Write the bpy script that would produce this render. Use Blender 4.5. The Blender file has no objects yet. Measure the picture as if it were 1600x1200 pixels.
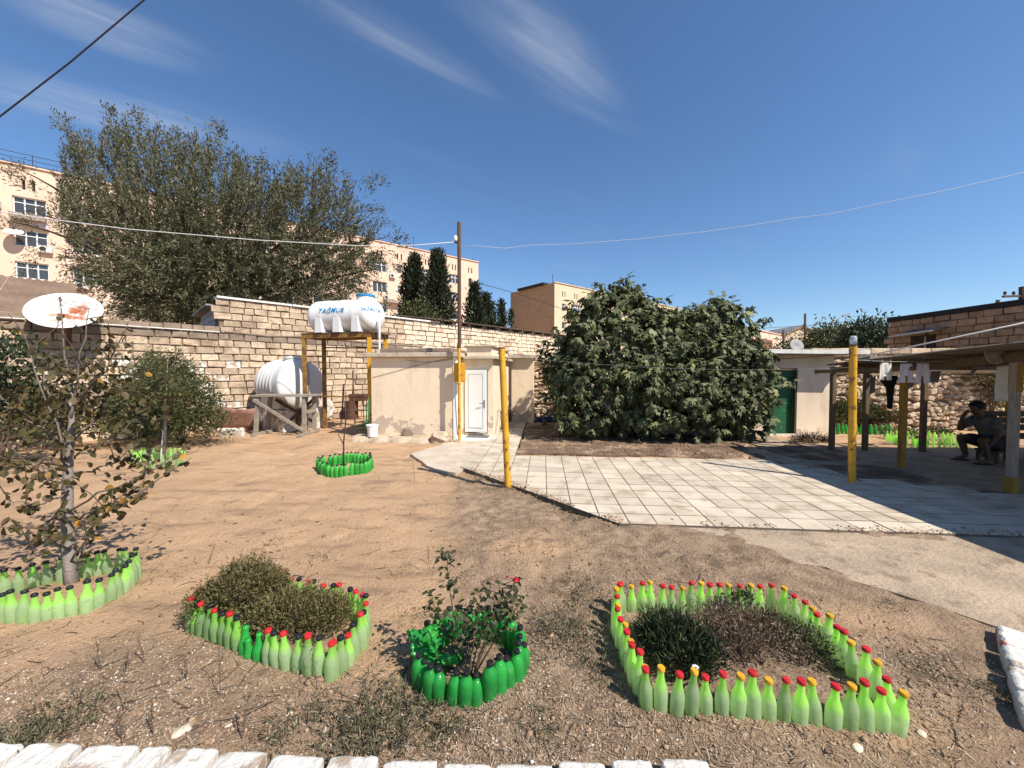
import bpy, math, random
import numpy as np
from mathutils import Vector, Matrix, Euler

rnd = random.Random(11)
rng = np.random.default_rng(11)
R = math.radians
scene = bpy.context.scene
col = scene.collection

# ------------------------------------------------------------------ camera
FPX, CAMH = 601.0, 1.70                      # focal length in px of a 1600 px wide frame, eye height
PITCH = math.atan(20 / FPX)
cam_d = bpy.data.cameras.new('camera')
cam_d.sensor_width = 36.0
cam_d.lens = 36.0 * FPX / 1600.0
cam_d.clip_start, cam_d.clip_end = 0.05, 3000
cam = bpy.data.objects.new('camera', cam_d)
cam.location = (0, 0, CAMH)
cam.rotation_euler = (R(90) - PITCH, 0, 0)
col.objects.link(cam)
scene.camera = cam

# ------------------------------------------------------------------ sky and sun
SUN_EL = R(47.5)
SUN_TO = Vector((0.784, -0.62, 0)).normalized()      # compass direction towards the sun
world = bpy.data.worlds.new('World')
scene.world = world
world.use_nodes = True
wn, wl = world.node_tree.nodes, world.node_tree.links
wn.clear()
w_out = wn.new('ShaderNodeOutputWorld')
w_bg = wn.new('ShaderNodeBackground')
w_bg.inputs['Strength'].default_value = 0.098
sky = wn.new('ShaderNodeTexSky')
sky.sky_type = 'NISHITA'
sky.sun_disc = False
sky.sun_elevation = SUN_EL
sky.sun_rotation = math.atan2(SUN_TO.x, SUN_TO.y)
sky.altitude = 0
sky.air_density = 1.0
sky.dust_density = 0.2
sky.ozone_density = 6.0
# thin cirrus: stretched noise over the whole dome, read on a flat layer above the ground
tc = wn.new('ShaderNodeTexCoord')
sep = wn.new('ShaderNodeSeparateXYZ')
wl.new(tc.outputs['Generated'], sep.inputs[0])
mx = wn.new('ShaderNodeMath'); mx.operation = 'MAXIMUM'; mx.inputs[1].default_value = 0.06
wl.new(sep.outputs['Z'], mx.inputs[0])
dv = wn.new('ShaderNodeVectorMath'); dv.operation = 'DIVIDE'
cz = wn.new('ShaderNodeCombineXYZ')
for k in range(3):
    wl.new(mx.outputs[0], cz.inputs[k])
wl.new(tc.outputs['Generated'], dv.inputs[0]); wl.new(cz.outputs[0], dv.inputs[1])
def tex_map(loc, rot, scl):
    m = wn.new('ShaderNodeMapping'); m.vector_type = 'TEXTURE'
    m.inputs['Location'].default_value = loc; m.inputs['Rotation'].default_value = (0, 0, R(rot)); m.inputs['Scale'].default_value = scl
    wl.new(dv.outputs[0], m.inputs['Vector']); return m.outputs[0]
def wmath(op, a, b):
    m = wn.new('ShaderNodeMath'); m.operation = op
    for i, v in enumerate((a, b)):
        if isinstance(v, float): m.inputs[i].default_value = v
        else: wl.new(v, m.inputs[i])
    return m.outputs[0]
def wrange(v, a, b, c=0.0, d=1.0):
    m = wn.new('ShaderNodeMapRange'); m.interpolation_type = 'SMOOTHSTEP'; wl.new(v, m.inputs['Value'])
    m.inputs['From Min'].default_value = a; m.inputs['From Max'].default_value = b; m.inputs['To Min'].default_value = c; m.inputs['To Max'].default_value = d
    return m.outputs[0]
def wnoise(vec, sc, det, ro, di=0.0):
    n = wn.new('ShaderNodeTexNoise'); n.inputs['Scale'].default_value = sc; n.inputs['Detail'].default_value = det; n.inputs['Roughness'].default_value = ro; n.inputs['Distortion'].default_value = di
    wl.new(vec, n.inputs['Vector']); return n.outputs['Fac']
fib = wrange(wnoise(tex_map((0, 0, 1), 38, (0.75, 0.10, 1)), 1.0, 8, 0.6, 0.6), 0.30, 0.80)          # long fibres
soft = wrange(wnoise(tex_map((3, 1, 1), 38, (0.5, 0.3, 1)), 1.0, 3, 0.5), 0.25, 0.75)
banks = None
for (cx, cy, rot, la, lc, g) in ((-0.36, 1.20, 40, 0.42, 0.085, 0.62), (0.10, 1.22, 46, 0.44, 0.13, 0.9), (-1.22, 1.13, 30, 0.30, 0.13, 1.0), (-1.6, 1.5, 20, 0.7, 0.2, 0.7), (0.30, 1.52, 30, 0.35, 0.05, 0.35), (1.6, -0.4, 35, 0.9, 0.3, 0.8), (-0.8, -1.2, 40, 1.0, 0.3, 0.8)):
    ln_ = wn.new('ShaderNodeVectorMath'); ln_.operation = 'LENGTH'; wl.new(tex_map((cx, cy, 1), rot, (la, lc, 1)), ln_.inputs[0])
    b_ = wrange(ln_.outputs['Value'], 1.25, 0.0, 0.0, g)
    banks = b_ if banks is None else wmath('MAXIMUM', banks, b_)
cloud = wmath('MULTIPLY', banks, wmath('ADD', wmath('MULTIPLY', fib, 0.75), wmath('MULTIPLY', soft, 0.35)))
veil = wmath('MULTIPLY', wrange(wnoise(tex_map((5, 2, 1), 38, (1.6, 0.5, 1)), 1.0, 5, 0.55), 0.55, 0.85), 0.10)
cm2 = wn.new('ShaderNodeMath'); cm2.operation = 'ADD'; cm2.use_clamp = True
wl.new(wmath('MULTIPLY', cloud, 0.56), cm2.inputs[0]); wl.new(veil, cm2.inputs[1])
w_mix = wn.new('ShaderNodeMix'); w_mix.data_type = 'RGBA'
w_mix.inputs['B'].default_value = (4.6, 5.0, 5.6, 1)
wl.new(cm2.outputs[0], w_mix.inputs['Factor'])
hs_ = wn.new('ShaderNodeHueSaturation'); hs_.inputs['Saturation'].default_value = 1.05; hs_.inputs['Value'].default_value = 1.10
wl.new(sky.outputs[0], hs_.inputs['Color']); wl.new(hs_.outputs[0], w_mix.inputs['A'])
wl.new(w_mix.outputs['Result'], w_bg.inputs['Color'])
wl.new(w_bg.outputs[0], w_out.inputs['Surface'])

sun_d = bpy.data.lights.new('sun', 'SUN')
sun_d.energy = 5.0
sun_d.angle = R(0.53)
sun_d.color = (1.0, 0.94, 0.85)
sun = bpy.data.objects.new('sun', sun_d)
sdir = Vector((SUN_TO.x * math.cos(SUN_EL), SUN_TO.y * math.cos(SUN_EL), math.sin(SUN_EL)))
sun.rotation_euler = sdir.to_track_quat('Z', 'Y').to_euler()
sun.location = (20, -20, 30)
col.objects.link(sun)

scene.view_settings.view_transform = 'Standard'
scene.view_settings.look = 'None'
scene.view_settings.gamma = 1.0
scene.view_settings.use_curve_mapping = False
scene.view_settings.exposure = 0.5
try:
    scene.cycles.max_bounces = 8
    scene.cycles.transparent_max_bounces = 8
    scene.cycles.caustics_reflective = False
    scene.cycles.caustics_refractive = False
except Exception:
    pass

# ------------------------------------------------------------------ measuring: photo pixel -> place
def ray(px, py):
    u, v = (px - 800) / FPX, (600 - py) / FPX
    return Vector((u, math.cos(PITCH) + math.sin(PITCH) * v, -math.sin(PITCH) + math.cos(PITCH) * v))
def G(px, py, z=0.0):
    d = ray(px, py); t = (z - CAMH) / d.z
    return Vector((d.x * t, d.y * t, z))
def P(px, py, Y):
    d = ray(px, py); t = Y / d.y
    return Vector((d.x * t, Y, CAMH + d.z * t))
def px_of(p):
    x, y, z = p[0], p[1], p[2] - CAMH
    f = y * math.cos(PITCH) - z * math.sin(PITCH)
    up = y * math.sin(PITCH) + z * math.cos(PITCH)
    if f <= 0.05: return (-9999, -9999)
    return (800 + FPX * x / f, 600 - FPX * up / f)

# ------------------------------------------------------------------ object helpers
def tag(o, label=None, cat=None, group=None, kind=None):
    if label: o['label'] = label
    if cat: o['category'] = cat
    if group: o['group'] = group
    if kind: o['kind'] = kind
    return o
def link(name, data, mat=None, parent=None):
    o = bpy.data.objects.new(name, data)
    col.objects.link(o)
    if mat is not None and data is not None and len(data.materials) == 0:
        data.materials.append(mat)
    if parent is not None:
        o.parent = parent
    return o
def root(name, loc, label=None, cat=None, group=None, rz=0.0):
    o = link(name, None)
    o.location = loc; o.rotation_euler = (0, 0, rz)
    o.empty_display_size = 0.1
    return tag(o, label, cat, group)
def wloc(o):
    v = Vector((0, 0, 0))
    while o is not None:
        v += o.location; o = o.parent
    return v
ORD = ['first', 'second', 'third', 'fourth', 'fifth', 'sixth', 'seventh', 'eighth', 'ninth', 'tenth', 'eleventh', 'twelfth',
       'thirteenth', 'fourteenth', 'fifteenth', 'sixteenth', 'seventeenth', 'eighteenth', 'nineteenth', 'twentieth']
ORD += ['twenty-' + w for w in ORD[:9]] + ['thirtieth'] + ['thirty-' + w for w in ORD[:9]] + ['fortieth'] + ['forty-' + w for w in ORD[:9]]

class MB:
    """collects shapes into one mesh"""
    def __init__(s): s.v = []; s.f = []
    def add(s, vs, fs):
        b = len(s.v); s.v += [tuple(x) for x in vs]; s.f += [tuple(b + i for i in q) for q in fs]; return s
    def box(s, c, size, rot=None, taper=1.0):
        hx, hy, hz_ = size[0] / 2, size[1] / 2, size[2] / 2
        vs = []
        for z in (-1, 1):
            t = taper if z > 0 else 1.0
            for x, y in ((-1, -1), (1, -1), (1, 1), (-1, 1)):
                p = Vector((x * hx * t, y * hy * t, z * hz_))
                if rot is not None: p = rot @ p
                vs.append(p + Vector(c))
        return s.add(vs, [(3, 2, 1, 0), (4, 5, 6, 7), (0, 1, 5, 4), (1, 2, 6, 5), (2, 3, 7, 6), (3, 0, 4, 7)])
    def bar(s, a, b, w, h=None, up=Vector((0, 0, 1))):
        a, b = Vector(a), Vector(b); h = h or w
        d = (b - a); L = d.length; d.normalize()
        if abs(d.dot(up)) > 0.98: up = Vector((0, 1, 0))
        x = d.cross(up).normalized(); y = x.cross(d).normalized()
        vs = []
        for p in (a, b):
            for i, j in ((-1, -1), (1, -1), (1, 1), (-1, 1)):
                vs.append(p + x * (i * w / 2) + y * (j * h / 2))
        return s.add(vs, [(3, 2, 1, 0), (4, 5, 6, 7), (0, 1, 5, 4), (1, 2, 6, 5), (2, 3, 7, 6), (3, 0, 4, 7)])
    def tube(s, pts, rad, n=8, cap=True):
        pts = [Vector(p) for p in pts]
        if not hasattr(rad, '__len__'): rad = [rad] * len(pts)
        vs, fs = [], []
        prev = None
        for i, p in enumerate(pts):
            d = (pts[min(i + 1, len(pts) - 1)] - pts[max(i - 1, 0)])
            if d.length < 1e-9: d = Vector((0, 0, 1))
            d.normalize()
            if prev is None:
                ref = Vector((0, 0, 1)) if abs(d.z) < 0.9 else Vector((1, 0, 0))
                x = d.cross(ref).normalized()
            else:
                x = prev - d * prev.dot(d)
                x = x.normalized() if x.length > 1e-6 else d.orthogonal().normalized()
            prev = x; y = d.cross(x)
            for k in range(n):
                a = 2 * math.pi * k / n
                vs.append(p + (x * math.cos(a) + y * math.sin(a)) * rad[i])
        for i in range(len(pts) - 1):
            for k in range(n):
                k2 = (k + 1) % n
                fs.append((i * n + k, i * n + k2, (i + 1) * n + k2, (i + 1) * n + k))
        if cap:
            fs.append(tuple(range(n - 1, -1, -1)))
            b = (len(pts) - 1) * n
            fs.append(tuple(range(b, b + n)))
        return s.add(vs, fs)
    def lathe(s, prof, n=16, c=(0, 0, 0), rot=None):
        vs, fs = [], []
        for r, z in prof:
            for k in range(n):
                a = 2 * math.pi * k / n
                p = Vector((r * math.cos(a), r * math.sin(a), z))
                if rot is not None: p = rot @ p
                vs.append(p + Vector(c))
        for i in range(len(prof) - 1):
            for k in range(n):
                k2 = (k + 1) % n
                fs.append((i * n + k, i * n + k2, (i + 1) * n + k2, (i + 1) * n + k))
        if prof[0][0] > 1e-5: fs.append(tuple(range(n - 1, -1, -1)))
        if prof[-1][0] > 1e-5:
            b = (len(prof) - 1) * n
            fs.append(tuple(range(b, b + n)))
        return s.add(vs, fs)
    def prism(s, poly, z0, z1):
        n = len(poly)
        vs = [(p[0], p[1], z0) for p in poly] + [(p[0], p[1], z1) for p in poly]
        fs = [tuple(range(n - 1, -1, -1)), tuple(range(n, 2 * n))]
        for i in range(n):
            j = (i + 1) % n
            fs.append((i, j, n + j, n + i))
        return s.add(vs, fs)
    def mesh(s, name, smooth=False, off=None):
        m = bpy.data.meshes.new(name)
        vs = s.v if off is None else [(x - off.x, y - off.y, z - off.z) for x, y, z in s.v]
        m.from_pydata(vs, [], s.f); m.update()
        if smooth:
            m.polygons.foreach_set('use_smooth', [True] * len(m.polygons))
        return m
    def build(s, name, mat, parent=None, smooth=False, local=False, angle=None):
        off = wloc(parent) if (parent is not None and not local) else None
        m = s.mesh(name, smooth, off)
        o = link(name, m, mat, parent)
        if smooth and angle:
            try: m.set_sharp_from_angle(angle=R(angle))
            except Exception: pass
        return o
def bevel(o, w=0.01, seg=2, angle=40):
    b = o.modifiers.new('bevel', 'BEVEL'); b.width = w; b.segments = seg; b.limit_method = 'ANGLE'; b.angle_limit = R(angle)
    return o
def np_mesh(name, V, F, mat=None, parent=None, smooth=False):
    """V (n,3), F (m,k) numpy"""
    m = bpy.data.meshes.new(name)
    V = np.asarray(V, dtype=np.float32); F = np.asarray(F, dtype=np.int32)
    if parent is not None:
        w = wloc(parent); V = V - np.array((w.x, w.y, w.z), dtype=np.float32)
    k = F.shape[1]
    m.vertices.add(len(V)); m.vertices.foreach_set('co', V.ravel())
    m.loops.add(F.size); m.loops.foreach_set('vertex_index', F.ravel())
    m.polygons.add(len(F)); m.polygons.foreach_set('loop_start', np.arange(0, F.size, k, dtype=np.int32))
    m.polygons.foreach_set('loop_total', np.full(len(F), k, dtype=np.int32))
    m.update(calc_edges=True); m.validate()
    if smooth: m.polygons.foreach_set('use_smooth', np.ones(len(m.polygons), dtype=bool))
    return link(name, m, mat, parent)

# ------------------------------------------------------------------ noise in numpy
def _h(ix, iy, seed):
    n = (ix.astype(np.int64) * 374761393 + iy.astype(np.int64) * 668265263 + seed * 1274126177) & 0xffffffff
    n = ((n ^ (n >> 13)) * 1274126177) & 0xffffffff
    return ((n ^ (n >> 16)) & 0xffff) / 65535.0
def vnoise(x, y, seed=0):
    x = np.asarray(x, dtype=float); y = np.asarray(y, dtype=float)
    ix, iy = np.floor(x), np.floor(y); fx, fy = x - ix, y - iy
    fx = fx * fx * (3 - 2 * fx); fy = fy * fy * (3 - 2 * fy)
    a = _h(ix, iy, seed); b = _h(ix + 1, iy, seed); c = _h(ix, iy + 1, seed); d = _h(ix + 1, iy + 1, seed)
    return (a + (b - a) * fx) * (1 - fy) + (c + (d - c) * fx) * fy - 0.5
def fbm(x, y, seed=0, o=4):
    t, a, f = 0, 1.0, 1.0
    for k in range(o):
        t = t + a * vnoise(x * f, y * f, seed + k * 17); a *= 0.5; f *= 2.03
    return t
def inpoly(x, y, poly):
    x = np.asarray(x, dtype=float); y = np.asarray(y, dtype=float)
    r = np.zeros(x.shape, bool); n = len(poly)
    for i in range(n):
        x1, y1 = poly[i][0], poly[i][1]; x2, y2 = poly[(i + 1) % n][0], poly[(i + 1) % n][1]
        if y1 == y2: continue
        c = ((y1 > y) != (y2 > y)) & (x < (x2 - x1) * (y - y1) / (y2 - y1) + x1)
        r ^= c
    return r

# ------------------------------------------------------------------ materials
def lin(r, g, b, k=1.0):
    f = lambda c: ((c / 255) / 12.92 if c / 255 <= 0.04045 else ((c / 255 + 0.055) / 1.055) ** 2.4) * k
    return (f(r), f(g), f(b))
def c4(c): return (c[0], c[1], c[2], 1.0)
def new_mat(name):
    m = bpy.data.materials.new(name); m.use_nodes = True
    nt = m.node_tree; nt.nodes.clear()
    out = nt.nodes.new('ShaderNodeOutputMaterial')
    return m, nt, out
def N(nt, typ, **kw):
    n = nt.nodes.new(typ)
    for k, v in kw.items():
        if k.startswith('_'): setattr(n, k[1:], v)
        else: n.inputs[k.replace('__', ' ')].default_value = v
    return n
def mixc(nt, fac, a, b):
    m = nt.nodes.new('ShaderNodeMix'); m.data_type = 'RGBA'
    for s, v in (('Factor', fac), ('A', a), ('B', b)):
        if hasattr(v, 'is_linked') or hasattr(v, 'links'): nt.links.new(v, m.inputs[s])
        else: m.inputs[s].default_value = v if s == 'Factor' else c4(v)
    return m.outputs['Result']
def noise_fac(nt, scale, lo, hi, detail=4, coord='pos', rough=0.55, stretch=None, dist=0.0):
    if coord == 'pos':
        g = nt.nodes.new('ShaderNodeNewGeometry').outputs['Position']
    else:
        g = nt.nodes.new('ShaderNodeTexCoord').outputs['Object']
    if stretch:
        mpn = N(nt, 'ShaderNodeMapping'); mpn.inputs['Scale'].default_value = stretch
        nt.links.new(g, mpn.inputs['Vector']); g = mpn.outputs[0]
    n = N(nt, 'ShaderNodeTexNoise', Scale=scale, Detail=detail, Roughness=rough, Distortion=dist)
    nt.links.new(g, n.inputs['Vector'])
    r = N(nt, 'ShaderNodeMapRange'); r.inputs['From Min'].default_value = lo; r.inputs['From Max'].default_value = hi
    nt.links.new(n.outputs['Fac'], r.inputs['Value'])
    return r.outputs[0]
def pmat(name, c1, c2=None, scale=3.0, rough=0.8, bump=0.0, bscale=40.0, metal=0.0, rand=0.0, fine=0.0, fscale=60, spec=0.3,
         lohi=(0.35, 0.65), coord='pos', stretch=None, stain=None, stain_s=1.0, stain_lh=(0.58, 0.66), bdist=0.02):
    m, nt, out = new_mat(name)
    p = N(nt, 'ShaderNodeBsdfPrincipled', Roughness=rough, Metallic=metal)
    p.inputs['Specular IOR Level'].default_value = spec
    c2 = c2 or c1
    colr = mixc(nt, noise_fac(nt, scale, lohi[0], lohi[1], coord=coord, stretch=stretch), c1, c2)
    if stain:
        colr = mixc(nt, noise_fac(nt, stain_s, stain_lh[0], stain_lh[1], detail=6, coord=coord), colr, stain)
    if fine > 0:
        f = noise_fac(nt, fscale, 0.3, 0.7, detail=2, coord=coord)
        mm = N(nt, 'ShaderNodeMapRange'); mm.inputs['To Min'].default_value = 1 - fine; mm.inputs['To Max'].default_value = 1 + fine
        nt.links.new(f, mm.inputs['Value'])
        vm = nt.nodes.new('ShaderNodeVectorMath'); vm.operation = 'SCALE'
        nt.links.new(colr, vm.inputs[0]); nt.links.new(mm.outputs[0], vm.inputs['Scale']); colr = vm.outputs[0]
    if rand > 0:
        oi = nt.nodes.new('ShaderNodeObjectInfo')
        mm = N(nt, 'ShaderNodeMapRange'); mm.inputs['To Min'].default_value = 1 - rand; mm.inputs['To Max'].default_value = 1 + rand
        nt.links.new(oi.outputs['Random'], mm.inputs['Value'])
        vm = nt.nodes.new('ShaderNodeVectorMath'); vm.operation = 'SCALE'
        nt.links.new(colr, vm.inputs[0]); nt.links.new(mm.outputs[0], vm.inputs['Scale']); colr = vm.outputs[0]
    nt.links.new(colr, p.inputs['Base Color'])
    if bump > 0:
        f = noise_fac(nt, bscale, 0.0, 1.0, detail=5, coord=coord)
        b = N(nt, 'ShaderNodeBump', Strength=bump, Distance=bdist)
        nt.links.new(f, b.inputs['Height']); nt.links.new(b.outputs[0], p.inputs['Normal'])
    nt.links.new(p.outputs[0], out.inputs['Surface'])
    return m
def leaf_mat(name, c1, c2, c3=None, trans=0.35, rough=0.55, c3at=0.9, spec=0.35, by='island'):
    m, nt, out = new_mat(name)
    if by == 'island':
        rv = nt.nodes.new('ShaderNodeNewGeometry').outputs['Random Per Island']
    else:
        rv = nt.nodes.new('ShaderNodeObjectInfo').outputs['Random']
    colr = mixc(nt, rv, c1, c2)
    if c3:
        r = N(nt, 'ShaderNodeMapRange'); r.inputs['From Min'].default_value = c3at; r.inputs['From Max'].default_value = min(1.0, c3at + 0.04)
        nt.links.new(rv, r.inputs['Value']); colr = mixc(nt, r.outputs[0], colr, c3)
    p = N(nt, 'ShaderNodeBsdfPrincipled', Roughness=rough); p.inputs['Specular IOR Level'].default_value = spec
    nt.links.new(colr, p.inputs['Base Color'])
    t = nt.nodes.new('ShaderNodeBsdfTranslucent'); nt.links.new(colr, t.inputs['Color'])
    mx_ = N(nt, 'ShaderNodeMixShader'); mx_.inputs[0].default_value = trans
    nt.links.new(p.outputs[0], mx_.inputs[1]); nt.links.new(t.outputs[0], mx_.inputs[2])
    nt.links.new(mx_.outputs[0], out.inputs['Surface'])
    return m
# ------------------------------------------------------------------ paved areas (plan outlines)
RD = Vector((0.9967, -0.0812, 0)); DD = Vector((-0.0812, -0.9967, 0))     # tile rows run along RD, columns towards the camera along DD
O0 = G(805, 712, 0.05)
TS = 0.296
def AB(a, b): return O0 + RD * a + DD * b
def to_ab(p):
    d = Vector((p[0], p[1], 0)) - Vector((O0.x, O0.y, 0)); return (d.dot(RD), d.dot(DD))
dl = G(726, 732, 0.05); dr = G(966, 815, 0.05)
drb = to_ab(dr)
NROW = int(round(drb[1] / TS)); BROWS = NROW * TS
tile_poly = [AB(-3 * TS, -17 * TS), Vector((dl.x, dl.y, 0)), AB(drb[0], BROWS), AB(9.2, BROWS), AB(9.2, 2.35),
             G(1475, 762, 0.05), G(1335, 745, 0.05), G(1170, 713, 0.05), AB(4.4, 0), AB(0, 0), AB(0, -17 * TS)]
tile_poly = [(p.x, p.y) for p in tile_poly]
conc_px = [(966, 814), (1030, 826), (1075, 838), (1120, 845), (1165, 864), (1190, 868), (1235, 886), (1290, 893), (1335, 915), (1385, 927), (1440, 948), (1500, 968), (1560, 987), (1610, 1000), (1700, 1025)]
conc_poly = [(G(a, b).x, G(a, b).y) for a, b in conc_px] + [(9.5, 1.2), (13.5, 1.2), (13.5, 8.3), (10.6, 8.0), (9.2, 8.15), (8.0, 8.2), (7.3, 8.6), (6.6, 9.4), (6.9, 10.0), (4.3, 10.0),
             (4.5, 9.4), (5.2, 8.9), (6.1, 8.25), (6.35, 7.7), (5.0, 8.0)] 
t0 = AB(4.4, 0); t1 = AB(4.6, 0.4)
conc_poly += [(t0.x, t0.y), (AB(4.4, BROWS).x, AB(4.4, BROWS).y)]
apron_px = [(641, 712), (668, 704), (700, 694), (757, 683), (771, 672), (790, 668), (726, 735), (712, 742), (690, 739), (668, 731)]
apron_poly = [(G(a, b).x, G(a, b).y) for a, b in apron_px]
soil_beds = [
    ('fig tree', [G(a, b) for a, b in ((806, 711), (817, 690), (826, 668), (862, 662), (1000, 664), (1150, 668), (1185, 676), (1172, 690), (1162, 703), (1196, 718), (1090, 717), (940, 714))]),
    ('pergola corner', [G(a, b) for a, b in ((1196, 705), (1250, 694), (1290, 700), (1350, 722), (1290, 724), (1240, 719))]),
    ('clothesline post', [G(a, b) for a, b in ((1282, 731), (1360, 731), (1400, 737), (1430, 746), (1462, 758), (1340, 757), (1318, 747))]),
]
PAVED = [tile_poly, conc_poly, apron_poly]

def hz0(x, y):
    x = np.asarray(x, dtype=float); y = np.asarray(y, dtype=float)
    h = 0.035 * fbm(x * 0.55, y * 0.55, 1, 3) + 0.02 * fbm(x * 2.7, y * 2.7, 3, 4)
    rough = brown(x, y)
    h = h - 0.018 * sst(fbm(x * 3.1, y * 2.2, 71, 3), 0.12, 0.42) + 0.012 * sst(fbm(x * 7.5, y * 6.2, 77, 4), 0.12, 0.45)
    h = h + (0.006 + 0.016 * rough) * fbm(x * 11, y * 11, 5, 3)
    # crumbly clod mound in mid yard
    h = h + 0.05 * np.exp(-((x - 0.22) ** 2 / 0.35 + (y - 3.55) ** 2 / 0.22)) * (1 + 1.4 * fbm(x * 9, y * 9, 8, 3))
    return h
def sst(v, a, b):
    t = np.clip((np.asarray(v, dtype=float) - a) / (b - a), 0, 1); return t * t * (3 - 2 * t)
def brown(x, y):
    """how much dry plant litter darkens the soil"""
    n = fbm(x * 1.3, y * 1.3, 21, 4); n2 = fbm(x * 4.2, y * 4.2, 24, 3)
    edge = x + 0.62 + 0.55 * n + 0.25 * n2 + 0.08 * (y - 4)
    m = sst(edge, -0.25, 0.45)
    low = sst(2.15 - y + 0.9 * n + 0.3 * n2, -0.25, 0.35)
    m = np.maximum(m, 0.85 * low)
    light = np.exp(-((x - 0.22) ** 2 / 0.16 + (y - 3.6) ** 2 / 0.2)) + 0.9 * np.exp(-((x - 2.35) ** 2 / 0.25 + (y - 2.55) ** 2 / 0.05)) + 0.8 * np.exp(-((x - 1.9) ** 2 / 0.4 + (y - 1.75) ** 2 / 0.03))
    return np.clip(m * (1 - light) * sst(7.6 - y, 0, 1.0), 0, 1)
def pav_mask(x, y):
    m = np.zeros(np.shape(x), bool)
    for pl in PAVED: m |= inpoly(x, y, pl)
    return m
def edge_dist(x, y, poly):
    d = np.full(np.shape(x), 1e9)
    for i in range(len(poly)):
        ax_, ay_ = poly[i][0], poly[i][1]; bx_, by_ = poly[(i + 1) % len(poly)][0], poly[(i + 1) % len(poly)][1]
        ex_, ey_ = bx_ - ax_, by_ - ay_; t = np.clip(((x - ax_) * ex_ + (y - ay_) * ey_) / (ex_ * ex_ + ey_ * ey_ + 1e-9), 0, 1)
        d = np.minimum(d, np.hypot(x - ax_ - t * ex_, y - ay_ - t * ey_))
    return d
def hz(x, y):
    h = hz0(x, y)
    din = inpoly(x, y, conc_poly); dd = edge_dist(x, y, conc_poly); sd = np.where(din, dd, -dd)      # + inside the concrete
    lap = 0.040 + 0.05 * fbm(x * 3.5, y * 3.5, 61, 4) - 0.16 * np.clip(sd, 0, 0.6)                   # soil laps over the slab edge
    w = sst(-sd, 0.0, 0.5)
    h = np.where(sd > 0, np.where(sd < 0.5, lap, -0.06), h * w + np.maximum(lap, 0.004) * (1 - w))
    return np.where(inpoly(x, y, tile_poly) | inpoly(x, y, apron_poly), -0.06, h)
def gz(x, y): return float(hz0(np.array([x]), np.array([y]))[0])

def steps(parts):
    out = [parts[0][0]]
    for a, b, st in parts:
        n = max(1, int(round((b - a) / st))); out += list(a + (b - a) * (np.arange(1, n + 1) / n))
    return np.array(out)
gx_far = [13.0 * 1.32 ** k for k in range(1, 17)]
xs = np.concatenate([-np.array(gx_far[::-1]), steps([(-13, -5, 0.12), (-5, 5, 0.042), (5, 13, 0.15)]), np.array(gx_far)])
ys = np.concatenate([np.array([-1000, -400, -150, -60, -20, -6, -2, 0, 0.9]), steps([(1.3, 4.6, 0.032), (4.6, 8, 0.06), (8, 16, 0.13)]), np.array([16 * 1.3 ** k for k in range(1, 18)])])
XX, YY = np.meshgrid(xs, ys)
ZZ = hz(XX, YY)
far = sst(np.hypot(XX, YY), 18, 30)
ZZ = ZZ * (1 - far) - 0.05 * far
V = np.stack([XX.ravel(), YY.ravel(), ZZ.ravel()], 1)
nx, ny = len(xs), len(ys)
ii, jj = np.meshgrid(np.arange(nx - 1), np.arange(ny - 1))
i0 = (jj * nx + ii).ravel()
F = np.stack([i0, i0 + 1, i0 + nx + 1, i0 + nx], 1)

def soil_material(name='dry_soil', wet=False):
    m, nt, out = new_mat(name)
    at = nt.nodes.new('ShaderNodeAttribute'); at.attribute_name = 'litter'
    tan = mixc(nt, noise_fac(nt, 1.1, 0.35, 0.68, detail=6), (0.69, 0.445, 0.262), (0.54, 0.345, 0.20))
    # grey-brown wind streaks
    tan = mixc(nt, noise_fac(nt, 1.6, 0.52, 0.68, detail=8, rough=0.62, stretch=(0.7, 2.6, 1)), tan, (0.36, 0.232, 0.143))
    brn = mixc(nt, noise_fac(nt, 7.0, 0.36, 0.64, detail=7, rough=0.68), (0.22, 0.150, 0.098), (0.50, 0.355, 0.232))
    brn = mixc(nt, noise_fac(nt, 2.6, 0.56, 0.72, detail=5), brn, (0.56, 0.40, 0.262))
    colr = mixc(nt, at.outputs['Fac'], tan, brn)
    # pale grit and dark crumbs
    colr = mixc(nt, noise_fac(nt, 85, 0.62, 0.72, detail=2), colr, (0.60, 0.48, 0.36))
    colr = mixc(nt, noise_fac(nt, 60, 0.64, 0.76, detail=3), colr, (0.12, 0.08, 0.055))
    gr = nt.nodes.new('ShaderNodeMath'); gr.operation = 'MULTIPLY'; gr.inputs[1].default_value = 0.35
    nt.links.new(noise_fac(nt, 240, 0.35, 0.75, detail=2), gr.inputs[0])
    colr = mixc(nt, gr.outputs[0], colr, (0.24, 0.155, 0.10))
    p = N(nt, 'ShaderNodeBsdfPrincipled', Roughness=0.95); p.inputs['Specular IOR Level'].default_value = 0.1
    nt.links.new(colr, p.inputs['Base Color'])
    b1 = N(nt, 'ShaderNodeBump', Strength=0.9, Distance=0.03)
    nt.links.new(noise_fac(nt, 42, 0.2, 0.8, detail=6, rough=0.7), b1.inputs['Height'])
    nt.links.new(b1.outputs[0], p.inputs['Normal'])
    nt.links.new(p.outputs[0], out.inputs['Surface'])
    return m
M_soil = soil_material()
ground = np_mesh('ground', V, F, M_soil, smooth=True)
tag(ground, kind='structure')
lit = brown(V[:, 0], V[:, 1]).astype(np.float32)
att = ground.data.attributes.new('litter', 'FLOAT', 'POINT'); att.data.foreach_set('value', lit)

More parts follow.
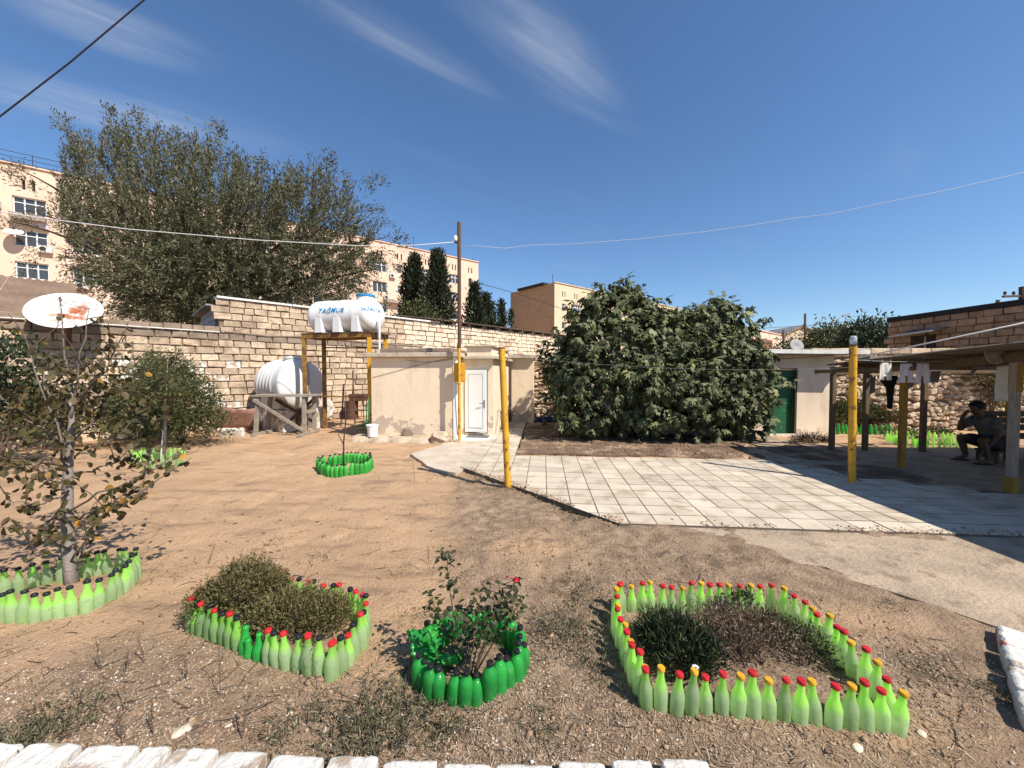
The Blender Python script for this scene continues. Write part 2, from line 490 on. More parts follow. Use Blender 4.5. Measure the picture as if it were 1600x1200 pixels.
# ------------------------------------------------------------------ concrete and paving
M_conc = pmat('dusty_concrete', (0.44, 0.335, 0.235), (0.31, 0.24, 0.17), scale=2.4, rough=0.92, bump=0.8, bscale=26, fine=0.22, fscale=90, stain=(0.25, 0.185, 0.13), stain_s=5.0, stain_lh=(0.54, 0.66), spec=0.15)
M_apron = pmat('pale_screed', (0.56, 0.475, 0.375), (0.46, 0.38, 0.29), scale=2.4, rough=0.9, bump=0.35, bscale=45, fine=0.1, stain=(0.33, 0.26, 0.19), stain_s=2.2, stain_lh=(0.58, 0.68), spec=0.15)
M_tile = pmat('cement_tile', (0.57, 0.485, 0.375), (0.47, 0.395, 0.30), scale=1.8, rough=0.85, bump=0.2, bscale=90, fine=0.09, fscale=110, rand=0.09, stain=(0.36, 0.28, 0.20), stain_s=3.6, stain_lh=(0.52, 0.70), spec=0.2)
M_bed = pmat('watered_soil', (0.13, 0.087, 0.06), (0.26, 0.178, 0.12), scale=2.2, rough=0.95, bump=0.8, bscale=35, fine=0.3, fscale=90, stain=(0.38, 0.265, 0.17), stain_s=2.2, stain_lh=(0.54, 0.64), spec=0.1)  # dark watered earth; the paler patches put sun dapple into the colour

def sheet(name, poly, z, mat, thick=0.09, jitter=0.0, parent=None):
    pts = []
    n = len(poly)
    for i in range(n):
        a, b = Vector(poly[i][:2]), Vector(poly[(i + 1) % n][:2])
        L = (b - a).length; k = max(1, int(L / 0.12)) if jitter else 1
        for t in range(k):
            p = a.lerp(b, t / k)
            if jitter:
                p = p + Vector((float(vnoise(np.array([p.x * 6]), np.array([p.y * 6]), 3)[0]), float(vnoise(np.array([p.x * 6]), np.array([p.y * 6]), 9)[0]))) * jitter
            pts.append((p.x, p.y))
    import mathutils
    tess = mathutils.geometry.tessellate_polygon([[Vector((x, y, 0)) for x, y in pts]])
    m = len(pts)
    vs = [(x, y, z) for x, y in pts] + [(x, y, z - thick) for x, y in pts]
    fs = []
    for t in tess:
        a, b, c = [Vector((pts[i][0], pts[i][1], 0)) for i in t]
        fs.append(tuple(t) if (b - a).cross(c - a).z > 0 else tuple(reversed(t)))
    area = sum(pts[i][0] * pts[(i + 1) % m][1] - pts[(i + 1) % m][0] * pts[i][1] for i in range(m))
    for i in range(m):
        j = (i + 1) % m
        fs.append((i, j, m + j, m + i) if area < 0 else (j, i, m + i, m + j))
    mb = MB(); mb.add(vs, fs)
    return mb.build(name, mat, parent)
tag(sheet('concrete_floor', conc_poly, 0.034, M_conc, jitter=0.05), kind='structure')
tag(sheet('concrete_apron', apron_poly, 0.040, M_apron, jitter=0.03), kind='structure')
tp = [Vector((x, y)) for x, y in tile_poly]
pavement = sheet('pavement', tile_poly, 0.0515, pmat('joint_mortar', (0.15, 0.115, 0.08), (0.10, 0.078, 0.058), scale=6, rough=0.95, bump=0.3), thick=0.1)
tag(pavement, kind='structure')

def clip(poly, a, b):                     # keep the part left of a->b
    out = []
    e = b - a
    side = lambda p: e.x * (p.y - a.y) - e.y * (p.x - a.x)
    for i in range(len(poly)):
        p, q = poly[i], poly[(i + 1) % len(poly)]
        sp, sq = side(p), side(q)
        if sp >= 0: out.append(p)
        if (sp >= 0) != (sq >= 0): out.append(p.lerp(q, sp / (sp - sq)))
    return out
g_ = 0.0055
def tile_mesh(poly2, name='tile'):
    mb = MB(); n = len(poly2)
    c = sum(poly2, Vector((0, 0))) / n
    ins = [c + (p - c) * (1 - 0.012) for p in poly2]
    vs = [(p.x, p.y, -0.02) for p in poly2] + [(p.x, p.y, 0.0125) for p in poly2] + [(p.x, p.y, 0.0155) for p in ins]
    fs = [tuple(range(2 * n, 3 * n))]
    for i in range(n):
        j = (i + 1) % n
        fs += [(i, j, n + j, n + i), (n + i, n + j, 2 * n + j, 2 * n + i)]
    mb.add(vs, fs)
    return mb.mesh(name)
hw = TS / 2 - g_
hb = TS / 2 - 0.0115                        # wider joints between rows
sq = [Vector((-hw, -hb)), Vector((hw, -hb)), Vector((hw, hb)), Vector((-hw, hb))]
full_tile = tile_mesh(sq)
ang = math.atan2(RD.y, RD.x)
rot2 = Matrix.Rotation(ang, 2)
ntile = 0
clips = []                                # outer edges that cut tiles: the diagonal on the left, the strip on the right
clips.append((Vector((dl.x, dl.y)), Vector(tile_poly[2])))
rc = [Vector((G(a, b, 0.05).x, G(a, b, 0.05).y)) for a, b in ((1170, 713), (1335, 745), (1475, 762))]
for i in range(-3, 31):
    for j in range(-17, NROW):
        c = AB((i + 0.5) * TS, (j + 0.5) * TS)
        if j < 0 and not (-3 <= i < 0): continue
        c2 = Vector((c.x, c.y))
        poly = [c2 + rot2 @ q for q in sq]
        if j >= 0:
            poly = clip(poly, *clips[0])
        if i >= 13 and len(poly) >= 3:
            inside = bool(inpoly(np.array([c.x]), np.array([c.y]), tile_poly)[0])
            if not inside: continue
        if len(poly) < 3: continue
        area = 0.5 * abs(sum(poly[k].x * poly[(k + 1) % len(poly)].y - poly[(k + 1) % len(poly)].x * poly[k].y for k in range(len(poly))))
        if area < 0.004: continue
        pp = px_of((c.x, c.y, 0.05))
        if pp[0] > 2400: continue
        if area > hw * hb * 4 * 0.985:
            o = link('tile', full_tile, M_tile, pavement)
            o.rotation_euler = (rnd.gauss(0, 0.0045), rnd.gauss(0, 0.0045), ang + rnd.gauss(0, 0.006))
        else:
            o = link('tile', tile_mesh([q - c2 for q in poly]), M_tile, pavement)
        o.location = (c.x, c.y, 0.040 + rnd.uniform(-0.002, 0.002))
        ntile += 1
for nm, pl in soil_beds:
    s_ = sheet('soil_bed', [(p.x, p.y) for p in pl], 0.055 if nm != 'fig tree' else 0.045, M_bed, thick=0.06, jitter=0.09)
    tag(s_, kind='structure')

# ------------------------------------------------------------------ grit, clods, litter (nobody could count it)
def scatter_px(n, x0, x1, y0, y1):
    """even in plan, denser near: sample plan points seen in a photo window"""
    px = rng.uniform(x0, x1, n); py = rng.uniform(y0, y1, n)
    u, v = (px - 800) / FPX, (600 - py) / FPX
    dy = math.cos(PITCH) + math.sin(PITCH) * v; dz = -math.sin(PITCH) + math.cos(PITCH) * v
    t = -CAMH / dz
    return u * t, dy * t
ICO_V = np.array([(0, 0, 1), (0.9, 0, 0.1), (0.1, 0.95, 0), (-0.85, 0.1, 0.05), (0, -0.9, 0.1), (0.05, 0, -0.9)])
ICO_F = np.array([(0, 1, 2), (0, 2, 3), (0, 3, 4), (0, 4, 1), (5, 2, 1), (5, 3, 2), (5, 4, 3), (5, 1, 4)])
def pebbles(name, x, y, size, mat, flat=(0.45, 0.8), lift=0.25, zf=hz0):
    n = len(x); z = zf(x, y)
    a = rng.uniform(0, 2 * np.pi, n)
    sx = size * rng.uniform(0.8, 1.4, n); sy = size * rng.uniform(0.6, 1.1, n); sz = size * rng.uniform(flat[0], flat[1], n)
    B = ICO_V[None] * (1 + 0.35 * rng.uniform(-1, 1, (n, 6, 1)))
    bx, by, bz = B[..., 0] * sx[:, None], B[..., 1] * sy[:, None], B[..., 2] * sz[:, None]
    ca, sa = np.cos(a)[:, None], np.sin(a)[:, None]
    Vp = np.stack([x[:, None] + bx * ca - by * sa, y[:, None] + bx * sa + by * ca, z[:, None] + bz + (lift * sz)[:, None]], -1).reshape(-1, 3)
    Fp = (ICO_F[None] + (np.arange(n) * 6)[:, None, None]).reshape(-1, 3)
    return np_mesh(name, Vp, Fp, mat)
M_peb = leaf_mat('pebble', (0.24, 0.175, 0.125), (0.50, 0.40, 0.31), (0.66, 0.60, 0.52), trans=0.0, rough=0.9, c3at=0.86, spec=0.2)
M_clod = leaf_mat('soil_clod', (0.30, 0.20, 0.13), (0.42, 0.29, 0.19), (0.17, 0.11, 0.075), trans=0.0, rough=0.95, c3at=0.8, spec=0.1)
px1, py1 = scatter_px(24000, -40, 1640, 1000, 1215)
k = (rng.uniform(0, 1, len(px1)) < 0.25 + 0.75 * sst(fbm(px1 * 1.6, py1 * 1.6, 41), -0.3, 0.35)) & ~pav_mask(px1, py1)
gravel = pebbles('gravel', px1[k], py1[k], rng.gamma(2.2, 0.0013, k.sum()) + 0.0016, M_peb)
tag(gravel, 'pale loose grit strewn over the dry soil', 'gravel', kind='stuff')
px2, py2 = scatter_px(22000, -20, 1500, 720, 1180)
k = ~pav_mask(px2, py2)
k &= rng.uniform(0, 1, len(px2)) < 0.30 + 0.70 * np.maximum(brown(px2, py2), np.exp(-((px2 - 0.22) ** 2 / 0.3 + (py2 - 3.55) ** 2 / 0.25)))
clods = pebbles('soil_crumbs', px2[k], py2[k], rng.gamma(2.0, 0.0022, k.sum()) + 0.002, M_clod)
tag(clods, 'small crumbs and clods of dry earth lying about the yard', 'soil', kind='stuff')
# straw and dead leaves
def straws(name, x, y, L, W, mat, lift=0.006, tilt=0.25):
    n = len(x); z = hz0(x, y) + lift
    a = rng.uniform(0, 2 * np.pi, n); b = rng.uniform(0, tilt, n)
    d = np.stack([np.cos(a) * np.cos(b), np.sin(a) * np.cos(b), np.sin(b)], -1)
    s = np.stack([-np.sin(a), np.cos(a), np.zeros(n)], -1)
    c = np.stack([x, y, z], -1)
    bend = s * (rng.uniform(-0.10, 0.10, n) * L)[:, None]
    A = c - d * (L / 2)[:, None]; Bm = c + bend; Cc = c + d * (L / 2)[:, None]
    w = s * (W / 2)[:, None]
    Vp = np.stack([A - w, A + w, Bm - w, Bm + w, Cc - w * 0.5, Cc + w * 0.5], 1).reshape(-1, 3)
    Fp = (np.array([(0, 2, 3, 1), (2, 4, 5, 3)])[None] + (np.arange(n) * 6)[:, None, None]).reshape(-1, 4)
    return np_mesh(name, Vp, Fp, mat)
M_straw = leaf_mat('dry_straw', (0.14, 0.092, 0.06), (0.38, 0.275, 0.18), (0.52, 0.41, 0.29), trans=0.05, rough=0.8, c3at=0.86, spec=0.2)
px3, py3 = scatter_px(16000, -20, 1560, 735, 1200)
k = ~pav_mask(px3, py3) & (rng.uniform(0, 1, len(px3)) < 0.12 + 0.88 * brown(px3, py3))
st = straws('plant_litter', px3[k], py3[k], rng.uniform(0.02, 0.09, k.sum()), rng.uniform(0.0015, 0.004, k.sum()), M_straw)
tag(st, 'dry brown straw and broken stalks littering the soil', 'litter', kind='stuff')

# crumbs and straw on the planted beds, soil spilled over the paving rim
bx2, by2 = rng.uniform(0.5, 6.3, 4200), rng.uniform(7.3, 9.6, 4200)
k = inpoly(bx2, by2, [(p.x, p.y) for p in soil_beds[0][1]])
fl = lambda x, y: np.full(np.shape(x), 0.046)
o = pebbles('bed_crumbs', bx2[k], by2[k], rng.gamma(2.0, 0.0045, k.sum()) + 0.003, leaf_mat('damp_clod', (0.10, 0.065, 0.044), (0.26, 0.175, 0.115), (0.42, 0.29, 0.19), trans=0.0, rough=0.95, c3at=0.82, spec=0.1), zf=fl)
tag(o, 'dark earth crumbs on the bed under the fig tree', 'soil', kind='stuff')
e_ = Vector(tile_poly[2]) - Vector((dl.x, dl.y)); nin_ = Vector((-e_.y, e_.x)).normalized()
t_ = rng.uniform(0, 1, 2600); w_ = np.abs(rng.normal(size=2600)) * 0.10
sx_, sy_ = dl.x + e_.x * t_ + nin_.x * w_, dl.y + e_.y * t_ + nin_.y * w_
t2_ = rng.uniform(0, 1, 1800); w2_ = np.abs(rng.normal(size=1800)) * 0.07; pA, pB = AB(drb[0], BROWS), AB(8.0, BROWS)
sx_ = np.concatenate([sx_, pA.x + (pB.x - pA.x) * t2_ - DD.x * w2_]); sy_ = np.concatenate([sy_, pA.y + (pB.y - pA.y) * t2_ - DD.y * w2_])
k = inpoly(sx_, sy_, tile_poly) & (fbm(sx_ * 2.2, sy_ * 2.2, 90, 3) > -0.12)
o = pebbles('spilled_soil', sx_[k], sy_[k], rng.gamma(1.6, 0.0028, k.sum()) + 0.0015, M_clod, zf=lambda x, y: np.full(np.shape(x), 0.0555))
tag(o, 'loose earth spilled over the rim of the paving', 'soil', kind='stuff')
# ------------------------------------------------------------------ limestone block walls
M_stone = pmat('shell_limestone', (0.60, 0.46, 0.325), (0.46, 0.345, 0.235), scale=6, rough=0.95, bump=0.9, bscale=38, fine=0.3, fscale=45, rand=0.2, stain=(0.30, 0.215, 0.15), stain_s=2.0, stain_lh=(0.50, 0.68), spec=0.1, bdist=0.025)
M_stone_pale = pmat('whitewashed_limestone', (0.70, 0.59, 0.45), (0.60, 0.48, 0.35), scale=5, rough=0.95, bump=0.6, bscale=55, fine=0.12, rand=0.1, stain=(0.40, 0.29, 0.2), stain_s=4, stain_lh=(0.58, 0.7), spec=0.1, bdist=0.015)
M_white_patch = pmat('flaking_whitewash', (0.72, 0.69, 0.63), (0.60, 0.55, 0.47), scale=9, rough=0.95, bump=0.6, bscale=60, stain=(0.42, 0.31, 0.21), stain_s=7, stain_lh=(0.5, 0.58), spec=0.1)
M_mortar = pmat('dark_mortar', (0.34, 0.25, 0.175), (0.17, 0.125, 0.09), scale=9, rough=0.98, bump=0.8, bscale=40, spec=0.05)
M_grey_stone = pmat('weathered_grey_stone', (0.30, 0.225, 0.165), (0.21, 0.16, 0.12), scale=4, rough=0.95, bump=0.7, bscale=45, fine=0.2, rand=0.15, spec=0.1)
M_rubble = pmat('rubble_stone', (0.56, 0.44, 0.31), (0.42, 0.32, 0.22), scale=7, rough=0.95, bump=0.6, bscale=60, fine=0.2, rand=0.28, stain=(0.22, 0.16, 0.11), stain_s=5, stain_lh=(0.58, 0.7), spec=0.1)

def block_shape(r, irregular=1.0):
    """unit block: x -.5...5, z -.5...5, face towards -y, depth 1"""
    j = lambda s: r.uniform(-s, s) * irregular
    outer = [(-0.5 + j(0.012), -0.5 + j(0.03)), (0.5 + j(0.012), -0.5 + j(0.03)), (0.5 + j(0.012), 0.5 + j(0.03)), (-0.5 + j(0.012), 0.5 + j(0.03))]
    bw, bh = 0.045, 0.085
    inner = [(x * (1 - 2 * bw) + j(0.02), z * (1 - 2 * bh) + j(0.045)) for x, z in outer]
    vs = [(x, 0.5, z) for x, z in outer] + [(x, -0.36 + j(0.05), z) for x, z in outer] + [(x, -0.5 + j(0.1), z) for x, z in inner]
    fs = [(3, 2, 1, 0)][:0] + [(8, 9, 10, 11)]
    for i in range(4):
        k = (i + 1) % 4
        fs += [(i, k, 4 + k, 4 + i), (4 + i, 4 + k, 8 + k, 8 + i)]
    return vs, fs
BLK = [block_shape(random.Random(s), 1.9) for s in range(10)]
def blk_meshes(mats):
    out = {}
    for mi, m in enumerate(mats):
        for k, (vs, fs) in enumerate(BLK):
            mb = MB(); mb.add(vs, fs); me = mb.mesh('block'); me.materials.append(m); out[(mi, k)] = me
    return out
def block_wall(parent, p0, d, s0, s1, top, pick_mat, mats, zvis=0.9, course=0.2, blen=0.4, depth=0.06, limit=300, hidden=None, z0=0.0, seed=5):
    """lays blocks on the face of a wall; the nearest ones in view become parts, the rest one joined part"""
    r = random.Random(seed)
    meshes = blk_meshes(mats)
    a = math.atan2(d[1], d[0]); nin = Vector((-d[1], d[0], 0))
    items = []
    nr = int(round((max(top(s0 + 0.01), top(s1 - 0.01), top((s0 + s1) / 2)) - z0) / course))
    for j in range(nr):
        zc = z0 + (j + 0.5) * course
        s = s0 - r.uniform(0, blen)
        while s < s1:
            w = blen * r.uniform(0.85, 1.12)
            if r.random() < 0.12: w *= 0.6
            c = s + w / 2
            if s0 - 0.05 <= c <= s1 and zc + course * 0.45 <= top(c) + 0.03:
                p = Vector((p0[0] + d[0] * c, p0[1] + d[1] * c, zc + r.uniform(-0.008, 0.008)))
                items.append((p, w - r.uniform(0.018, 0.034), course - r.uniform(0.018, 0.034), pick_mat(c, zc, r), r.randrange(len(BLK)), r.gauss(0, 0.013), r.uniform(-0.016, 0.016)))
            s += w
    def key(it):
        q = px_of(it[0])
        vis = -20 < q[0] < 1620 and it[0].z > zvis and not (hidden and hidden(q))
        return (0 if vis else 1, it[0].y)
    items.sort(key=key)
    for it in items[:limit]:
        p, w, h, mi, k, tilt, prd = it
        o = link('block', meshes[(mi, k)], None, parent)
        o.scale = (w, depth, h)
        o.rotation_euler = (0, tilt, a)
        o.location = p - wloc(parent) + nin * prd
    rest = {}
    for it in items[limit:]:
        p, w, h, mi, k, tilt, prd = it
        mb = rest.setdefault(mi, MB())
        vs, fs = BLK[k]
        dv_ = Vector((d[0], d[1], 0))
        mb.add([p + dv_ * (x * w) + nin * (y * depth + prd) + Vector((0, 0, z * h)) for x, y, z in vs], fs)
    for mi, mb in rest.items():
        o = mb.build('blocks', mats[mi], parent); o['kind'] = 'stuff'
    return items

# ---- the long yard wall on the left
W0, WD = Vector((-8.48, 11.2, 0)), Vector((0.67, 0.742, 0)).normalized()
WN = Vector((WD.y, -WD.x, 0))                      # outward, towards the yard
LOWH, HIGHH = 3.0, 3.8
wtop = lambda s: LOWH if s < 0 else HIGHH
yard_wall = root('yard_wall', W0, 'long limestone block wall stepping up behind the water tanks', 'wall')
mb = MB()
def wp(s, out=0.0, z=0.0): return W0 + WD * s + WN * out + Vector((0, 0, z))
for a, b, h in ((-6.5, 0, LOWH), (0, 17.5, HIGHH)):
    q = [wp(a, -0.03), wp(b, -0.03), wp(b, -0.3), wp(a, -0.3)]
    mb.prism([(p.x, p.y) for p in q], -0.1, h - 0.02)
mb.build('wall_core', M_mortar, yard_wall)
def wpick(s, z, r):
    if z > LOWH - 0.45 and s < 0: return 2
    if -2.2 < s < 0.35 and 0.6 < z < 2.1 and r.random() < 0.32 + 0.3 * math.sin(s * 5 + z * 3): return 3
    if s > 6.2: return 1 if r.random() < 0.9 else 0
    if abs(z - 2.7) < 0.12 and s > 0: return 2
    return 0
block_wall(yard_wall, wp(0, 0.0), WD, -5.6, 17.2, wtop, wpick, [M_stone, M_stone_pale, M_grey_stone, M_white_patch], zvis=0.9,
           hidden=lambda q: 585 < q[0] < 835 and q[1] > 553)
M_coping = pmat('white_coping', (0.74, 0.72, 0.67), (0.62, 0.58, 0.51), scale=5, rough=0.8, bump=0.2, stain=(0.4, 0.33, 0.26), stain_s=3, stain_lh=(0.6, 0.7))
for k in range(4):                                  # coping slabs on the high part
    a, b = -0.06 + k * 1.98, -0.06 + (k + 1) * 1.98 - 0.02
    m_ = MB(); q = [wp(a, 0.09), wp(b, 0.09), wp(b, -0.34), wp(a, -0.34)]
    m_.prism([(p.x, p.y) for p in q], HIGHH + 0.012, HIGHH + 0.07); m_.build('coping_slab', M_coping, yard_wall)
m_ = MB(); m_.tube([wp(-6.0, 0.06, LOWH - 0.13), wp(-3, 0.06, LOWH - 0.15), wp(-0.02, 0.06, LOWH - 0.17)], 0.016, 6); m_.build('conduit', M_coping, yard_wall)
# rough repair band half way up the high part
m_ = MB(); m_.tube([wp(0.1, 0.02, 2.86), wp(1.2, 0.025, 2.80), wp(2.6, 0.02, 2.86), wp(4.4, 0.03, 2.78), wp(7, 0.02, 2.74)], 0.035, 6); m_.build('mortar_band', M_grey_stone, yard_wall)
def corrugated(name, p00, p10, p01, mat, parent=None, pitch=0.09, amp=0.018, thick=0.004, seg=4):
    """sheet spanned by corner p00, edge to p10 (across the waves) and p01 (along the waves)"""
    p00, p10, p01 = Vector(p00), Vector(p10), Vector(p01)
    e1, e2 = p10 - p00, p01 - p00
    n = e1.cross(e2).normalized()
    nw = max(2, int(round(e1.length / pitch))); mm = nw * seg
    vs, fs = [], []
    for lay in (0, 1):
        for i in range(mm + 1):
            o = n * (amp * math.sin(2 * math.pi * i / seg) - lay * thick)
            vs += [p00 + e1 * (i / mm) + o, p00 + e1 * (i / mm) + e2 + o]
    B = 2 * (mm + 1)
    for i in range(mm):
        a = 2 * i
        fs += [(a, a + 2, a + 3, a + 1), (B + a, B + a + 1, B + a + 3, B + a + 2), (a, B + a, B + a + 2, a + 2), (a + 1, a + 3, B + a + 3, B + a + 1)]
    fs += [(0, 1, B + 1, B), (2 * mm, B + 2 * mm, B + 2 * mm + 1, 2 * mm + 1)]
    m_ = MB(); m_.add(vs, fs)
    return m_.build(name, mat, parent, smooth=True, angle=50)
M_asb = pmat('weathered_fibre_cement', (0.17, 0.125, 0.095), (0.10, 0.078, 0.06), scale=1.5, rough=0.95, bump=0.3, bscale=30, fine=0.2, stain=(0.23, 0.17, 0.12), stain_s=3, spec=0.1)
M_asb_br = pmat('brown_roof_sheet', (0.27, 0.185, 0.13), (0.19, 0.13, 0.095), scale=1.2, rough=0.95, bump=0.3, bscale=30, fine=0.2, spec=0.1)
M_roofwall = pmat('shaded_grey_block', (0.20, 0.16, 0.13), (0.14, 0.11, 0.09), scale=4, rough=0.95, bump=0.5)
lean = root('lean_to', wp(7.5, -0.3, 0), 'low outhouse with dark corrugated roof edge peering over the limestone wall', 'outhouse')
for k in range(5):
    s = 7.35 + k * 2.05
    corrugated('roof_sheet', wp(s, 0.22, HIGHH + 0.13), wp(s + 2.03, 0.22, HIGHH + 0.13), wp(s, -2.6, HIGHH + 0.55), M_asb, lean, pitch=0.18, amp=0.03)
m_ = MB(); q = [wp(7.4, -0.5), wp(17.4, -0.5), wp(17.4, -2.6), wp(7.4, -2.6)]
m_.prism([(p.x, p.y) for p in q], 0, HIGHH + 0.08); m_.build('wall', M_roofwall, lean)
for k in range(11):
    m_ = MB(); s = 7.6 + k * 0.95
    m_.bar(wp(s, 0.16, HIGHH + 0.06), wp(s, -0.5, HIGHH + 0.12), 0.07, 0.08); m_.build('rafter_end', M_roofwall, lean)
# brown roofed house beyond the low part
bh = root('old_house', wp(-4.2, -2.2, 0), 'old low house with brown corrugated roof behind the left wall', 'house')
for k in range(5):
    s = -9.5 + k * 1.35
    corrugated('roof_sheet', wp(s, -0.75, LOWH + 0.02), wp(s + 1.34, -0.75, LOWH + 0.02), wp(s, -5.2, LOWH + 1.55), M_asb_br, bh, pitch=0.17, amp=0.026)
m_ = MB(); q = [wp(-9.4, -1.0), wp(-2.9, -1.0), wp(-2.9, -5.0), wp(-9.4, -5.0)]
m_.prism([(p.x, p.y) for p in q], 0, LOWH - 0.02); m_.build('wall', M_grey_stone, bh)
# grey tin lean-to at the step of the wall
M_tin = pmat('grey_sheet_metal', (0.30, 0.28, 0.27), (0.22, 0.205, 0.20), scale=2, rough=0.6, metal=0.2, bump=0.1)
tl = root('tin_shed', wp(-0.6, -0.9, 0), 'grey sheet-metal shed wedged against the step of the wall', 'shed')
for k in range(3):
    m_ = MB(); z = LOWH + 0.02 + k * 0.2
    m_.add([wp(-0.04, -0.38, z), wp(-0.04, -2.4, z - 0.05), wp(-0.04, -2.4, z + 0.14), wp(-0.04, -0.38, z + 0.18), wp(0.0, -0.38, z), wp(0.0, -2.4, z - 0.05), wp(0.0, -2.4, z + 0.14), wp(0.0, -0.38, z + 0.18)],
           [(3, 2, 1, 0), (4, 5, 6, 7), (0, 1, 5, 4), (1, 2, 6, 5), (2, 3, 7, 6), (3, 0, 4, 7)])
    m_.build('siding_board', M_tin, tl)
m_ = MB(); m_.add([wp(-0.25, -0.36, LOWH + 0.62), wp(-0.25, -2.6, LOWH + 0.5), wp(2.0, -2.6, LOWH + 0.5), wp(2.0, -0.36, LOWH + 0.62), wp(-0.25, -0.36, LOWH + 0.67), wp(-0.25, -2.6, LOWH + 0.55), wp(2.0, -2.6, LOWH + 0.55), wp(2.0, -0.36, LOWH + 0.67)],
       [(3, 2, 1, 0), (4, 5, 6, 7), (0, 1, 5, 4), (1, 2, 6, 5), (2, 3, 7, 6), (3, 0, 4, 7)]); m_.build('roof', M_tin, tl)

# ---- rubble walls
def stone_shape(r):
    n = 6; vs, fs = [], []
    ring = []
    for k in range(n):
        a = 2 * math.pi * (k + r.uniform(-0.25, 0.25)) / n + math.pi / 6
        ex = 0.58 * math.copysign(abs(math.cos(a)) ** 0.6, math.cos(a)); ez = 0.56 * math.copysign(abs(math.sin(a)) ** 0.6, math.sin(a))
        ring.append((ex * r.uniform(0.86, 1.0), ez * r.uniform(0.82, 1.02)))
    vs += [(x, 0.5, z) for x, z in ring] + [(x, r.uniform(-0.2, 0.05), z) for x, z in ring] + [(x * r.uniform(0.5, 0.78), r.uniform(-0.55, -0.3), z * r.uniform(0.45, 0.75)) for x, z in ring]
    for i in range(n):
        k = (i + 1) % n
        fs += [(i, k, n + k, n + i), (n + i, n + k, 2 * n + k, 2 * n + i)]
    fs.append(tuple(range(2 * n, 3 * n)))
    return vs, fs
STN = [stone_shape(random.Random(40 + s)) for s in range(8)]
STM = []
for vs, fs in STN:
    mb = MB(); mb.add(vs, fs); me = mb.mesh('stone'); me.materials.append(M_rubble); STM.append(me)
def rubble_wall(rt, a, b, H, avgw, avgh, limit=300, seed=3, keep=lambda q: True):
    r = random.Random(seed)
    a, b = Vector(a), Vector(b); d = (b - a).normalized(); L = (b - a).length
    nin = Vector((-d.y, d.x, 0)); an = math.atan2(d.y, d.x)
    q = [a + nin * 0.08, b + nin * 0.08, b + nin * 0.4, a + nin * 0.4]
    m_ = MB(); m_.prism([(p.x, p.y) for p in q], -0.1, H - 0.04); m_.build('wall_core', M_mortar, rt)
    z = 0.0; its = []
    while z < H:
        h = avgh * r.uniform(0.75, 1.3); s = -r.uniform(0, avgw)
        while s < L:
            w = avgw * r.uniform(0.5, 1.35); hh = h * r.uniform(0.8, 1.15)
            if r.random() < 0.12: w *= 0.5
            c = s + w / 2
            if 0 < c < L: its.append((a + d * c + Vector((0, 0, z + h / 2 + r.uniform(-0.35, 0.35) * h)), w * 1.0, hh, r.randrange(8)))
            s += w * 0.95
        z += h * 0.93
    its.sort(key=lambda i: 0 if keep(px_of(i[0])) else 1)
    rest = MB()
    for n_, (p, w, h, k) in enumerate(its):
        if n_ < limit:
            o = link('stone', STM[k], None, rt); o.scale = (w, 0.22, h); o.rotation_euler = (0, r.gauss(0, 0.22), an)
            o.location = p - wloc(rt) + nin * (0.05 + r.uniform(-0.03, 0.03))
        else:
            vs, fs = STN[k]
            rest.add([p + d * (x * w) + nin * (y * 0.22 + 0.05) + Vector((0, 0, zz * h)) for x, y, zz in vs], fs)
    if rest.v: rest.build('stones', M_rubble, rt)['kind'] = 'stuff'
rw1 = root('rubble_wall', (10.5, 11.0, 0), 'tan rubble stone wall behind the pergola and bottle beds', 'wall')
rubble_wall(rw1, (8.42, 11.0, 0), (16.2, 11.0, 0), 2.2, 0.27, 0.15, limit=300, keep=lambda q: 1290 < q[0] < 1545 and q[1] > 575)
m_ = MB()
for k in range(13):
    m_ = MB(); x = 8.45 + k * 0.57
    m_.box((x + 0.28, 11.12, 2.27), (0.55, 0.42, 0.16), Matrix.Rotation(rnd.gauss(0, 0.02), 3, 'Y')); bevel(m_.build('cap_stone', M_rubble, rw1), 0.02)
rw2 = root('rubble_wall', (2.5, 13.0, 0), 'rubble stone wall between the beige shed and the fig tree', 'wall')
rubble_wall(rw2, (0.72, 13.0, 0), (5.2, 12.2, 0), 2.05, 0.3, 0.125, limit=110, seed=8, keep=lambda q: q[0] < 885)

# ------------------------------------------------------------------ facade with real openings
def facade(mb, W, H, holes, depth, base=0.0):
    """local: u -> x, z up, face at y=0 looking to -y; holes (u0,u1,z0,z1) get reveals of the given depth"""
    us = sorted(set([0, W] + [h[0] for h in holes] + [h[1] for h in holes]))
    zs = sorted(set([base, H] + [h[2] for h in holes] + [h[3] for h in holes]))
    for i in range(len(us) - 1):
        for j in range(len(zs) - 1):
            uc, zc = (us[i] + us[i + 1]) / 2, (zs[j] + zs[j + 1]) / 2
            if any(h[0] < uc < h[1] and h[2] < zc < h[3] for h in holes): continue
            mb.add([(us[i], 0, zs[j]), (us[i + 1], 0, zs[j]), (us[i + 1], 0, zs[j + 1]), (us[i], 0, zs[j + 1])], [(0, 1, 2, 3)])
    for u0, u1, z0, z1 in holes:
        mb.add([(u0, 0, z0), (u1, 0, z0), (u1, 0, z1), (u0, 0, z1), (u0, depth, z0), (u1, depth, z0), (u1, depth, z1), (u0, depth, z1)],
               [(0, 4, 5, 1), (1, 5, 6, 2), (2, 6, 7, 3), (3, 7, 4, 0)])

